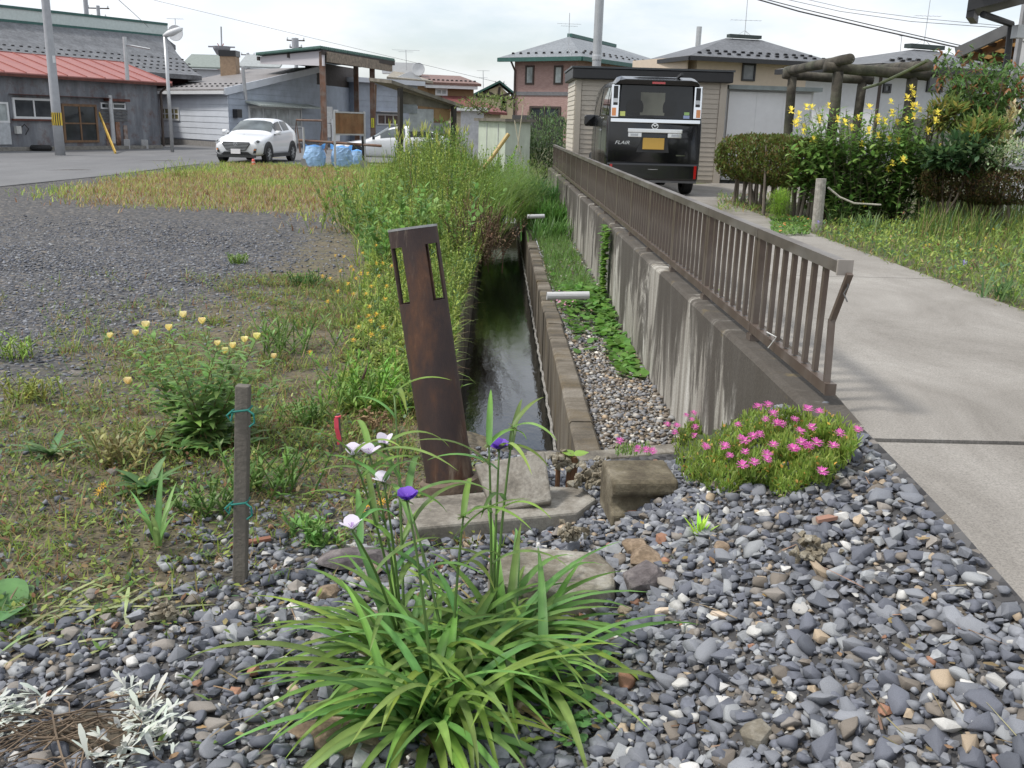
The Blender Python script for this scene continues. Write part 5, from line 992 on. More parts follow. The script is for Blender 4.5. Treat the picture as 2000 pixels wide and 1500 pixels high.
fK2 = Fac(fK.w(0, 0, -2.0)[:2], fK.w(0, 0)[:2]); fK2.boards(sk, [(.1, zs+.06), (1.98, zs+.06), (1.98, zt-.02), (.1, zt-.02)], .0905, mat('beige_lit_side', (.52, .47, .4), .55, var=.05), 'panel_board', 0.002, .016, .008)  # left side boards: panel beige made lighter, sunlight put into the colour
m = MB(); fK.box(m, -.08, zt, Ls+.08, zt+.2, -2.1, .16); m.build('fascia', BLK, sk, bevel=.02); m = MB(); fK.box(m, -.1, zt+.2, Ls+.1, zt+.235, -2.12, .18); m.build('roof_edge', mat('dark_grey_roof', (.05, .055, .06), .4), sk)
m = MB(); fK.box(m, 0, zs-.05, Ls, zs, -2, .02); m.build('base', BLK, sk)
fL = Fac((aty(1410, 300, YS+.3))[:2], (aty(1578, 300, YS+.5))[:2]); sl_ = thing('sliding_shed', 'white storage shed with sliding doors right of the beige shed', 'shed', fL.w(.8, zs)); zt2 = fL.uz(1480, 176)[1]
m = MB(); fL.box(m, .01, zs+.06, fL.len, zt2, -1.6, -.03); m.build('body', WHT, sl_)
DOORW = mat('white_door', (.7, .71, .73), .5, var=.04)
for k in range(3): m = MB(); a, b = .04+(fL.len-.1)*k/3, .04+(fL.len-.1)*(k+1)/3-.004; fL.box(m, a, zs+.1, b, zt2-.04, .0-.012*k, .03-.012*k); dd = m.build('sliding_door', DOORW, sl_, bevel=.006); m = MB(); fL.box(m, a+.03, zs+.7, a+.06, zs+.95, .03-.012*k, .04-.012*k); m.build('handle', ALU, dd)
m = MB(); fL.box(m, -.02, zt2, fL.len+.1, zt2+.08, -1.7, .15); m.build('roof', mat('grey_green_roof', (.2, .23, .23), .5), sl_); m = MB(); fL.box(m, 0, zs+.06, fL.len+.04, zs+.1, 0, .05); m.build('rail', ALU, sl_)
for k in range(9): m = MB(); fL.box(m, .03+k*.18, zs-.06, .19+k*.18, zs+.05, -.3, -.02); m.build('foundation_block', mat('block_grey', (.12, .12, .12), .9) if not k else bpy.data.materials['block_grey'], sl_)
m = MB(); pp_ = aty(1165, 128, 21.8); m.tube([(pp_[0], pp_[1], .6), (pp_[0], pp_[1], 8.5)], .097, 18); pl = m.build('utility_pole', mat('galvanised', (.4, .41, .42), .45, .4, var=.1), smooth_=False, label='thick grey metal pole rising behind the beige shed', cat='pole'); m = MB(); m.lathe([(.1, 0), (.105, .02), (.105, .1), (.1, .12)], (pp_[0], pp_[1], pp_[2]+.1), 18); m.build('band', ALU, pl)
# ---- M: cream house, N: white house
def hip_house(name, label, pL, pR, Yl, Yr, eave_py, wallc, roofc, apx, ridge, wins, depth=8, zf=.6, ov=.7):
    a = aty(pL, 200, Yl)[:2]; b = aty(pR, 200, Yr)[:2]; f = Fac(a, b); t = thing(name, label, 'house', f.w(f.len/2, zf)); ze = f.uz((pL+pR)/2, eave_py)[1]
    m = MB(); f.box(m, 0, zf-.1, f.len, ze, -depth, 0); m.build('wall', wallc, t)
    E_ = [f.w(-ov, ze, ov), f.w(f.len+ov, ze, ov), f.w(f.len+ov, ze, -depth-ov), f.w(-ov, ze, -depth-ov)]; zr = f.uz(apx[0], apx[1], -depth/2)[1]; rl = f.w(f.uz(ridge[0], apx[1], -depth/2)[0], zr, -depth/2); rr = f.w(f.uz(ridge[1], apx[1], -depth/2)[0], zr, -depth/2)
    for pts in ([E_[0], E_[1], rr, rl], [E_[1], E_[2], rr], [E_[2], E_[3], rl, rr], [E_[3], E_[0], rl]): roofslab(t, pts, roofc, .08)
    m = MB(); m.prism(E_, (0, 0, -.08)); m.build('soffit', mat(name+'_soffit', (.3, .28, .25), .8), t)
    for i in (0, 1, 3): m = MB(); m.bar(E_[i]+np.array([0, 0, -.1]), E_[(i+1) % 4]+np.array([0, 0, -.1]), .14, .16); m.build('gutter', BLK, t)
    m = MB(); c_ = (rl+rr)/2; m.bar(c_-f.u*.75+np.array([0, 0, .1]), c_+f.u*.75+np.array([0, 0, .1]), .3, .13); m.build('ridge_vent', mat('vent_dark', (.035, .05, .048), .5) if 'vent_dark' not in bpy.data.materials else bpy.data.materials['vent_dark'], t)
    guards(t, (E_[0]*.88+rl*.12, E_[1]*.88+rr*.12, rr, rl), (.0, .14), 14, BLK, .3, .14)
    for w_ in wins: f.window(t, *w_, BLK, glass(name+'_glass', (.12, .13, .14), .1) if name+'_glass' not in bpy.data.materials else bpy.data.materials[name+'_glass'], 1, .07)
    return t, f
DGR = roof_mat('dark_grey_roof_tiles', (.13, .135, .145), 4, .15); CREAM = mat('cream_siding', (.54, .45, .36), .7, var=.05); WSID = mat('white_siding', (.52, .53, .56), .65, var=.05)
ch, fM = hip_house('cream_house', 'cream two storey house with a dark hipped roof behind the storage sheds', 1356, 1580, 40, 41.5, 117, CREAM, DGR, (1445, 76), (1418, 1488), [(1450, 123, 1473, 159)], 3.2)
m = MB(); m.prism([fM.w(-.4, .5, 0), fM.w(-.4, 4.4, 0), fM.w(-1.0, 4.4, -4), fM.w(-1., .5, -4)], -fM.u*.05); m.build('side_wall', CREAM, ch)
antenna(1454, 75, 1460, -4, 44, 'TV antenna on the cream house ridge', ((.55, 1.3),), True)
m = MB(); m.tube([aty(1363, 90, 52), aty(1366, 52, 52)], .14, 8); m.build('flue', ALU, label='slim chimney flue left of the cream house roof', cat='flue')
wh, fN = hip_house('white_house', 'white two storey house with a grey roof behind the log pergola', 1716, 1950, 30, 32, 134, WSID, DGR, (1805, 98), (1785, 1825), [(1812, 145, 1838, 181), (1725, 163, 1737, 182)], 3.4)
m = MB(); a = fN.uz(1714, 190)[0]; fN.box(m, a-.03, .5, a+.03, fN.uz(1730, 140)[1], 0, .08); m.build('downpipe', BRD, wh); antenna(1803, 96, 1818, -4, 36, 'tall TV antenna on the white house ridge', ((.35, .9),), True)
antenna(1758, 100, 1761, 70, 45, 'short thin mast behind the log pergola', ((.0, .2),), False)
m = MB(); f_ = Fac(aty(1640, 260, 31), aty(1960, 260, 29)); f_.box(m, 0, .5, f_.len, f_.uz(1800, 232)[1], -.2, 0); m.build('block_wall', mat('grey_block_wall', (.2, .19, .18), .9, var=.15), label='grey block wall at the foot of the white house', cat='wall')
fo = Fac(aty(1572, 220, 46), aty(1625, 220, 46)); gh2 = thing('far_house', 'low dark roofed house glimpsed left of the log pergola', 'house', fo.w(0, .6)); m = MB(); fo.box(m, -1, .5, fo.len+1, fo.uz(1600, 215)[1], -5, 0); m.build('wall', WSID, gh2); m = MB(); z_ = fo.uz(1600, 214)[1]; m.prism([fo.w(-1.2, z_+.9, .5), fo.w(fo.len+1.5, z_-.2, .5), fo.w(fo.len+1.5, z_+.4, -5), fo.w(-1.2, z_+1.6, -5)], (0, 0, .12)); m.build('roof', DGR, gh2)
# ---- O: house at the right edge
WCL = mat('white_cladding', (.66, .66, .68), .6, var=.04); oA = aty(1978, 200, 13.6)[:2]; oB = (oA[0]+4.2, oA[1]-2.4); fO = Fac(oA, oB); oh = thing('white_clad_house', 'white clad house with deep black eaves at the right edge', 'house', fO.w(.5, .57))
m = MB(); fO.box(m, .0, .5, fO.len, 4.6, -6, -.001); m.build('wall', WCL, oh); fO.boards(oh, [(0, .6), (fO.len, .6), (fO.len, 4.6), (0, 4.6)], .33, WCL, 'cladding_board', 0, .02, .01)
fO2 = Fac(fO.w(0, 0, -6)[:2], oA); m = MB(); fO2.box(m, 0, .5, 6, 4.6, 0, .02); m.build('wall', WCL, oh)
z1 = aty(1888, 22, 12.9)[2]; c1 = aty(1888, 22, 12.9); m = MB(); ed = fO.u; q1 = c1+np.array([4.5, -2.6, 1.35]); m.prism([c1, q1, q1-fO.n*.8, c1-fO.n*.8], (0, 0, .14)); m.build('roof', BLK, oh)
m = MB(); m.bar(c1+np.array([.15, 0, .22]), q1+np.array([.15, 0, .22]), .25, .12); m.build('roof_edge', BLK, oh); m = MB(); m.bar(c1+np.array([.05, .0, -.03]), c1-fO.n*.8+np.array([.05, 0, -.03]), .09, .09); m.build('gutter', BLK, oh)
m = MB(); d0 = aty(1920, 28, 12.9); d1 = aty(1975, 47, 13.4); d2 = aty(1968, 110, 13.4); m.tube([d0, d1, d2, (d2[0], d2[1], .6)], .045, 8); m.build('downpipe', BLK, oh)
m = MB(); m.box(aty(1993, 62, 13.1), (.16, .16, .16)); m.build('wall_lamp', ALU, oh); m = MB(); m.bar(fO.w(-.03, .55, -.02), fO.w(-.03, 4.6, -.02), .08, .08); m.build('corner_trim', mat('grey_trim', (.3, .3, .31), .6), oh)
TANS = leaf_mat('tan_sheet', .5, .6, .1)
TANS.node_tree.nodes['Attribute'].attribute_name = 'none'
_c = N(TANS.node_tree, 'ShaderNodeRGB'); _c.outputs[0].default_value = (.55, .42, .26, 1)
for l_ in list(TANS.node_tree.links):
    if l_.from_node.type == 'ATTRIBUTE': TANS.node_tree.links.new(_c.outputs[0], l_.to_socket)
cpk = thing('patio_roof', 'sloping patio roof with timber rafters beside the white clad house', 'roof', aty(1930, 300, 15)*np.array([1, 1, 0])+np.array([0, 0, .57])); g0 = aty(1868, 108, 15.2); g1 = aty(1977, 58, 14.4); gb = np.array([2.6, 2.0, -.1])
m = MB(); m.prism([g0, g1, g1+gb, g0+gb], (0, 0, .03)); m.build('roof_sheet', TANS, cpk); m = MB(); m.bar(g0+np.array([0, 0, .03]), g1+np.array([0, 0, .03]), .06, .16); m.build('edge_trim', mat('dark_trim', (.1, .1, .1), .5), cpk)
for k in range(5): m = MB(); a = g0+gb*(k+.4)/5; b = g1+gb*(k+.4)/5; m.bar(a-np.array([0, 0, .06]), b-np.array([0, 0, .06]), .06, .1); m.build('rafter', WOODB, cpk)
for k in range(4): m = MB(); f = (k+.3)/4; a = g0*(1-f)+g1*f; m.bar(a-np.array([0, 0, .03]), a+gb-np.array([0, 0, .03]), .05, .05); m.build('batten', BRD, cpk)
for f in (): a = g0*(1-f)+g1*f+gb*.98; m = MB(); m.bar((a[0], a[1], .57), a-np.array([0, 0, .08]), .1, .1); m.build('post', WOODB, cpk)
# ---- poles, lamps, wires, tower
CONC = mat('pole_concrete', (.36, .37, .39), .8, var=.08)
p0 = atz(118, 303, .02); up = thing('utility_pole', 'tall concrete utility pole with a black and yellow band beside the road', 'pole', p0); h_ = 9.5
def taper(h): return .18-.07*h/10
m = MB(); m.tube([p0+np.array([0, 0, h]) for h in (-.1, 2, 4, 6, h_)], [taper(h) for h in (0, 2, 4, 6, h_)], 20); m.build('shaft', CONC, up, smooth_=True)
zb0, zb1 = aty(113, 246, p0[1])[2], aty(111, 221, p0[1])[2]; m = MB(); m.tube([p0+np.array([0, 0, zb0]), p0+np.array([0, 0, zb1])], taper(2)+.012, 20); m.build('warning_band', mat('band_yellow', (.7, .5, .05), .5, var=.03), up)
for k in range(5): a0 = -2.35+k*.42; m = MB(); r = taper(2)+.016; m.add([p0+np.array([r*math.cos(a0+d), r*math.sin(a0+d), z]) for z in (zb0, zb1) for d in (0, .1, .2)], [(0, 1, 4, 3), (1, 2, 5, 4)]); m.build('band_stripe', BLK, up)
m = MB(); r = taper(3.7)+.012; z0, z1 = aty(106, 124, p0[1])[2], aty(106, 110, p0[1])[2]; m.add([p0+np.array([r*math.cos(a), r*math.sin(a), z]) for z in (z0, z1) for a in (-.9, -.5, -.1)], [(0, 1, 4, 3), (1, 2, 5, 4)]); m.build('number_plate', WHT, up)
q0 = atz(337, 297, .02); q1 = aty(324, 72, q0[1]); lp = thing('street_lamp', 'slim grey street lamp at the road edge by the workshop', 'lamp', q0); m = MB(); m.tube([q0, (q0[0], q0[1], q1[2])], .075, 12); m.build('post', ALU, lp, smooth_=True)
m = MB(); hd_ = np.array([q0[0], q0[1], q1[2]]); m.lathe([(.02, -.12), (.16, -.05), (.17, .02), (.1, .09), (.02, .1)], (0, 0, 0), 14); m.V = [tuple(np.array([v[0]*2.6+.35, v[1], v[2]*1.3+v[0]*.9+.2])+hd_) for v in m.V]; m.build('lamp_head', WHT, lp, smooth_=True)
p2 = aty(247, 130, 44); m = MB(); m.tube([(p2[0], p2[1], 3), aty(243, 72, 44)], .09, 8); m.tube([aty(244, 87, 44), aty(293, 96, 44)], .04, 6); m.build('vent_pole', ALU, label='short grey pole with a horizontal bar behind the red roof', cat='pole')
def upole(px, pyt, Y, label, arm=1.2, r=.16, pyb=None):
    t_ = aty(px, pyt, Y); b = np.array([t_[0], t_[1], 0.]); t = thing('utility_pole', label, 'pole', b); m = MB(); m.tube([b, t_], [r*1.25, r], 10); m.build('shaft', CONC, t)
    for f, w in ((.02, arm), (.09, arm*.7)): c = t_*(1-f)+b*f; m = MB(); m.bar(c-np.array([w/2, -.1, 0]), c+np.array([w/2, .1, 0]), .1); m.build('crossarm', BRD, t); m = MB(); [m.lathe([(.05, 0), (.09, .05), (.05, .1), (.08, .15), (.03, .22)], c+np.array([w*k/2.2, 0, .05]), 8) for k in (-1, 0, 1)]; m.build('insulators', WHT, t)
    return t
upole(164, -30, 75, 'distant utility pole above the middle of the grey tiled roof'); upole(191, 11, 95, 'small distant utility pole behind the ridge of the grey roof', 2.0); upole(231, 36, 130, 'tiny far utility pole behind the grey roof ridge', 2.4); upole(577, 75, 90, 'utility pole with crossarms above the workshop', 1.6); upole(484, 104, 110, 'far utility pole left of the workshop canopy', 1.5); upole(976, 160, 110, 'far utility pole by the half timbered house', 1.0, .1)
m = MB(); c = aty(577, 98, 89); m.tube([c, c+np.array([0, 0, 1.0])], .3, 12); m.build('transformer', CONC, label='pole mounted transformer above the workshop', cat='transformer')
tw = aty(433, 96, 190); tb = aty(433, 130, 190); wt = thing('lattice_tower', 'red and white lattice tower far away with a round platform', 'tower', (tw[0], tw[1], 0)); m = MB()
for sx_, sy_ in ((-1, -1), (1, -1), (1, 1), (-1, 1)): m.bar((tw[0]+sx_*1.1, tw[1]+sy_*1.1, 0), (tw[0]+sx_*.5, tw[1]+sy_*.5, tw[2]), .25)
for k in range(7): z = tw[2]*(k+.5)/7; w_ = 1.1-.6*k/7; m.bar((tw[0]-w_, tw[1]-w_, z), (tw[0]+w_, tw[1]-w_, z+tw[2]/7), .15); m.bar((tw[0]+w_, tw[1]-w_, z), (tw[0]-w_, tw[1]-w_, z+tw[2]/7), .15)
m.build('lattice', mat('tower_red', (.45, .22, .2), .7), wt); m = MB(); m.lathe([(.9, -1.2), (1.6, 0), (1.7, .5), (.4, .5)], tw, 12); m.bar(tw+np.array([-2.5, 0, .4]), tw+np.array([2.5, 0, .4]), .25); m.build('platform', mat('tower_grey', (.25, .25, .27), .7), wt); m = MB(); m.tube([tw, tw+np.array([.1, 0, 4.])], .16, 6); m.build('mast', CONC, wt)
m = MB(); c = aty(449, 125, 62); m.box((c[0], c[1], c[2]-.6), (.95, .95, 2.2)); ck = m.build('chimney', mat('tan_chimney', (.34, .24, .16), .8), label='square tan chimney with a dark cap behind the workshop roof', cat='chimney'); m = MB(); m.box((c[0], c[1], c[2]+.6), (1.05, 1.05, .35)); m.build('cap', BLK, ck)
for (x0, x1, y, Y, c, lab, nm) in ((370, 440, 125, 85, (.2, .23, .21), 'low green grey roofed building behind the chimney', 'far_building'), (480, 540, 124, 90, (.3, .32, .32), 'small pale gabled roof behind the workshop', 'far_building')):
    f_ = Fac(aty(x0, 200, Y), aty(x1, 200, Y)); t = thing(nm, lab, 'building', f_.w(f_.len/2, 0)); z_ = f_.uz((x0+x1)/2, y+10)[1]; m = MB(); f_.box(m, 0, 0, f_.len, z_, -6, 0); m.build('wall', WSID, t); m = MB(); m.prism([f_.w(-.5, z_, .5), f_.w(f_.len+.5, z_, .5), f_.w(f_.len+.5, z_+1.2, -3), f_.w(-.5, z_+1.2, -3)], (0, 0, .15)); m.build('roof', mat('far_roof_'+str(x0), c, .6), t)
WIRE = mat('wire_black', (.03, .03, .035), .6)
def wire(pts, r, label):
    P_ = [np.array(p) for p in pts]; out_ = []
    for k in range(len(P_)-1):
        for t in np.linspace(0, 1, 9)[:-1]: q_ = P_[k]*(1-t)+P_[k+1]*t; out_.append(q_)
    out_.append(P_[-1]); m = MB(); m.tube(out_, r, 5); m.build('overhead_wire', WIRE, label=label, cat='wire')
wire([aty(1470, -4, 20), aty(1560, 22, 19.5), aty(1700, 55, 19), aty(1885, 96, 18)], .014, 'thick sagging black cable crossing the sky above the log pergola')
wire([aty(1478, -6, 20), aty(1570, 18, 19.5), aty(1710, 51, 19), aty(1890, 92, 18)], .009, 'thinner cable running just above the thick sagging one')
wire([aty(1520, -5, 24), aty(1640, 22, 23), aty(1780, 42, 22), aty(1975, 56, 21)], .006, 'faint thin wire high above the white house')
wire([aty(1520, -14, 24), aty(1660, 18, 23), aty(1800, 36, 22), aty(1975, 52, 21)], .005, 'faintest upper wire at the top right of the sky')
wire([aty(232, 0, 50), aty(260, 25, 52), aty(290, 53, 60)], .014, 'slanting wire meeting the right end of the grey roof ridge')
wire([aty(300, 0, 80), aty(600, 72, 80), aty(990, 165, 80)], .012, 'faint long wire sloping across the sky towards the half timbered house')
# ================================================================== VEHICLES
def paint(name, c, rough=.25, coat=1.0, metal=0.):
    m, t, b, L = base_mat(name); b.inputs['Base Color'].default_value = (*c, 1); b.inputs['Roughness'].default_value = rough; b.inputs['Metallic'].default_value = metal
    b.inputs['Coat Weight'].default_value = coat; b.inputs['Coat Roughness'].default_value = .05; n = noise(t, 3, 4); r = ramp(t, [(.3, (rough*.9,)*3), (.8, (min(1, rough*1.5),)*3)]); L(n.outputs[0], r.inputs[0]); L(r.outputs[0], b.inputs['Roughness']); return m
CHROME = paint('chrome', (.72, .74, .76), .12, 0, 1.); WPAINT = paint('white_paint', (.72, .73, .75), .3); BPAINT = paint('black_paint', (.004, .0045, .006), .2, .35); CARGL = glass('car_glass', (.012, .014, .016), .03); CARGL2 = glass('car_glass_pale', (.1, .115, .12), .05)
RUB = mat('tyre_rubber', (.02, .02, .021), .8); BPL = mat('black_plastic', (.03, .031, .033), .6); REDL = paint('red_lens', (.45, .012, .012), .15); ORL = paint('amber_lens', (.7, .25, .06), .2); CLR = paint('clear_lens', (.5, .52, .54), .1)
class Car:
    def __init__(s, root, org, ang, st):
        s.root = root; s.o = np.array(org, float); s.c, s.s = math.cos(ang), math.sin(ang); s.st = st
    def w(s, x, y, z): return s.o+np.array([x*s.c-y*s.s, x*s.s+y*s.c, z])
    def ring(s, i):
        y, pts = s.st[i][0], s.st[i][1]; sh = s.st[i][2] if len(s.st[i]) > 2 else (lambda z: 0)
        P_ = [(-x, y+sh(z), z) for x, z in pts]+[(x, y+sh(z), z) for x, z in pts[::-1][1:]]; return P_
    def body(s, mat_, name='body', sub=1):
        k = len(s.ring(0)); V = [s.w(*p) for i in range(len(s.st)) for p in s.ring(i)]; n = len(s.st)
        F = [(i*k+j, i*k+j+1, (i+1)*k+j+1, (i+1)*k+j) for i in range(n-1) for j in range(k-1)]
        F += [(i*k+k-1, i*k, (i+1)*k, (i+1)*k+k-1) for i in range(n-1)]
        F += [list(range(k)), [(n-1)*k+j for j in range(k)][::-1]]
        o = mesh_obj(name, V, F, mat_, s.root, True); b = o.modifiers.new('s', 'SUBSURF'); b.levels = b.render_levels = sub; b.subdivision_type = 'SIMPLE' if sub == 0 else 'CATMULL_CLARK'
        me = o.data; bm = bmesh.new(); bm.from_mesh(me); bmesh.ops.recalc_face_normals(bm, faces=bm.faces); bm.to_mesh(me); bm.free(); return o
    def panel(s, i0, i1, j0, j1, mat_, name, off=.012, fi=(0, 1), fj=(0, 1), side=1, par=None, n=4):
        """patch laid on the body surface between stations i0..i1 and profile points j0..j1 (left half), mirrored if side=-1"""
        def S(u, v):
            i = min(int(u), len(s.st)-2); a = u-i; P0, P1 = s.ring(i), s.ring(i+1); j = min(int(v), len(P0)-2); b = v-j
            p = (np.array(P0[j])*(1-b)+np.array(P0[j+1])*b)*(1-a)+(np.array(P1[j])*(1-b)+np.array(P1[j+1])*b)*a; return p
        us = np.linspace(i0+(i1-i0)*fi[0], i0+(i1-i0)*fi[1], n+1); vs = np.linspace(j0+(j1-j0)*fj[0], j0+(j1-j0)*fj[1], n+1); G = np.array([[S(u, v) for v in vs] for u in us])
        ctr = np.array([0, (s.st[0][0]+s.st[-1][0])/2, .9]); V = []; 
        for a in range(n+1):
            for b in range(n+1):
                du = G[min(a+1, n), b]-G[max(a-1, 0), b]; dv = G[a, min(b+1, n)]-G[a, max(b-1, 0)]; nr = np.cross(du, dv); nr /= (np.linalg.norm(nr)+1e-9)
                if nr@(G[a, b]-ctr) < 0: nr = -nr
                q = G[a, b]+nr*off; q[0] *= side; V.append(s.w(*q))
        F = [(a*(n+1)+b, a*(n+1)+b+1, (a+1)*(n+1)+b+1, (a+1)*(n+1)+b) for a in range(n) for b in range(n)]; return mesh_obj(name, V, F, mat_, par or s.root, True)
    def plate(s, pts, d, mat_, name, par=None, bevel=0):       # polygon in x,y,z local extruded by d
        m = MB(); q = [s.w(*p) for p in pts]; m.prism(q, s.w(*d)-s.w(0, 0, 0)); return m.build(name, mat_, par or s.root, bevel=bevel)
    def wheel(s, x, y, r, wd=.19, rim=None):
        m = MB(); sd = 1 if x > 0 else -1; k = 28; prof = [(r*.62, -wd/2), (r*.95, -wd/2), (r, -wd*.36), (r, wd*.36), (r*.95, wd/2), (r*.62, wd/2)]; V = []
        for rr, h in prof: V += [s.w(x+h, y+rr*math.cos(2*PI*j/k), r+rr*math.sin(2*PI*j/k)) for j in range(k)]
        m.add(V, [(i*k+j, i*k+(j+1) % k, (i+1)*k+(j+1) % k, (i+1)*k+j) for i in range(5) for j in range(k)]); wh_ = m.build('wheel', RUB, s.root)
        m = MB(); V = [s.w(x+sd*(wd*.3), y+r*.63*math.cos(2*PI*j/k), r+r*.63*math.sin(2*PI*j/k)) for j in range(k)]; m.add(V, [list(range(k))]); m.build('hub', BPL, wh_)
        m = MB()
        for q in range(7):
            a = 2*PI*q/7; p0 = s.w(x+sd*wd*.44, y, r); p1 = s.w(x+sd*wd*.42, y+r*.6*math.cos(a), r+r*.6*math.sin(a)); m.bar(p0, p1, .035, .03)
        V = [s.w(x+sd*wd*.46, y+rr*math.cos(2*PI*j/k), r+rr*math.sin(2*PI*j/k)) for rr in (r*.58, r*.65) for j in range(k)]; m.add(V, [(j, (j+1) % k, k+(j+1) % k, k+j) for j in range(k)]); m.build('rim', rim or ALU, wh_); return wh_
def logo(car, x, z, y, r, par, mat_, sgn=-1):
    m = MB(); k = 20
    for j in range(k):
        a0, a1 = 2*PI*j/k, 2*PI*(j+1)/k; m.bar(car.w(x+r*1.2*math.cos(a0), y, z+r*math.sin(a0)), car.w(x+r*1.2*math.cos(a1), y, z+r*math.sin(a1)), .012, .012)
    for sx_ in (-1, 1):
        m.bar(car.w(x+sx_*r*1.1, y, z+r*.35), car.w(x+sx_*r*.45, y, z+r*.45), .014, .014); m.bar(car.w(x+sx_*r*.45, y, z+r*.45), car.w(x, y, z-r*.25), .016, .016)
    return m.build('emblem', mat_, par)
def text_mesh(s, body, size, car, x, y, z, mat_, name, par, shear=.3):
    cu = bpy.data.curves.new(name, 'FONT'); cu.body = body; cu.size = size; cu.extrude = .004; cu.shear = shear; tmp = bpy.data.objects.new('t', cu); COL.objects.link(tmp)
    dg = bpy.context.evaluated_depsgraph_get(); dg.update(); me = bpy.data.meshes.new_from_object(tmp.evaluated_get(dg)); V = [car.w(x+v.co.x*1.25, y-v.co.z, z+v.co.y) for v in me.vertices]; F = [list(p.vertices) for p in me.polygons]
    bpy.data.objects.remove(tmp); return mesh_obj(name, V, F, mat_, par)
# ---- black van, seen from behind
YV = 15.3; xr = aty(1365, 330, YV)[0]; zv = float(slab_z(14.6))+.003; xc = xr-.7375
van = thing('van', 'black tall minivan parked on the driveway with its rear towards the camera', 'van', (xc, YV+1.7, zv))
hp = lambda w: [(w*.86, .2), (w*.985, .28), (w, .5), (w, .85), (w*.995, 1.08), (w*.98, 1.2), (w*.945, 1.5), (w*.91, 1.66), (w*.8, 1.745), (w*.4, 1.785), (0, 1.79)]
def squash(w, top, k=.96): return [(x*k, min(z, .15+(top-.15)*(z-.15)/(1.79-.15)) if False else (z if z < top-.12 else top-.12+(z-(top-.12))/(1.79-(top-.12))*.12)) for x, z in hp(w)]
rl_ = lambda z: .05*max(0, z-1.1)+.03*max(0, .4-z)
st = [(0, hp(.715), rl_), (.03, hp(.7375), rl_), (.3, hp(.7375)), (1.2, hp(.7375)), (2.15, hp(.7375)), (2.45, [(x, z if z < 1.5 else 1.5+(z-1.5)*.55) for x, z in hp(.7375)]), (2.85, squash(.735, 1.06)), (3.28, squash(.7, .93)), (3.39, squash(.62, .8))]
cv_ = Car(van, (xc, YV, zv), 0, st); cv_.body(BPAINT, 'body', 0)
yr = lambda z: rl_(z)
def rp2(x0, x1, z0, z1, d, mt, nm, par=None, bevel=0, x0t=None, x1t=None, back=.01): return cv_.plate([(x0, yr(z0)-back+.012, z0), (x1, yr(z0)-back+.012, z0), (x1 if x1t is None else x1t, yr(z1)-back+.012, z1), (x0 if x0t is None else x0t, yr(z1)-back+.012, z1)], (0, -d, 0), mt, nm, par, bevel)
rw_ = rp2(-.575, .575, 1.175, 1.665, .012, CARGL, 'rear_window', x0t=-.55, x1t=.55)
GSEAT = mat('seat_shadow', (.13, .125, .1), .3)
rp2(-.25, .13, 1.22, 1.56, .002, glass('seen_interior', (.14, .14, .11), .05), 'interior', rw_, back=.023)
for x0, x1 in ((-.47, -.2), (.1, .32)): m = MB(); cxm = (x0+x1)/2; hw = (x1-x0)/2; m.prism([cv_.w(cxm+hw*math.cos(a)*abs(math.cos(a))**-.4 if abs(math.cos(a)) > 1e-3 else cxm, yr(1.4)-.016, 1.33+.13*math.sin(a)) for a in np.linspace(0, 2*PI, 15)[:-1]], (0, -.004, 0)); m.build('headrest', CARGL, rw_)
m = MB(); m.bar(cv_.w(-.02, -.02, 1.2), cv_.w(-.44, -.02, 1.215), .012, .02); m.build('wiper', BPL, van)
for sgn in (-1, 1):
    tl = rp2(sgn*.58 if sgn < 0 else .58, sgn*.705 if sgn < 0 else .705, 1.18, 1.665, .03, CHROME, 'tail_lamp', bevel=.01); ab = (lambda a, b: (-b, -a) if sgn < 0 else (a, b))
    rp2(*ab(.605, .675), 1.36, 1.645, .006, BPL, 'lens', tl, back=.04); rp2(*ab(.605, .675), 1.4, 1.46, .006, CLR, 'lens', tl, back=.046); rp2(*ab(.625, .69), 1.2, 1.32, .006, ORL, 'lens', tl, back=.04)
    rp2(*ab(.645, .685), .27, .47, .012, REDL, 'reflector', back=.065)
rp2(-.7, .7, 1.105, 1.165, .022, CHROME, 'chrome_strip', bevel=.008)
rp2(-.43, .43, .955, 1.02, .05, CHROME, 'garnish_bar', bevel=.012); rp2(-.42, -.2, .885, .955, .035, CHROME, 'garnish_end', bevel=.01); rp2(.2, .42, .885, .955, .035, CHROME, 'garnish_end', bevel=.01)
for x in (-.32, .32): rp2(x-.06, x+.06, .9, .94, .01, CLR, 'reverse_lamp', back=.04)
rp2(-.27, .24, .66, .885, .008, BPL, 'plate_recess', x0t=-.2, x1t=.2); rp2(-.18, .16, .705, .88, .012, mat('yellow_plate', (.62, .38, .08), .5, var=.02), 'number_plate', back=.02, bevel=.012)
logo(cv_, -.005, 1.06, -.02, .04, van, CHROME); text_mesh(None, 'FLAIR', .075, cv_, -.62, -.012, .775, CHROME, 'badge_lettering', van); rp2(.36, .5, .615, .63, .004, CHROME, 'badge', back=.012)
rp2(-.56, -.48, 1.2, 1.27, .002, paint('sticker_a', (.6, .65, .2), .5, 0), 'sticker', rw_, back=.025); rp2(.44, .52, 1.235, 1.28, .002, paint('sticker_b', (.35, .55, .2), .5, 0), 'sticker', rw_, back=.025); rp2(.43, .525, 1.185, 1.23, .002, paint('sticker_c', (.35, .42, .65), .5, 0), 'sticker', rw_, back=.025)
cv_.plate([(-.715, -.06, .23), (.715, -.06, .23), (.722, -.06, .5), (-.722, -.06, .5)], (0, .09, 0), BPAINT, 'bumper', bevel=.035); cv_.plate([(-.7, -.045, .2), (.7, -.045, .2), (.7, -.045, .235), (-.7, -.045, .235)], (0, .2, 0), mat('bumper_lip', (.1, .1, .105), .4), 'bumper_lip')
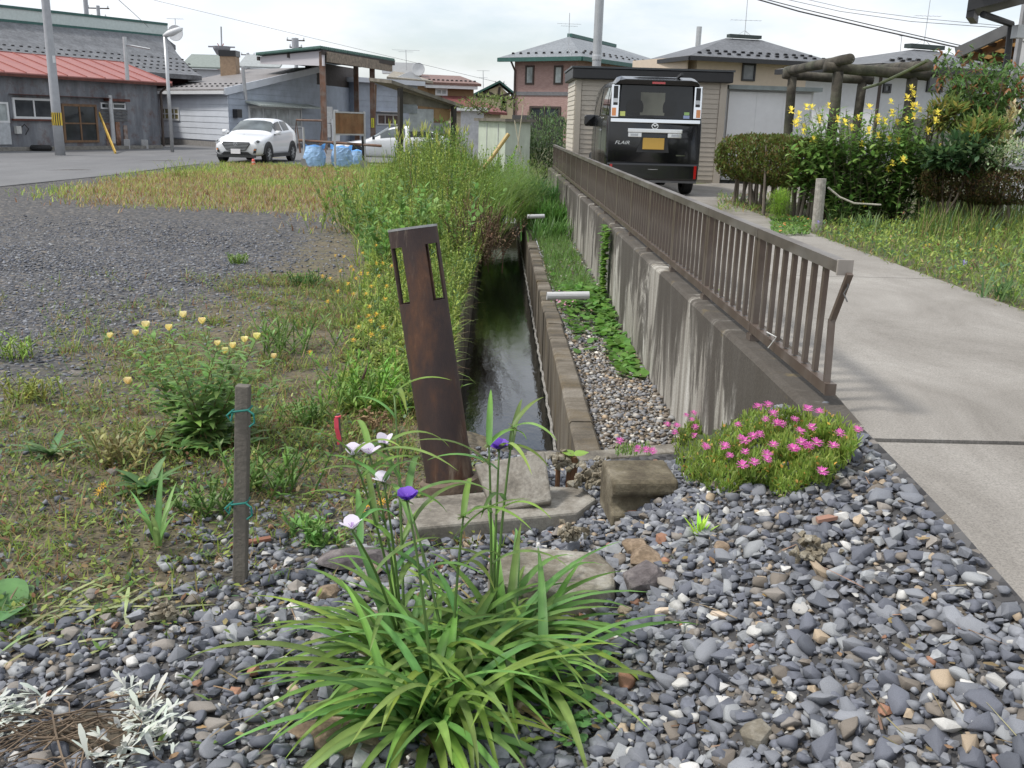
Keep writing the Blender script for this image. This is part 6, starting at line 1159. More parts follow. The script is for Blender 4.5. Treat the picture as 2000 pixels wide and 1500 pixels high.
m = MB(); m.tube([cv_.w(-.55, -.012, .47), cv_.w(-.5, -.014, .42), cv_.w(0, -.064, .4), cv_.w(.5, -.014, .42), cv_.w(.56, -.012, .48)], .005, 5); m.build('seam', ALU, van)
sp = MB(); sp.hull([cv_.w(x, y, z) for x, y, z in ((-.62, .25, 1.78), (.62, .25, 1.78), (-.69, .2, 1.68), (.69, .2, 1.68), (-.6, -.1, 1.725), (.6, -.1, 1.725), (-.66, -.06, 1.67), (.66, -.06, 1.67), (-.5, -.11, 1.745), (.5, -.11, 1.745), (-.55, .2, 1.8), (.55, .2, 1.8))]); sp.build('spoiler', BPAINT, van, bevel=.015)
m = MB(); m.bar(cv_.w(-.1, -.085, 1.70), cv_.w(.1, -.085, 1.70), .03, .03); m.build('stop_lamp', REDL, van); m = MB(); m.bar(cv_.w(.33, .15, 1.8), cv_.w(.36, -.05, 1.84), .04, .04); m.build('roof_antenna', BPL, van)
for sd in (1, -1):
    cv_.panel(2, 4, 5, 7, CARGL, 'side_window', .008, (.05, .52), (.0, .95), sd); cv_.panel(2, 5, 5, 7, CARGL, 'side_window', .008, (.42, .95), (.0, .95), sd)
    cv_.panel(1, 2, 5, 7, CARGL, 'side_window', .008, (.25, 1.), (.0, .9), sd)
for sx_ in (-1, 1):
    m = MB(); m.hull([cv_.w(sx_*(.80+.1*a), 2.42+.05*b, 1.13+.1*c) for a in (-1, 1) for b in (-1, 1) for c in (-1, 1)]+[cv_.w(sx_*.82, 2.34, 1.13)]); mi = m.build('mirror', BPAINT, van, bevel=.03); m = MB(); m.bar(cv_.w(sx_*.7, 2.4, 1.1), cv_.w(sx_*.78, 2.42, 1.1), .05, .05); m.build('mirror_arm', BPL, mi)
    for yh in (1.15, 1.3): m = MB(); m.bar(cv_.w(sx_*.745, yh-.05, .98), cv_.w(sx_*.745, yh+.05, .98), .02, .03); m.build('door_handle', CHROME, van)
    for yh in (.95, 1.95): m = MB(); m.bar(cv_.w(sx_*.738, yh, .35), cv_.w(sx_*.738, yh, 1.1), .004, .008); m.build('door_seam', BPL, van)
    for yw in (.52, 2.95): cv_.wheel(sx_*.64, yw, .285, .16)
# ---- white crossover car
def sect(w, belt, roof, rw, lo=.22): return [(w*.88, lo), (w*.97, lo+.1), (w, .5), (w*.995, .72), (w*.97, belt), (w*.93, belt+(roof-belt)*.12), (rw+(w*.93-rw)*.35, belt+(roof-belt)*.62), (rw, roof-.07), (rw*.8, roof-.015), (rw*.4, roof), (0, roof)]
def hood(w, z, lo=.22): return [(w*.88, lo), (w*.97, lo+.1), (w, .45), (w*.99, z-.16), (w*.96, z-.08), (w*.9, z-.035), (w*.8, z-.012), (w*.7, z), (w*.5, z+.012), (w*.25, z+.02), (0, z+.02)]
st2 = [(0, hood(.66, .66, .3)), (.08, hood(.78, .74, .24)), (.3, hood(.85, .84)), (.8, hood(.875, .94)), (1.3, hood(.88, 1.0)), (1.45, sect(.88, .98, 1.09, .72)), (2.05, sect(.88, 1.0, 1.49, .62)), (2.6, sect(.88, 1.02, 1.56, .63)), (3.35, sect(.885, 1.07, 1.54, .62)), (3.88, sect(.87, 1.1, 1.4, .61)), (4.1, sect(.83, .98, 1.06, .62)), (4.27, sect(.72, .8, .86, .55, .35))]
FL = atz(521, 319, .02); FRw = FL.copy(); ang = math.atan2(-.30, 2.55)  # car axis: rear lies beyond the front
car = thing('car', 'white crossover car with a dark grille parked facing the camera', 'car', FL)
c2_ = Car(car, (0, 0, 0), ang, st2); off = c2_.w(.78, .82, 0); c2_.o = np.array([FL[0], FL[1], .02])-off; c2_.o[2] = .02
c2_.body(WPAINT)
c2_.panel(5, 6, 6, 14, CARGL2, 'windscreen', .012, (.08, .92), (.03, .97), 1, n=6)
for sd in (1, -1):
    c2_.panel(5, 7, 5, 7, CARGL, 'side_window', .008, (.3, .9), (.05, .85), sd); c2_.panel(7, 8, 5, 7, CARGL, 'side_window', .008, (.02, .85), (.05, .85), sd)
    m = MB(); m.hull([c2_.w(sd*(.99+.1*a), 1.55+.07*b, 1.05+.075*c) for a in (-1, 1) for b in (-1, 1) for c in (-1, 1)]+[c2_.w(sd*1., 1.43, 1.04)]); mm_ = m.build('mirror', WPAINT, car, bevel=.03); m = MB(); m.bar(c2_.w(sd*.84, 1.55, .98), c2_.w(sd*.95, 1.56, 1.0), .06, .05); m.build('mirror_arm', BPL, mm_)
    for yw in (.82, 3.39):
        m = MB(); k = 22; R0, R1 = .35, .425; V = []
        for xx in (.80, .893):
            for rr in (R0, R1): V += [c2_.w(sd*xx, yw+rr*math.cos(PI*j/k), .33+rr*math.sin(PI*j/k)) for j in range(k+1)]
        n_ = k+1; m.add(V, [(2*n_+j, 2*n_+j+1, 3*n_+j+1, 3*n_+j) for j in range(k)]+[(n_+j, n_+j+1, 3*n_+j+1, 3*n_+j) for j in range(k)]+[(j, j+1, 2*n_+j+1, 2*n_+j) for j in range(k)]); m.build('wheel_arch', BPL, car)
        m = MB(); m.add([c2_.w(sd*.889, yw+.36*math.cos(2*PI*j/24), .34+.36*math.sin(2*PI*j/24)) for j in range(24)], [list(range(24))]); m.build('arch_shadow', BPL, car); c2_.wheel(sd*.80, yw, .325, .2)
    m = MB(); m.bar(c2_.w(sd*.872, 1.2, .27), c2_.w(sd*.872, 3.0, .27), .06, .13); m.build('sill', BPL, car)
    h_ = c2_.panel(1, 3, 4, 7, CLR, 'headlamp', .012, (.0, .42), (.0, .75), sd); c2_.panel(1, 3, 4, 6, BPL, 'lamp_core', .017, (.06, .34), (.15, .8), sd, par=h_)
    c2_.plate([(sd*.60, .05, .36), (sd*.69, .07, .36), (sd*.72, .08, .52), (sd*.66, .04, .52)], (0, -.05, 0), BPL, 'fog_lamp_vent'); c2_.plate([(sd*.63, -.02, .46), (sd*.7, .0, .46), (sd*.71, .02, .5), (sd*.66, -.02, .5)], (0, -.02, 0), ORL, 'indicator')
gr = c2_.plate([(-.34, -.0, .44), (.34, -.0, .44), (.5, .03, .66), (.47, .05, .73), (-.47, .05, .73), (-.5, .03, .66)], (0, -.035, 0), BPL, 'grille')
for k in range(5): zz = .48+k*.048; w_ = .36+.025*k; m = MB(); m.bar(c2_.w(-w_, -.04+.01*k, zz), c2_.w(w_, -.04+.01*k, zz), .012, .014); m.build('grille_bar', ALU, gr)
logo(c2_, 0, .66, -.05, .06, car, CHROME); c2_.plate([(-.17, -.05, .335), (.17, -.05, .335), (.17, -.05, .5), (-.17, -.05, .5)], (0, -.015, 0), mat('white_plate', (.78, .76, .78), .5, var=.02), 'number_plate')
c2_.plate([(-.55, .02, .3), (.55, .02, .3), (.42, .0, .4), (-.42, .0, .4)], (0, -.03, 0), BPL, 'lower_intake'); m = MB(); m.bar(c2_.w(-.68, .0, .25), c2_.w(.68, .0, .25), .14, .08); m.build('front_lip', BPL, car)
# ---- second white car, half hidden
st3 = [(0, hood(.6, .6, .3)), (.1, hood(.76, .66)), (.5, hood(.83, .76)), (1.2, hood(.85, .86)), (1.4, sect(.85, .88, .95, .7)), (2.1, sect(.85, .9, 1.38, .58)), (2.8, sect(.85, .92, 1.43, .58)), (3.5, sect(.85, .95, 1.36, .57)), (4.1, sect(.84, .96, 1.05, .62)), (4.5, sect(.78, .85, .92, .6)), (4.6, sect(.66, .7, .76, .5, .3))]
g = atz(655, 306, .02); g = np.array([*aty(652, 290, 37.0)[:2], .02]); sed = thing('car', 'white estate car half hidden behind the notice board and weeds', 'car', g)
c3_ = Car(sed, g, -PI/2+.12, st3); c3_.body(WPAINT); c3_.panel(4, 5, 6, 14, CARGL2, 'windscreen', .012, (.08, .92), (.03, .97))
for sd in (1, -1):
    c3_.panel(4, 6, 5, 7, CARGL2, 'side_window', .008, (.25, .9), (.05, .85), sd); c3_.panel(6, 8, 5, 7, CARGL, 'side_window', .008, (.0, .9), (.05, .85), sd)
    for yw in (.85, 3.6): m = MB(); m.add([c3_.w(sd*.853, yw+.36*math.cos(2*PI*j/24), .33+.36*math.sin(2*PI*j/24)) for j in range(24)], [list(range(24))]); m.build('arch_shadow', BPL, sed); c3_.wheel(sd*.77, yw, .3, .18)
    c3_.panel(1, 2, 4, 7, CLR, 'headlamp', .012, (0, .8), (0, .7), sd); m = MB(); m.hull([c3_.w(sd*(.94+.08*a), 1.5+.05*b, .95+.06*c) for a in (-1, 1) for b in (-1, 1) for c in (-1, 1)]); m.build('mirror', BPL, sed)
# ================================================================== THINGS BY THE ROAD
def bag(px, py, h, w, label, seed, col=(.16, .34, .62)):
    b = atz(px, py, .02); r_ = random.Random(seed); V = []; k = 26; L_ = 11
    for i in range(L_+1):
        t = i/L_; prof_ = (.92+.14*math.sin(PI*min(1, t*1.15)))*(1-.12*max(0, t-.8)/.2)
        for j in range(k):
            a = 2*PI*j/k; rr = w/2*prof_*(1+r_.gauss(0, .022)); V.append(b+np.array([rr*math.cos(a), rr*.75*math.sin(a), t*h*.82+r_.gauss(0, .012)]))
    F = [(i*k+j, i*k+(j+1) % k, (i+1)*k+(j+1) % k, (i+1)*k+j) for i in range(L_) for j in range(k)]+[list(range(k)), [L_*k+j for j in range(k)]]
    t = thing('plastic_bag', label, 'bag', b); m_ = bpy.data.materials.get('blue_bag') or mat('blue_bag', (.3, .48, .74), .3, var=.3, scale=5, bmp=.5, bscale=9); mesh_obj('sack', V, F, m_, t)
    for a0 in (.25, 2.9): m = MB(); c = b+np.array([w*.34*math.cos(a0), 0, h*.8]); m.hull([c+np.array([-.13, -.1, -.05]), c+np.array([.13, -.1, -.05]), c+np.array([.1, .12, -.05]), c+np.array([-.1, .12, -.05]), c+np.array([.16*math.cos(a0), 0, h*.2])]); m.build('tied_ear', bpy.data.materials.get('blue_dark') or mat('blue_dark', (.08, .3, .7), .4), t)
    m = MB(); c = b+np.array([0, 0, h*.82]); m.hull([c+np.array([w*.4*math.cos(a), w*.28*math.sin(a), 0]) for a in np.linspace(0, 6, 9)]+[c+np.array([0, 0, .07])]); m.build('tuck', bpy.data.materials['blue_dark'], t)
bag(615, 325, .82, .72, 'blue plastic bag standing left of the notice board', 1); bag(668, 326, .8, .7, 'blue plastic bag standing behind the left leg of the notice board', 2); bag(698, 322, .6, .5, 'darker blue bag partly hidden at the right of the other bags', 3)
nb = atz(655, 328, .02); nb2 = atz(713, 326, .02); fb = Fac(nb, nb2); nt_ = thing('notice_board', 'empty brown notice board on two grey metal legs', 'board', (nb+nb2)/2)
for u_ in (0, fb.len): m = MB(); m.bar(fb.w(u_, 0), fb.w(u_, fb.uz(660, 216)[1]), .07, .05); m.build('leg', ALU, nt_)
a = fb.rect(659, 219, 710, 263); m = MB(); fb.box(m, .05, a[1], fb.len-.05, a[3], -.02, .01); m.build('panel', mat('rusty_board', (.2, .1, .045), .8, var=.45, scale=3, sc=(1, 1, .5), dirt=(.3, .2, .1), dirt_amt=.6), nt_); m = MB()
for z in (a[1], a[3]): m.bar(fb.w(.04, z, .0), fb.w(fb.len-.04, z, .0), .05, .05)
m.build('frame', ALU, nt_)
br0 = aty(584, 274, 33.5); br1 = aty(745, 285, 33.0); bb = thing('pipe_barrier', 'rusty horizontal pipe on short posts behind the blue bags', 'barrier', br0*np.array([1, 1, 0])); m = MB(); m.tube([br0, br1], .045, 8); m.build('rail', RUSTY2, bb)
for x, k in ((593, 0), (708, 1)): p_ = aty(x, 278, 33.4-.3*k); m = MB(); m.tube([(p_[0]+.03, p_[1], 0), (p_[0], p_[1], p_[2]+.5-.3*k)], .04, 8); m.build('post', ALU if k == 0 else BLK, bb); m = MB(); m.box((p_[0]+.03, p_[1], .14), (.22, .22, .28)); m.build('footing', mat('footing', (.25, .25, .25), .9) if not k else bpy.data.materials['footing'], bb)
cn = atz(495, 322, .02); m = MB(); m.lathe([(.09, 0), (.09, .02), (.06, .03), (.05, .17), (.03, .2)], cn, 12); o = m.build('traffic_cone', mat('cone_red', (.75, .12, .1), .5), label='small red cone in front of the white car', cat='cone'); m = MB(); m.tube([cn+np.array([0, 0, .08]), cn+np.array([0, 0, .11])], [.058, .055], 12); m.build('stripe', WHT, o)
m = MB(); c = aty(617, 262, 46); c[2] = 0
for dx in (-.9, .3): m.tube([(c[0]+dx-.15, c[1], 0), (c[0]+dx, c[1], 1.5), (c[0]+dx+.15, c[1], 0)], .05, 6)
m.tube([(c[0]-.9, c[1], 1.5), (c[0]+.3, c[1], 1.5)], .05, 6); m.build('sawhorse', RUSTY2, label='rusty trestle frame in front of the workshop wall', cat='trestle')
# ================================================================== WEEDS ON THE LOT AND ALONG THE DITCH
def cloud(n, x0, x1, y0, y1, dens):
    x = U(x0, x1, n); y = U(y0, y1, n); k = rng.random(n) < dens(x, y); return x[k], y[k]
MIXC = np.array([G_MID, G_YEL, (.15, .21, .05), G_DRY, G_RED, G_BLUE, (.23, .27, .065)])
def mixcol(n, w, v=.3): w = np.array(w, float); return MIXC[rng.choice(len(MIXC), n, p=w/w.sum())]*(1+U(-v, v, (n, 1)))
# short growth over the soil of the lot (near)
s_ = Soup(); x, y = cloud(52000, -4.6, .2, 2.7, 10, lambda x, y: np.clip(veg(x, y)*1.0*(.12+.4*smooth(6.2, 5, y)+(.88-.4*smooth(6.2, 5, y))*smooth(-.1, .45, .7*lowf(x, y, 2.3, .7)+.6*lowf(x, y, 6, 1.9)+.5*lowf(x, y, 13, 2.9))), .012, 1)*((y < 4.6) | (x < -.4)))
P_ = np.column_stack([x, y, gz(x, y)]); k = visible(P_); P_ = P_[k]; n = len(P_); hgt = .3+.7*rng.random(n)
near = smooth(3, 7, P_[:, 1])
P3 = np.repeat(P_, 3, 0)+np.column_stack([rng.normal(0, .018, (3*n, 2)), np.zeros(3*n)]); n3 = len(P3); hh_ = np.repeat(hgt, 3)
s_.blades(P3, U(0, 6.28, n3), U(.03, .12, n3)*hh_*np.repeat(1+.6*near, 3), U(.003, .008, n3), U(.2, 1.2, n3), U(.2, 1.0, n3), mixcol(n3, [3, 2.4, 2.2, 4.0, 2.4, .9, 1.2])*.82, 2, [1, .8, .1])
kk = rng.random(n) < .5; Q = P_[kk]; m = len(Q)     # small round leaved herbs
for _ in range(2): s_.blades(Q+np.column_stack([rng.normal(0, .02, (m, 2)), U(.005, .05, m)]), U(0, 6.28, m), U(.014, .036, m), U(.01, .02, m), U(.6, 1.4, m), U(0, .6, m), mixcol(m, [4, 2.4, 2, 1.0, 1.2, 2.5, 1.5])*.85, 2, [.5, 1, .2])
s_.build('low_weeds', LEAF, label='low patchy weeds and moss growing through the gravel of the lot', cat='weeds', kind='stuff')
# far dry grass
s_ = Soup(); x, y = cloud(42000, -11, -1.2, 14, 35.2, lambda x, y: veg(x, y)*np.clip((1.05*smooth(12, 18, y)), .0, 1)*(y < 34.2+.2*x+2)*(1-.0*x))
P_ = np.column_stack([x, y, gz(x, y)]); k = visible(P_); P_ = P_[k]; n = len(P_); green = smooth(-.2, .5, lowf(P_[:, 0], P_[:, 1], .7, 5.)+.9*smooth(27, 33, P_[:, 1])+.9*smooth(-8.2, -9.8, P_[:, 0])-.45)
cc = np.where((rng.random(n) < green*.85)[:, None], mixcol(n, [2, 5, 3, .5, 0, 0, 4]), mixcol(n, [.2, 1.8, .4, 5, 2.0, 0, .8]))
s_.blades(P_, U(0, 6.28, n), U(.06, .17, n), U(.012, .03, n), U(.1, .8, n), U(0, .8, n), cc, 2, [1, .7, .1]); s_.build('dry_grass', LEAF, label='dry yellowish grass covering the far side of the lot', cat='grass', kind='stuff')
# ---- tall weeds on the ditch bank
def bank_h(y): return np.interp(y, [5.2, 7, 9, 12, 15, 19, 25, 31], [.12, .2, .3, .6, .95, 1.35, 1.55, 1.5])
def bank_x(y): return np.interp(y, [5.2, 8, 12, 16, 22, 31], [-.9, -1.2, -1.6, -2.3, -3.0, -3.5])
s_ = Soup(); n = 5000; y = 5.3+25*rng.random(n)**1.25; t = rng.random(n); x = bank_x(y)*(1-t)+(-.3+.12*smooth(9, 12, y))*t
edge = np.sin(PI*np.clip(t*.86+.02, 0, 1))**1.1; h = bank_h(y)*(.22+.85*edge*rng.random(n)**.6)*(.8+.25*lowf(x*2, y, 1.0, .3))*(1+.75*t*(1-smooth(11, 15, y))); P_ = np.column_stack([x, y, gz(x, y)-.02])
bc = mixcol(n, [4.5, 4, 5, .5, .1, 1.2, 5], .25); lx = rng.normal(0, .13, n)+.12*(t > .8); ly = rng.normal(0, .1, n)
tip = P_+np.column_stack([lx*h, ly*h, h]); s_.stems(P_, tip, .004+.002*(y > 15), bc*.8)
for k in range(13):
    f = (k+.6)/13; q = P_*(1-f)+tip*f; sc = (1.15-.55*f)*(.45+.55*np.clip(h, .3, 1.2)); sel = rng.random(n) < .9; m = sel.sum()
    s_.blades(q[sel], U(0, 6.28, m), U(.07, .15, m)*sc[sel], U(.022, .046, m)*sc[sel], U(.5, 1.25, m), U(.2, 1.0, m), bc[sel]*U(.75, 1.25, (m, 1)), 2, [.6, 1, .08])
# grass blades between them
n = 4200; y = 5.2+22*rng.random(n)**1.4; t = rng.random(n); x = bank_x(y)*1.1*(1-t)+(-.33)*t; h = bank_h(y)*U(.35, .85, n)
s_.blades(np.column_stack([x, y, gz(x, y)-.02]), U(0, 6.28, n), h, U(.008, .018, n), U(.05, .6, n), U(.4, 1.6, n), mixcol(n, [3, 4, 3, 1.0, .5, .5, 3.5]), 4, [1, .9, .75, .5, .05])
s_.build('tall_weeds', LEAF, label='dense tall green weeds crowding the left bank of the ditch', cat='weeds', kind='stuff')
# grass hanging over the ditch edge near the post
s_ = Soup(); n = 520; y = U(5.4, 12, n); x = U(-.6, -.34, n); s_.blades(np.column_stack([x, y, gz(x, y)-.03]), rng.normal(0, .8, n), U(.15, .34, n), U(.006, .012, n), U(.3, .8, n), U(.9, 1.8, n), mixcol(n, [2, 4, 3, 2.2, .6, 0, 2]), 4, [1, .9, .75, .5, .05])
s_.build('hanging_grass', LEAF, label='grass arching over the left ditch edge behind the rusty post', cat='grass', kind='stuff')
def weedclump(name, label, c, rx, ry, h, n, col, ll, lw, mat_=None, lean=(.4, 1.2), nl=16, cat='plant', stemc=None, spread=.35, tipcol=None):
    t = thing(name, label, cat, c); s_ = Soup(); P_ = np.array(c)+np.column_stack([rng.normal(0, rx*.4, n), rng.normal(0, ry*.4, n), np.zeros(n)]); hh = h*U(.6, 1.08, n); tip = P_+np.column_stack([rng.normal(0, spread, n)*hh, rng.normal(0, spread*.7, n)*hh, hh]); sc_ = jit(stemc or tuple(np.array(col)*.8), n)
    s_.stems(P_, tip, .005, sc_); cc = jit(col, n, .3)
    for k in range(nl): f = .12+.88*(k+.5)/nl; q = P_*(1-f)+tip*f; s_.blades(q, U(0, 6.28, n), U(.6, 1.2, n)*ll*(1.15-.5*f), lw*U(.7, 1.2, n), U(*lean, n), U(.1, .9, n), cc*U(.75, 1.25, (n, 1)), 2, [.6, 1, .08])
    if tipcol is not None: s_.blades(np.repeat(tip, 5, 0)-np.array([0, 0, .05]), U(0, 6.28, 5*n), U(.12, .3, 5*n), .02, U(0, .35, 5*n), .25, jit(tipcol, 5*n), 3, [.7, 1, .8, .2])
    s_.build('foliage', mat_ or LEAF, t); return t
G0 = lambda x, y: np.array([x, y, float(gz(x, y))])
weedclump('ragweed', 'tall ragweed clump with yellow green seed spikes above the bank', G0(-2.05, 25), .9, .8, 1.45, 34, (.13, .19, .045), .12, .04, tipcol=(.3, .31, .09), spread=.14)
weedclump('ragweed', 'smaller ragweed with pale seed spikes right of the tallest one', G0(-1.15, 23), .5, .6, 1.35, 16, (.14, .2, .05), .12, .04, tipcol=(.3, .3, .09), spread=.14)
weedclump('mugwort', 'big leaved pale green weed behind the rusty post top', G0(-1.15, 11.5), .8, .9, .85, 40, (.12, .2, .055), .15, .055, spread=.28)
weedclump('mugwort', 'leafy bush of weeds left of the rusty post top', G0(-2.0, 14.5), .9, .9, .95, 46, (.13, .195, .045), .12, .04, spread=.3)
weedclump('mugwort', 'leafy weed clump leaning towards the water behind the brown stalks', G0(-.75, 17), .7, .9, 1.05, 40, (.115, .175, .04), .11, .035, spread=.3)
weedclump('dead_weeds', 'brown withered weed stalks hanging over the ditch', np.array([-.3, 12.8, -.1]), .35, 2.2, .68, 210, (.13, .085, .05), .055, .022, DRY, (.8, 2.2), 14, stemc=(.12, .08, .05), spread=.42)
weedclump('mugwort', 'leafy weeds crowding the foot of the pale green cabinet', np.array([-.2, 23.2, -.1]), 1.1, .7, 1.15, 60, (.13, .2, .045), .13, .045, spread=.25)
weedclump('mugwort', 'weeds under the leaning yellow pole', np.array([-.05, 22.6, -.1]), .5, .4, 1.0, 26, (.13, .2, .045), .13, .045, spread=.2)
weedclump('mugwort', 'leafy weeds bridging the ditch behind the feathery bush', np.array([.15, 21.4, -.2]), .8, .8, .95, 50, (.11, .18, .04), .12, .04, spread=.3)
# feathery bush overhanging the ditch
fe = thing('cosmos_bush', 'fine feathery green bush overhanging the ditch', 'bush', G0(-.25, 18.5)); s_ = Soup(); n = 330; az = U(0, 6.28, n); base = np.array([-.05, 18.2, -.1])+np.column_stack([rng.normal(0, .25, n), rng.normal(0, 1.5, n), U(-.1, .3, n)])
for k in range(9): s_.blades(base+rng.normal(0, .06, (n, 3)), rng.normal(-.25, .8, n)+(k % 2)*.2, U(.5, 1.1, n), U(.006, .014, n), U(.15, .6, n), U(.9, 1.7, n), jit((.085, .135, .025), n, .3), 5, [1, .9, .8, .6, .4, .05])
for k in range(14):
    f = rng.random(n); q = base+np.column_stack([.75*f+rng.normal(0, .1, n), rng.normal(0, .2, n), .75*np.sin(f*2.3)+rng.normal(0, .07, n)]); s_.blades(q, rng.normal(.1, 1.0, n), U(.08, .2, n), .006, U(.7, 1.6, n), .6, jit((.1, .155, .03), n, .3), 2, [1, .7, .1])
s_.build('foliage', LEAF, fe)
# black-eyed susans
bs_ = thing('coneflower_patch', 'patch of orange yellow coneflowers with dark eyes beside the weed bank', 'flowers', G0(-1.45, 8.8)); s_ = Soup(); fp = []
for (px, py) in [(672, 502), (708, 495), (690, 528), (705, 535), (695, 545), (725, 560), (718, 535), (685, 522), (660, 570), (680, 555), (735, 515), (748, 515), (645, 545), (630, 540), (722, 600), (735, 615), (700, 640), (720, 618), (724, 628), (740, 540), (765, 520), (752, 585), (690, 575), (665, 530), (655, 500), (715, 575), (735, 480), (725, 655), (690, 665), (640, 590), (605, 690), (748, 640), (755, 560)]:
    Y = float(np.interp(py, [480, 560, 660], [9.8, 7.5, 5.9])); p = aty(px, py, Y); b = np.array([p[0]+rnd.gauss(0, .06), Y+rnd.gauss(0, .06), float(gz(p[0], Y))]); s_.stems([b], [p], .003, (.1, .13, .04)); fp.append(p)
    daisy(p, .025, (.68, .42, .05), (.05, .02, .01), 'flower', bs_, 9, (.5, -PI/2))
s_.build('stems', LEAF, bs_)
for (px, py) in [(195, 955), (198, 965)]: pass
tf = thing('coneflower_patch', 'two small yellow brown coneflowers below the evening primrose', 'flowers', onground(200, 980)); s_ = Soup()
for (px, py) in [(193, 962), (201, 950)]: p = aty(px, py, onground(198, 985)[1]); s_.stems([onground(198, 985)], [p], .003, (.1, .13, .04)); daisy(p, .022, (.6, .36, .04), (.05, .02, .01), 'flower', tf, 9, (.5, -PI/2))
s_.build('stems', LEAF, tf)
tf = thing('coneflower_patch', 'small orange flowers half hidden left of the white spiderwort blooms', 'flowers', onground(735, 1000)); s_ = Soup()
for (px, py) in [(720, 985), (745, 982), (708, 998)]: p = aty(px, py, onground(735, 1010)[1]); s_.stems([onground(735, 1015)], [p], .003, (.1, .13, .04)); daisy(p, .024, (.7, .38, .03), (.1, .05, .01), 'flower', tf, 9, (.5, -PI/2))
s_.build('stems', LEAF, tf)
# scattered medium weeds in the lot that stand out
for i, (px, py, h, lab, col) in enumerate([(30, 700, .16, 'light green grass tuft at the left edge of the gravel lot', (.17, .24, .06)), (595, 560, .16, 'dark green leafy weed alone in the gravel lot', (.06, .12, .035)), (355, 350, .5, 'upright weed clump at the far edge of the dry grass', (.16, .2, .05)), (560, 690, .3, 'white flowered weed right of the evening primrose', (.11, .18, .05)), (465, 515, .12, 'small pale green weed in the middle of the gravel', (.14, .21, .06)), (740, 790, .3, 'fresh green leafy weed left of the rusty post', (.12, .23, .04)), (520, 960, .22, 'low feathery weed right of the wooden stake', (.1, .17, .045)), (420, 1000, .14, 'spreading small leaved weed left of the wooden stake', (.1, .17, .05)), (690, 800, .22, 'bright weed behind the pink ribbon peg', (.13, .22, .05)), (250, 905, .2, 'dry grass tuft left of the evening primrose', (.2, .19, .08)), (60, 780, .14, 'yellowish moss tuft on the left of the lot', (.2, .22, .06)), (600, 830, .16, 'small weed between the stake and the pink ribbon', (.11, .18, .05)), (620, 1060, .12, 'heart leaved weed behind the dark long rock', (.12, .22, .06))]):
    c = onground(px, py); weedclump('weed', lab, c, h*1.1, h*1.1, h, 26, col, max(.05, h*.35), .016, nl=7, spread=.5)
sv = thing('dry_seedhead', 'brown dried flower head drooping left of the rusty post', 'plant', onground(720, 850)); m_ = MB(); r_ = random.Random(4); c = aty(730, 822, onground(720, 850)[1])
for k in range(60): q = c+np.array([r_.gauss(0, .06), r_.gauss(0, .04), r_.gauss(0, .025)]); m_.hull([q+np.array([r_.gauss(0, .008) for _ in range(3)]) for _ in range(7)])
m_.build('seeds', mat('seed_tan', (.24, .16, .085), .9, var=.4, scale=30), sv); m_ = MB(); m_.tube([onground(720, 850)-np.array([0, 0, .02]), c], .005, 5); m_.build('stem', WOODB, sv)
# ================================================================== STRIP BESIDE THE RETAINING WALL
iv = thing('ivy', 'ivy climbing the wall joint and creeping over the pebble strip', 'ivy', (1.05, 10, -.25)); s_ = Soup()
def ivyleaf(P_, az, lean, size, col): n = len(P_); s_.blades(P_, az, U(.7, 1.2, n)*size, U(.8, 1.1, n)*size, lean, .4, jit(col, n, .3), 3, [.5, 1, .8, .1])
n = 900; y = np.concatenate([rng.normal(10.1, .75, 600), U(7.2, 10, 300)]); x = np.concatenate([U(.72, 1.2, 600), U(1.0, 1.21, 300)]); k = (x < 1.2)
P_ = np.column_stack([x, y, zstrip(x, y)+U(.02, .14, n)*np.exp(-((y-10.1)/.9)**2)+.02])[k]; ivyleaf(P_, U(0, 6.28, len(P_)), U(.7, 1.4, len(P_)), .075, (.085, .17, .035))
n = 380; z = U(-.2, .6, n); P_ = np.column_stack([np.full(n, 1.2), 10.32+rng.normal(0, .09, n)+.1*(z > .45)*rng.normal(0, 1, n), z]); ivyleaf(P_, rng.normal(PI, .6, n), U(1.0, 1.9, n), .07, (.09, .17, .03))
s_.build('leaves', LEAF, iv)
s_ = Soup(); n = 2600; y = U(10.8, 15.5, n); x = U(.66, 1.15, n); s_.blades(np.column_stack([x, y, zstrip(x, y)]), U(0, 6.28, n), U(.06, .2, n), .008, U(.1, .8, n), U(.2, 1, n), jit((.09, .16, .04), n, .3), 2, [1, .8, .1]); s_.build('strip_grass', LEAF, label='short green grass on the strip beyond the ivy', cat='grass', kind='stuff')
pf = thing('pink_weed', 'tiny pink flowered plant by the nearer drain pipe', 'plant', (.72, 10.2, -.25)); s_ = Soup(); n = 60; P_ = np.column_stack([rng.normal(.72, .06, n), rng.normal(9.9, .2, n), U(-.25, -.12, n)]); s_.blades(P_, U(0, 6.28, n), .05, .02, .8, .5, jit((.1, .17, .05), n), 2, [.5, 1, .1]); s_.blades(P_[:24]+np.array([0, 0, .06]), U(0, 6.28, 24), .025, .025, .9, .3, (.6, .25, .4), 2, [.5, 1, .4]); s_.build('foliage', LEAF, pf)
def iris(name, label, c, n, h, col, w=.022, spread=.3):
    t = thing(name, label, 'plant', c); s_ = Soup(); P_ = np.array(c)+np.column_stack([rng.normal(0, spread, (n, 2)), np.zeros(n)]); s_.blades(P_, U(0, 6.28, n), h*U(.7, 1.15, n), w*U(.7, 1.2, n), U(.0, .35, n), U(.2, 1.2, n), jit(col, n, .3), 5, [.8, 1, 1, .85, .6, .05]); s_.build('leaves', LEAF, t); return t
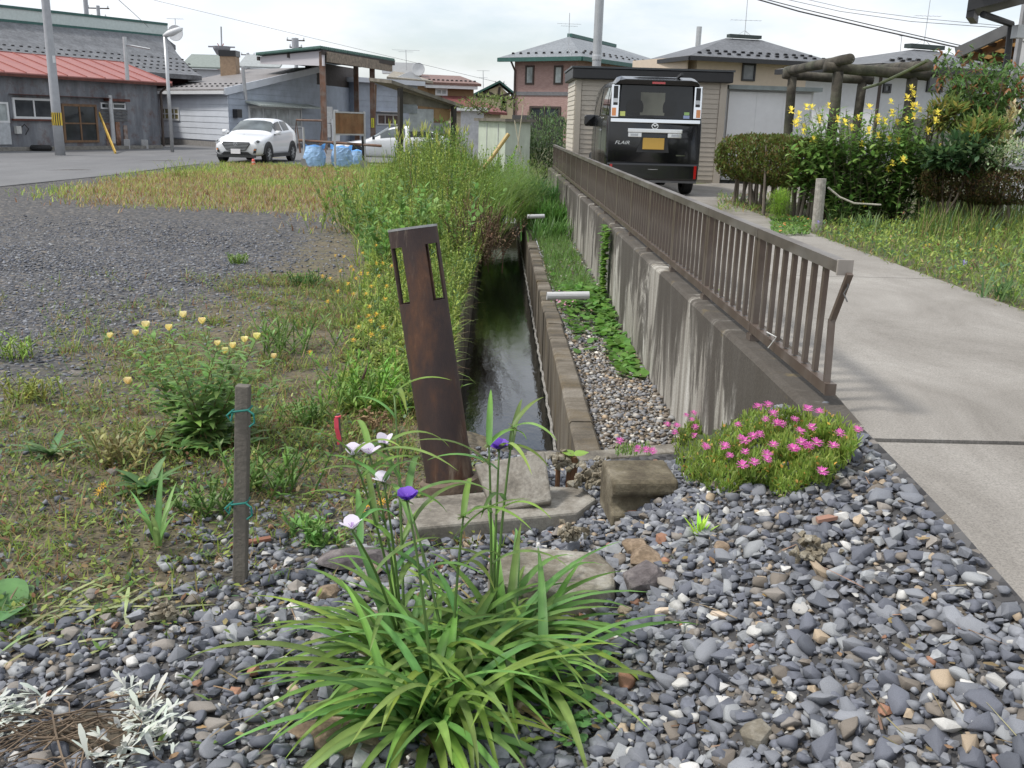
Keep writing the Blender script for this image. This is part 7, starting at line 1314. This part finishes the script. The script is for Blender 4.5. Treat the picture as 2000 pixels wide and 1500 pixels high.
iris('daylily', 'dark green strappy clump at the far end of the pebble strip', (.85, 19.5, -.2), 420, .85, (.045, .115, .03), .028, .24); iris('daylily', 'lighter green strappy clump in front of the dark one by the wall', (.95, 17.3, -.2), 300, .6, (.085, .18, .04), .025, .2); iris('daylily', 'tufted strappy plant behind the feathery bush', (.45, 21.5, -.2), 300, .9, (.06, .13, .03), .03, .3); iris('daylily', 'low strappy tuft at the foot of the wall', (.9, 15.6, -.2), 200, .4, (.08, .16, .04), .02, .17)
def shrub(name, label, c, rad, n, ll, lw, col, cat='shrub', col2=None, stems=8, lean_up=.25, hollow=.35, base=None, clip=False, tipc=None, mat_=None, lobes=7, seed=3):
    t = thing(name, label, cat, base if base is not None else (c[0], c[1], c[2]-rad[2])); r_ = np.random.default_rng(seed); s_ = Soup()
    lb = r_.normal(0, 1, (lobes, 3)); lb /= np.linalg.norm(lb, axis=1)[:, None]; lr = r_.uniform(.35, .6, lobes); v = rng.normal(0, 1, (n, 3)); v /= np.linalg.norm(v, axis=1)[:, None]
    if clip: q = v/np.max(np.abs(v)**3.2, axis=1)[:, None]**(1/3.2)*(hollow+(1-hollow)*rng.random((n, 1))**.3)*(1+rng.normal(0, .03, (n, 1)))
    else:
        w = rng.integers(0, lobes, n); lb = lb if lobes > 1 else lb*0; q = lb[w]*.55+v*(lr[w][:, None] if lobes > 1 else 1.)*(rng.random((n, 1))**.45)
        if lobes > 1: q[::3] = v[::3]*(rng.random((len(v[::3]), 1))**.5)*.72
    P_ = np.array(c)+q*np.array(rad); az = np.arctan2(v[:, 1], v[:, 0])+rng.normal(0, .7, n); lean = np.clip(np.arccos(np.clip(v[:, 2], -1, 1))*.7+rng.normal(0, .35, n)+.2, 0, 2.2)
    cc = jit(col, n, .3)
    if col2 is not None: k = rng.random(n) < .35; cc[k] = jit(col2, k.sum(), .25)
    s_.blades(P_, az, ll*U(.65, 1.25, n), lw*U(.7, 1.2, n), lean, U(.1, .7, n), cc, 2, [.5, 1, .08], tipc=None if tipc is None else jit(tipc, n)); s_.build('foliage', mat_ or LEAF, t)
    if stems:
        m = MB(); b = np.array(base if base is not None else (c[0], c[1], c[2]-rad[2]*1.05))
        for k in range(stems): a = b+np.array([rnd.uniform(-1, 1)*rad[0]*.5, rnd.uniform(-1, 1)*rad[1]*.4, -.05]); e = np.array(c)+np.array([rnd.uniform(-1, 1)*rad[0]*.7, rnd.uniform(-1, 1)*rad[1]*.6, rnd.uniform(-.3, .5)*rad[2]]); m.tube([a, (a+e)/2+np.array([rnd.gauss(0, .04), rnd.gauss(0, .04), 0]), e], [.018, .013, .007], 5)
        m.build('stems', bpy.data.materials.get('bark') or mat('bark', (.12, .095, .07), .9, var=.35, scale=20, sc=(1, 1, .2)), t)
    return t
shrub('willow_shrub', 'grey green leafy shrub at the far end of the ditch', (1.25, 26.5, 1.15), (1.25, 1.3, 1.25), 5200, .13, .03, (.085, .125, .055), col2=(.05, .08, .03), base=(1.2, 26.5, 0)); shrub('bush', 'dark green bush filling the gap below the pink house', (.3, 29, .9), (1.0, 1.2, 1.1), 2600, .11, .04, (.045, .08, .028), base=(.3, 29, 0)); shrub('bush', 'leafy bush beside the pale green cabinet', (-1.6, 27.2, .95), (.8, .8, 1.1), 1800, .11, .04, (.08, .13, .035), base=(-1.6, 27.2, 0))
shrub('bush', 'vine covered bush on top of the pale cabinet', (-.35, 28.3, 2.2), (1.1, .6, .35), 900, .1, .04, (.11, .14, .045), base=(-.35, 28.3, 1.9), stems=3)
for i, (a, b_) in enumerate((((1010, 296), (1022, 205)), ((1020, 318), (1005, 235)))): m_ = MB(); m_.tube([aty(*a, 24), aty(*b_, 24.2)], .012, 5); m_.build('garden_cane', mat('cane', (.4, .36, .26), .8) if not i else bpy.data.materials['cane'], label=('thin upright garden cane before the shrub', 'leaning thin garden cane left of the upright one')[i], cat='cane')

# litter on the gravel: twigs, dead leaves, tiny sprouts
s_ = Soup(); n = 170; P_ = np.array([onground(rnd.uniform(-20, 2000), rnd.uniform(960, 1500)) for _ in range(n)]); P_ = P_[P_[:, 0] < 1.3]; n = len(P_); P_[:, 2] += .03
s_.blades(P_[:n//2], U(0, 6.28, n//2), U(.04, .16, n//2), U(.003, .006, n//2), 1.5, U(-.1, .25, n//2), jit((.2, .15, .09), n//2, .4), 3, [1, 1, .8, .4])
q_ = P_[n//2:]; m = len(q_); s_.blades(q_, U(0, 6.28, m), U(.015, .04, m), U(.012, .022, m), U(1., 1.5, m), .4, jit((.2, .14, .07), m, .4), 2, [.4, 1, .2])
for k in range(3): q2 = q_[::2]; m = len(q2); s_.blades(q2+np.array([.06, .05, -.015]), U(0, 6.28, m), U(.02, .05, m), U(.008, .018, m), U(.4, 1.1, m), .5, jit((.1, .17, .045), m, .3), 2, [.5, 1, .1])
s_.build('gravel_litter', LEAF, label='dead leaves twigs and tiny sprouts strewn over the foreground gravel', cat='litter', kind='stuff')
# moss and weeds in the joint between drive and verge and along the wall top
s_ = Soup(); n = 700; y = U(3.4, 13, n); x = np.where((rng.random(n) < .6) | (y < 4.8), 3.40+rng.normal(0, .03, n), 1.5+rng.normal(0, .012, n)); s_.blades(np.column_stack([x, y, slab_z(y)+.004]), U(0, 6.28, n), U(.012, .05, n), U(.006, .014, n), U(.3, 1.3, n), .5, mixcol(n, [3, 2, 2, 2.5, 1, 1, 1])*.8, 2, [.7, 1, .1]); s_.build('edge_moss', LEAF, label='moss and tiny weeds in the edges of the concrete drive', cat='moss', kind='stuff')
# ================================================================== GARDEN ON THE RIGHT
GZ2 = lambda y: float(slab_z(y))-.015
LOG = stained('mossy_log', [(.025, .023, .018), (.05, .043, .033), (.08, .07, .054), (.13, .125, .1)], (3, 3, 3), 1.6, mossc=(.07, .09, .045), moss_amt=.5, fine=.5)
ENDG = mat('log_end', (.2, .19, .16), .9, var=.3, scale=14)
pg_ = thing('log_pergola', 'old mossy log pergola of four posts and crossed beams', 'pergola', (5.2, 12.6, .62))
def log(p0, p1, r, name):
    p0 = np.array(p0); p1 = np.array(p1); m = MB(); k = 8; m.tube([p0*(1-i/k)+p1*(i/k)+np.array([rnd.gauss(0, .003), rnd.gauss(0, .003), rnd.gauss(0, .003)]) for i in range(k+1)], [r*.88*(1+rnd.gauss(0, .012)) for i in range(k+1)], 14); return m.build(name, LOG, pg_, True)
YA, YB = 12.3, 14.4
posts = [((1540, 280), (1548, 150), YB), ((1622, 300), (1637, 140), YA), ((1668, 280), (1684, 160), YB+.1), ((1765, 300), (1783, 150), YA+.1)]
for a, b_, Y in posts: t_ = aty(*b_, Y); q = aty(*a, Y); log((q[0], q[1], GZ2(Y)-.05), t_, .075, 'post')
log(aty(1610, 131, YA), aty(1813, 148, YA+.1), .072, 'beam'); log(aty(1530, 146, YB), aty(1704, 157, YB+.1), .072, 'beam'); log(aty(1537, 139, YB+.2), aty(1660, 115, YA-.4), .072, 'cross_beam'); log(aty(1680, 137, YB+.2), aty(1812, 128, YA-.5), .072, 'cross_beam')
m = MB(); m.tube([aty(1687, 173, 13), aty(1720, 163, 12.3), aty(1775, 137, 11.2), aty(1812, 118, 10.8)], .018, 6); m.build('vine_stem', mat('vine_green', (.1, .12, .06), .7), pg_)
# post with rope
pp0 = aty(1597, 432, 10.6); pp0[2] = GZ2(10.6); pp1 = aty(1604, 349, pp0[1]); gp = thing('garden_post', 'weathered round post holding a rope in front of the hedge', 'post', pp0); m = MB(); m.tube([pp0-np.array([0, 0, .1]), (pp0+pp1)/2, pp1], [.06, .058, .056], 14); m.build('shaft', mat('pale_post', (.3, .28, .25), .9, var=.3, scale=25, bmp=.5), gp)
m = MB(); q = [aty(1617, 366, pp0[1]), aty(1640, 385, pp0[1]), aty(1668, 397, pp0[1]), aty(1720, 400, pp0[1]+.1)]; m.tube(q, .011, 6); m.build('rope', mat('pale_rope', (.42, .39, .33), .9, var=.4, scale=40), gp)
p2_ = atz(1873, 405, GZ2(10.4)); m = MB(); m.bar(p2_-np.array([0, 0, .1]), aty(1876, 363, p2_[1]), .09, .09); m.build('garden_post', mat('pale_post2', (.32, .3, .27), .9, var=.3), label='short square post half sunk in the grass before the low hedge', cat='post', bevel=.008)
# hedges
def hedge(name, label, px0, px1, pyt, pyb, py0, Y0, Y1, dep, n, col, col2, nst, ll=.035):
    a = aty(px0, pyt, Y0); b = aty(px1, pyt, Y1); zt = (a[2]+b[2])/2; zb = aty((px0+px1)/2, pyb, (Y0+Y1)/2)[2]; zg_ = GZ2(Y0); L_ = np.linalg.norm((b-a)[:2]); ang_ = math.atan2(b[1]-a[1], b[0]-a[0]); c = np.array([(a[0]+b[0])/2, (a[1]+b[1])/2, (zt+zb)/2]); rad = (L_/2, dep/2, (zt-zb)/2)
    t = thing(name, label, 'hedge', (c[0], c[1], zg_)); s_ = Soup(); v = rng.normal(0, 1, (n, 3)); v /= np.linalg.norm(v, axis=1)[:, None]; q = v/(np.abs(v[:, 1:2])**2.6+np.abs(v[:, 2:3])**2.6)**(1/2.6); q[:, 0] = U(-1, 1, n); q[:, 1:] *= (1-np.abs(q[:, :1])**6*.55); q *= (.72+.3*rng.random((n, 1))**.4); q *= (1+.05*np.sin(q[:, :1]*9)+.04*np.sin(q[:, :1]*23+q[:, 2:]*5)); q = q*np.array(rad)
    x = q[:, 0]*math.cos(ang_)-q[:, 1]*math.sin(ang_); y = q[:, 0]*math.sin(ang_)+q[:, 1]*math.cos(ang_); P_ = c+np.column_stack([x, y, q[:, 2]]); cc = jit(col, n, .35); k = rng.random(n) < .35; cc[k] = jit(col2, k.sum(), .3)
    s_.blades(P_, U(0, 6.28, n), ll*U(.6, 1.3, n), ll*.5, U(.1, 1.5, n), U(0, .6, n), cc, 2, [.5, 1, .1]); s_.build('foliage', LEAF, t); m = MB()
    for k in range(nst):
        f = (k+rnd.random())/nst-.5; u = f*L_*.9; bx = c[0]+u*math.cos(ang_)+rnd.gauss(0, dep*.12); by = c[1]+u*math.sin(ang_)+rnd.gauss(0, dep*.12); top_ = np.array([bx+rnd.gauss(0, .08), by+rnd.gauss(0, .05), zt-.1]); m.tube([(bx, by, zg_-.05), (np.array([bx, by, zg_])+top_)/2+np.array([rnd.gauss(0, .02), 0, 0]), top_], [.022, .016, .009], 6)
    if nst: m.build('stems', mat('grey_bark', (.16, .135, .11), .9, var=.3, scale=20, sc=(1, 1, .2)) if 'grey_bark' not in bpy.data.materials else bpy.data.materials['grey_bark'], t)
    return t
hedge('clipped_hedge', 'clipped brownish green hedge on bare stems by the storage sheds', 1437, 1600, 268, 360, 400, 14.3, 11.7, .9, 24000, (.065, .09, .02), (.085, .065, .022), 34, .045)
hedge('clipped_hedge', 'low reddish brown hedge along the right side of the garden', 1800, 2040, 328, 398, 400, 11.5, 10.6, .7, 12000, (.05, .052, .018), (.08, .05, .025), 9)
kb_ = aty(1524, 398, 11.3); shrub('kochia', 'bright green ball shaped bush at the foot of the clipped hedge', (kb_[0], kb_[1], kb_[2]+.0), (.135, .135, .17), 2600, .05, .004, (.15, .24, .035), 'bush', stems=0, lobes=1, seed=5, base=(kb_[0], kb_[1], GZ2(12)))
# sunflower bush
sf = thing('sunflower_bush', 'big leafy bush covered with yellow daisy flowers under the pergola', 'bush', (4.75, 11.9, .57)); s_ = Soup(); Yb = 11.9; n = 210
for i in range(n):
    px = rnd.uniform(1545, 1850); topy = np.interp(px, [1545, 1600, 1700, 1780, 1850], [240, 205, 215, 190, 260])+abs(rnd.gauss(0, 55)); Y = Yb+rnd.uniform(-.4, .6); tp = aty(px, topy, Y); b = np.array([4.75+(tp[0]-4.9)*.5+rnd.gauss(0, .12), Y+rnd.gauss(0, .15), GZ2(Y)]); leafy(s_, b, tp, 28, .155, .052, (.1, .175, .045) if rnd.random() < .7 else (.16, .24, .06), .06, .006, (.7, 1.4), .8, (.1, .09, .05), .6)
for _ in range(2600):
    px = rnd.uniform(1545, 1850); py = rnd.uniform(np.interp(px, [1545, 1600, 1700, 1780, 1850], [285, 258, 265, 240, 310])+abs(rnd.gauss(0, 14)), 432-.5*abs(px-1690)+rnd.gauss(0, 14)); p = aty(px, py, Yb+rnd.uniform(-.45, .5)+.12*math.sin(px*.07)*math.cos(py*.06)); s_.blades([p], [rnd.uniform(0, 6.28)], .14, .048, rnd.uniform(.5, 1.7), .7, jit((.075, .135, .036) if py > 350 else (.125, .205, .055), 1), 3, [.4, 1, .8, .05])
s_.build('foliage', LEAF, sf)
for (px, py) in [(1560, 225), (1575, 210), (1585, 212), (1556, 240), (1552, 243), (1570, 250), (1569, 258), (1618, 207), (1600, 232), (1600, 238), (1545, 217), (1676, 231), (1698, 211), (1716, 230), (1714, 238), (1728, 238), (1740, 200), (1752, 240), (1742, 222), (1697, 258), (1715, 266), (1683, 283), (1736, 273), (1754, 277), (1770, 235), (1785, 228), (1785, 187), (1780, 174), (1790, 207), (1797, 215), (1772, 193), (1783, 210), (1812, 256), (1831, 221), (1827, 237), (1743, 320), (1764, 314), (1734, 331), (1588, 274), (1663, 250), (1636, 234), (1835, 288), (1687, 399), (1650, 240)]:
    daisy(aty(px, py, Yb-.45+rnd.uniform(-.15, .25)), .064*rnd.uniform(.8, 1.15), (.75, .63, .09), (.3, .2, .03), 'flower', sf, 10, (.75, -PI/2), .36)
# other shrubs
sc_ = lambda px, py, Y: aty(px, py, Y)
for (px, py, Y, rad, n, ll, lw, col, col2, nm, lab) in [
    (1842, 222, 11.8, (.24, .3, .26), 500, .13, .035, (.11, .15, .045), (.2, .17, .05), 'rhododendron', 'glossy leaved shrub right of the pergola post'), (1915, 258, 11.2, (.34, .3, .3), 600, .13, .035, (.1, .15, .04), (.19, .17, .05), 'rhododendron', 'glossy yellowish leaved shrub below the maple'),
    (1870, 298, 11.0, (.45, .35, .28), 900, .1, .05, (.035, .07, .03), (.06, .1, .04), 'camellia', 'dark blue green leaved shrub behind the low hedge'), (1965, 300, 10.9, (.4, .3, .26), 1500, .05, .02, (.35, .38, .26), (.1, .16, .06), 'variegated_shrub', 'white variegated small leaved shrub at the right edge'), (1905, 322, 11.2, (.35, .2, .15), 500, .09, .05, (.15, .25, .05), None, 'hosta', 'bright green leafy plant before the dark shrub')]:
    c = sc_(px, py, Y); shrub(nm, lab, c, rad, n, ll, lw, col, col2=col2, base=(c[0], c[1], GZ2(Y)), stems=6)
pl_ = thing('plume_plant', 'pale cream plume flower beside the white clad house', 'plant', sc_(1965, 300, 11.5)); s_ = Soup(); n = 120; q = np.array([sc_(1960+22*f, 285-80*f, 11.5) for f in rng.random(n)]); s_.blades(q+rng.normal(0, .03, (n, 3)), U(0, 6.28, n), .07, .03, U(.1, 1, n), .4, jit((.55, .48, .28), n, .15), 2, [.5, 1, .2]); s_.build('plume', FLOWER, pl_)
# maple
mp_ = thing('maple_tree', 'young maple tree with reddish tips in front of the white clad house', 'tree', (sc_(1915, 330, 12.3)[0], 12.3, GZ2(12.3))); m = MB(); brs = []; b0 = np.array([sc_(1918, 330, 12.3)[0], 12.3, GZ2(12.3)])
for (px, py) in [(1855, 150), (1880, 130), (1900, 170), (1870, 190), (1930, 140), (1960, 150), (1985, 165), (1945, 190), (1920, 210), (1990, 200), (1880, 220), (1950, 230), (1850, 125), (1915, 120), (1970, 250), (1995, 140)]:
    e = sc_(px, py, 12.3+rnd.uniform(-.6, .6)); j = b0+np.array([(e[0]-b0[0])*.25, (e[1]-b0[1])*.3, (e[2]-b0[2])*.55]); m.tube([b0+np.array([rnd.gauss(0, .04), 0, -.05]), j, e], [.03, .017, .006], 6); brs.append((j, e))
m.build('trunk', bpy.data.materials['bark'], mp_, True); s_ = Soup()
for j, e in brs:
    for k in range(80):
        f = rnd.uniform(.35, 1.08); c = j*(1-f)+e*f+np.array([rnd.gauss(0, .13), rnd.gauss(0, .13), rnd.gauss(0, .07)]); red = rnd.random() < .12+.25*(e[2] > 3.0); col = (.22, .1, .05) if red else (.075, .13, .04)
        s_.blades(np.repeat([c], 5, 0), rnd.uniform(0, 6)+np.arange(5)*.62, (.1*U(.7, 1.1, 5)), .028, U(.5, 2.4, 5), .5, jit(col, 5), 2, [.6, 1, .05])
s_.build('crown', LEAF, mp_)
# grass verge along the drive
s_ = Soup(); x, y = cloud(16000, 3.44, 7.5, 4.6, 11.2, lambda x, y: np.clip(1.1-.1*x, .2, 1)); P_ = np.column_stack([x, y, np.array([GZ2(v) for v in y])]); k = visible(P_); P_ = P_[k]; n = len(P_); far_ = smooth(3.5, 5.5, P_[:, 0])*smooth(6, 9.5, P_[:, 1])
h = U(.04, .13, n)+far_*U(.05, .3, n); s_.blades(P_, U(0, 6.28, n), h, U(.005, .012, n), U(.05, .7, n), U(.2, 1.2, n), mixcol(n, [4, 2, 4, 1.8, .6, 2.5, 1.2])*.85, 3); m_ = n//2
for _ in range(2): s_.blades(P_[:m_]+np.column_stack([rng.normal(0, .03, (m_, 2)), U(.0, .08, m_)+.5*h[:m_]*rng.random(m_)]), U(0, 6.28, m_), U(.025, .07, m_), U(.012, .028, m_), U(.5, 1.4, m_), .4, mixcol(m_, [4, 2, 4, .3, .3, 3, 2]), 2, [.5, 1, .1])
s_.build('verge_grass', LEAF, label='rough green grass and weeds between the drive and the garden', cat='grass', kind='stuff')
s_ = Soup(); n = 1500; px = U(1790, 2010, n); P_ = np.array([atz(a, U(400, 470, 1)[0], .6) for a in px]); s_.blades(P_, U(0, 6.28, n), U(.2, .42, n), .01, U(.0, .4, n), U(.1, .9, n), mixcol(n, [4, 1, 3, 2, 0, 2, 0])*.7, 4, [1, .9, .75, .5, .05]); s_.build('tall_grass', LEAF, label='tall reedy grass before the low reddish hedge', cat='grass', kind='stuff')
for (px, py, n, h, col, lab) in ((1635, 440, 60, .32, (.09, .15, .05), 'strappy blue green clump at the foot of the garden post'), (1690, 455, 50, .26, (.12, .18, .07), 'pale strappy clump right of the garden post'), (1960, 585, 40, .2, (.09, .15, .06), 'low strappy clump at the drive edge near the right border')):
    p = atz(px, py, GZ2(9)); iris('strappy_plant', lab, p, n, h, col, .014, .07)
for (px, py, Y, lab) in ((1598, 435, 10.0, 'single violet flower below the garden post'), (1883, 514, 7.6, 'single violet flower in the middle of the verge')): p = atz(px, py, .7); daisy_o = daisy(p, .03, (.3, .25, .6), (.5, .4, .2), 'violet_flower', None, 8, (.6, -PI/2)); tag(daisy_o, lab, 'flower')
for i, (px, py) in enumerate([(1808, 480), (1815, 478), (1940, 448), (1945, 482), (1925, 465), (1955, 487), (1895, 488), (1915, 490)]): p = atz(px, py, .78); o = daisy(p, .016, (.7, .5, .04), (.5, .3, .02), 'yellow_flower', None, 8, (.6, -PI/2)); tag(o, 'tiny yellow flower scattered in the grass verge', 'flower', 'tiny yellow flowers in the verge')
g_ = thing('ground_cover', 'low green ground cover with orange spots left of the garden post', 'plant', atz(1545, 440, .62)); s_ = Soup(); n = 700; P_ = np.array([atz(rnd.uniform(1505, 1580), rnd.uniform(425, 458), .6) for _ in range(n)]); s_.blades(P_, U(0, 6.28, n), .06, .025, U(.4, 1.3, n), .4, jit((.09, .16, .04), n, .3), 2, [.5, 1, .1]); s_.blades(P_[:16]+np.array([0, 0, .03]), U(0, 6.28, 16), .04, .03, 1.1, .3, (.5, .2, .07), 2, [.5, 1, .3]); s_.build('foliage', LEAF, g_)
# far tree and weeds at the base of things
shrub('far_tree', 'round green tree far behind between the sheds and the white house', aty(1610, 182, 60), (2.2, 2.2, 1.6), 3500, .28, .12, (.05, .09, .035), 'tree', base=(*aty(1610, 182, 60)[:2], .6), stems=5)
s_ = Soup(); n = 900; P_ = np.array([atz(rnd.uniform(1400, 1530), rnd.uniform(378, 415), .63) for _ in range(n)]); s_.blades(P_, U(0, 6.28, n), U(.04, .14, n), .012, U(.3, 1.3, n), .5, mixcol(n, [4, 1, 3, 1.5, 1.5, 1, 0]), 2, [.6, 1, .1]); s_.build('hedge_weeds', LEAF, label='weeds and litter under the clipped hedge', cat='weeds', kind='stuff')
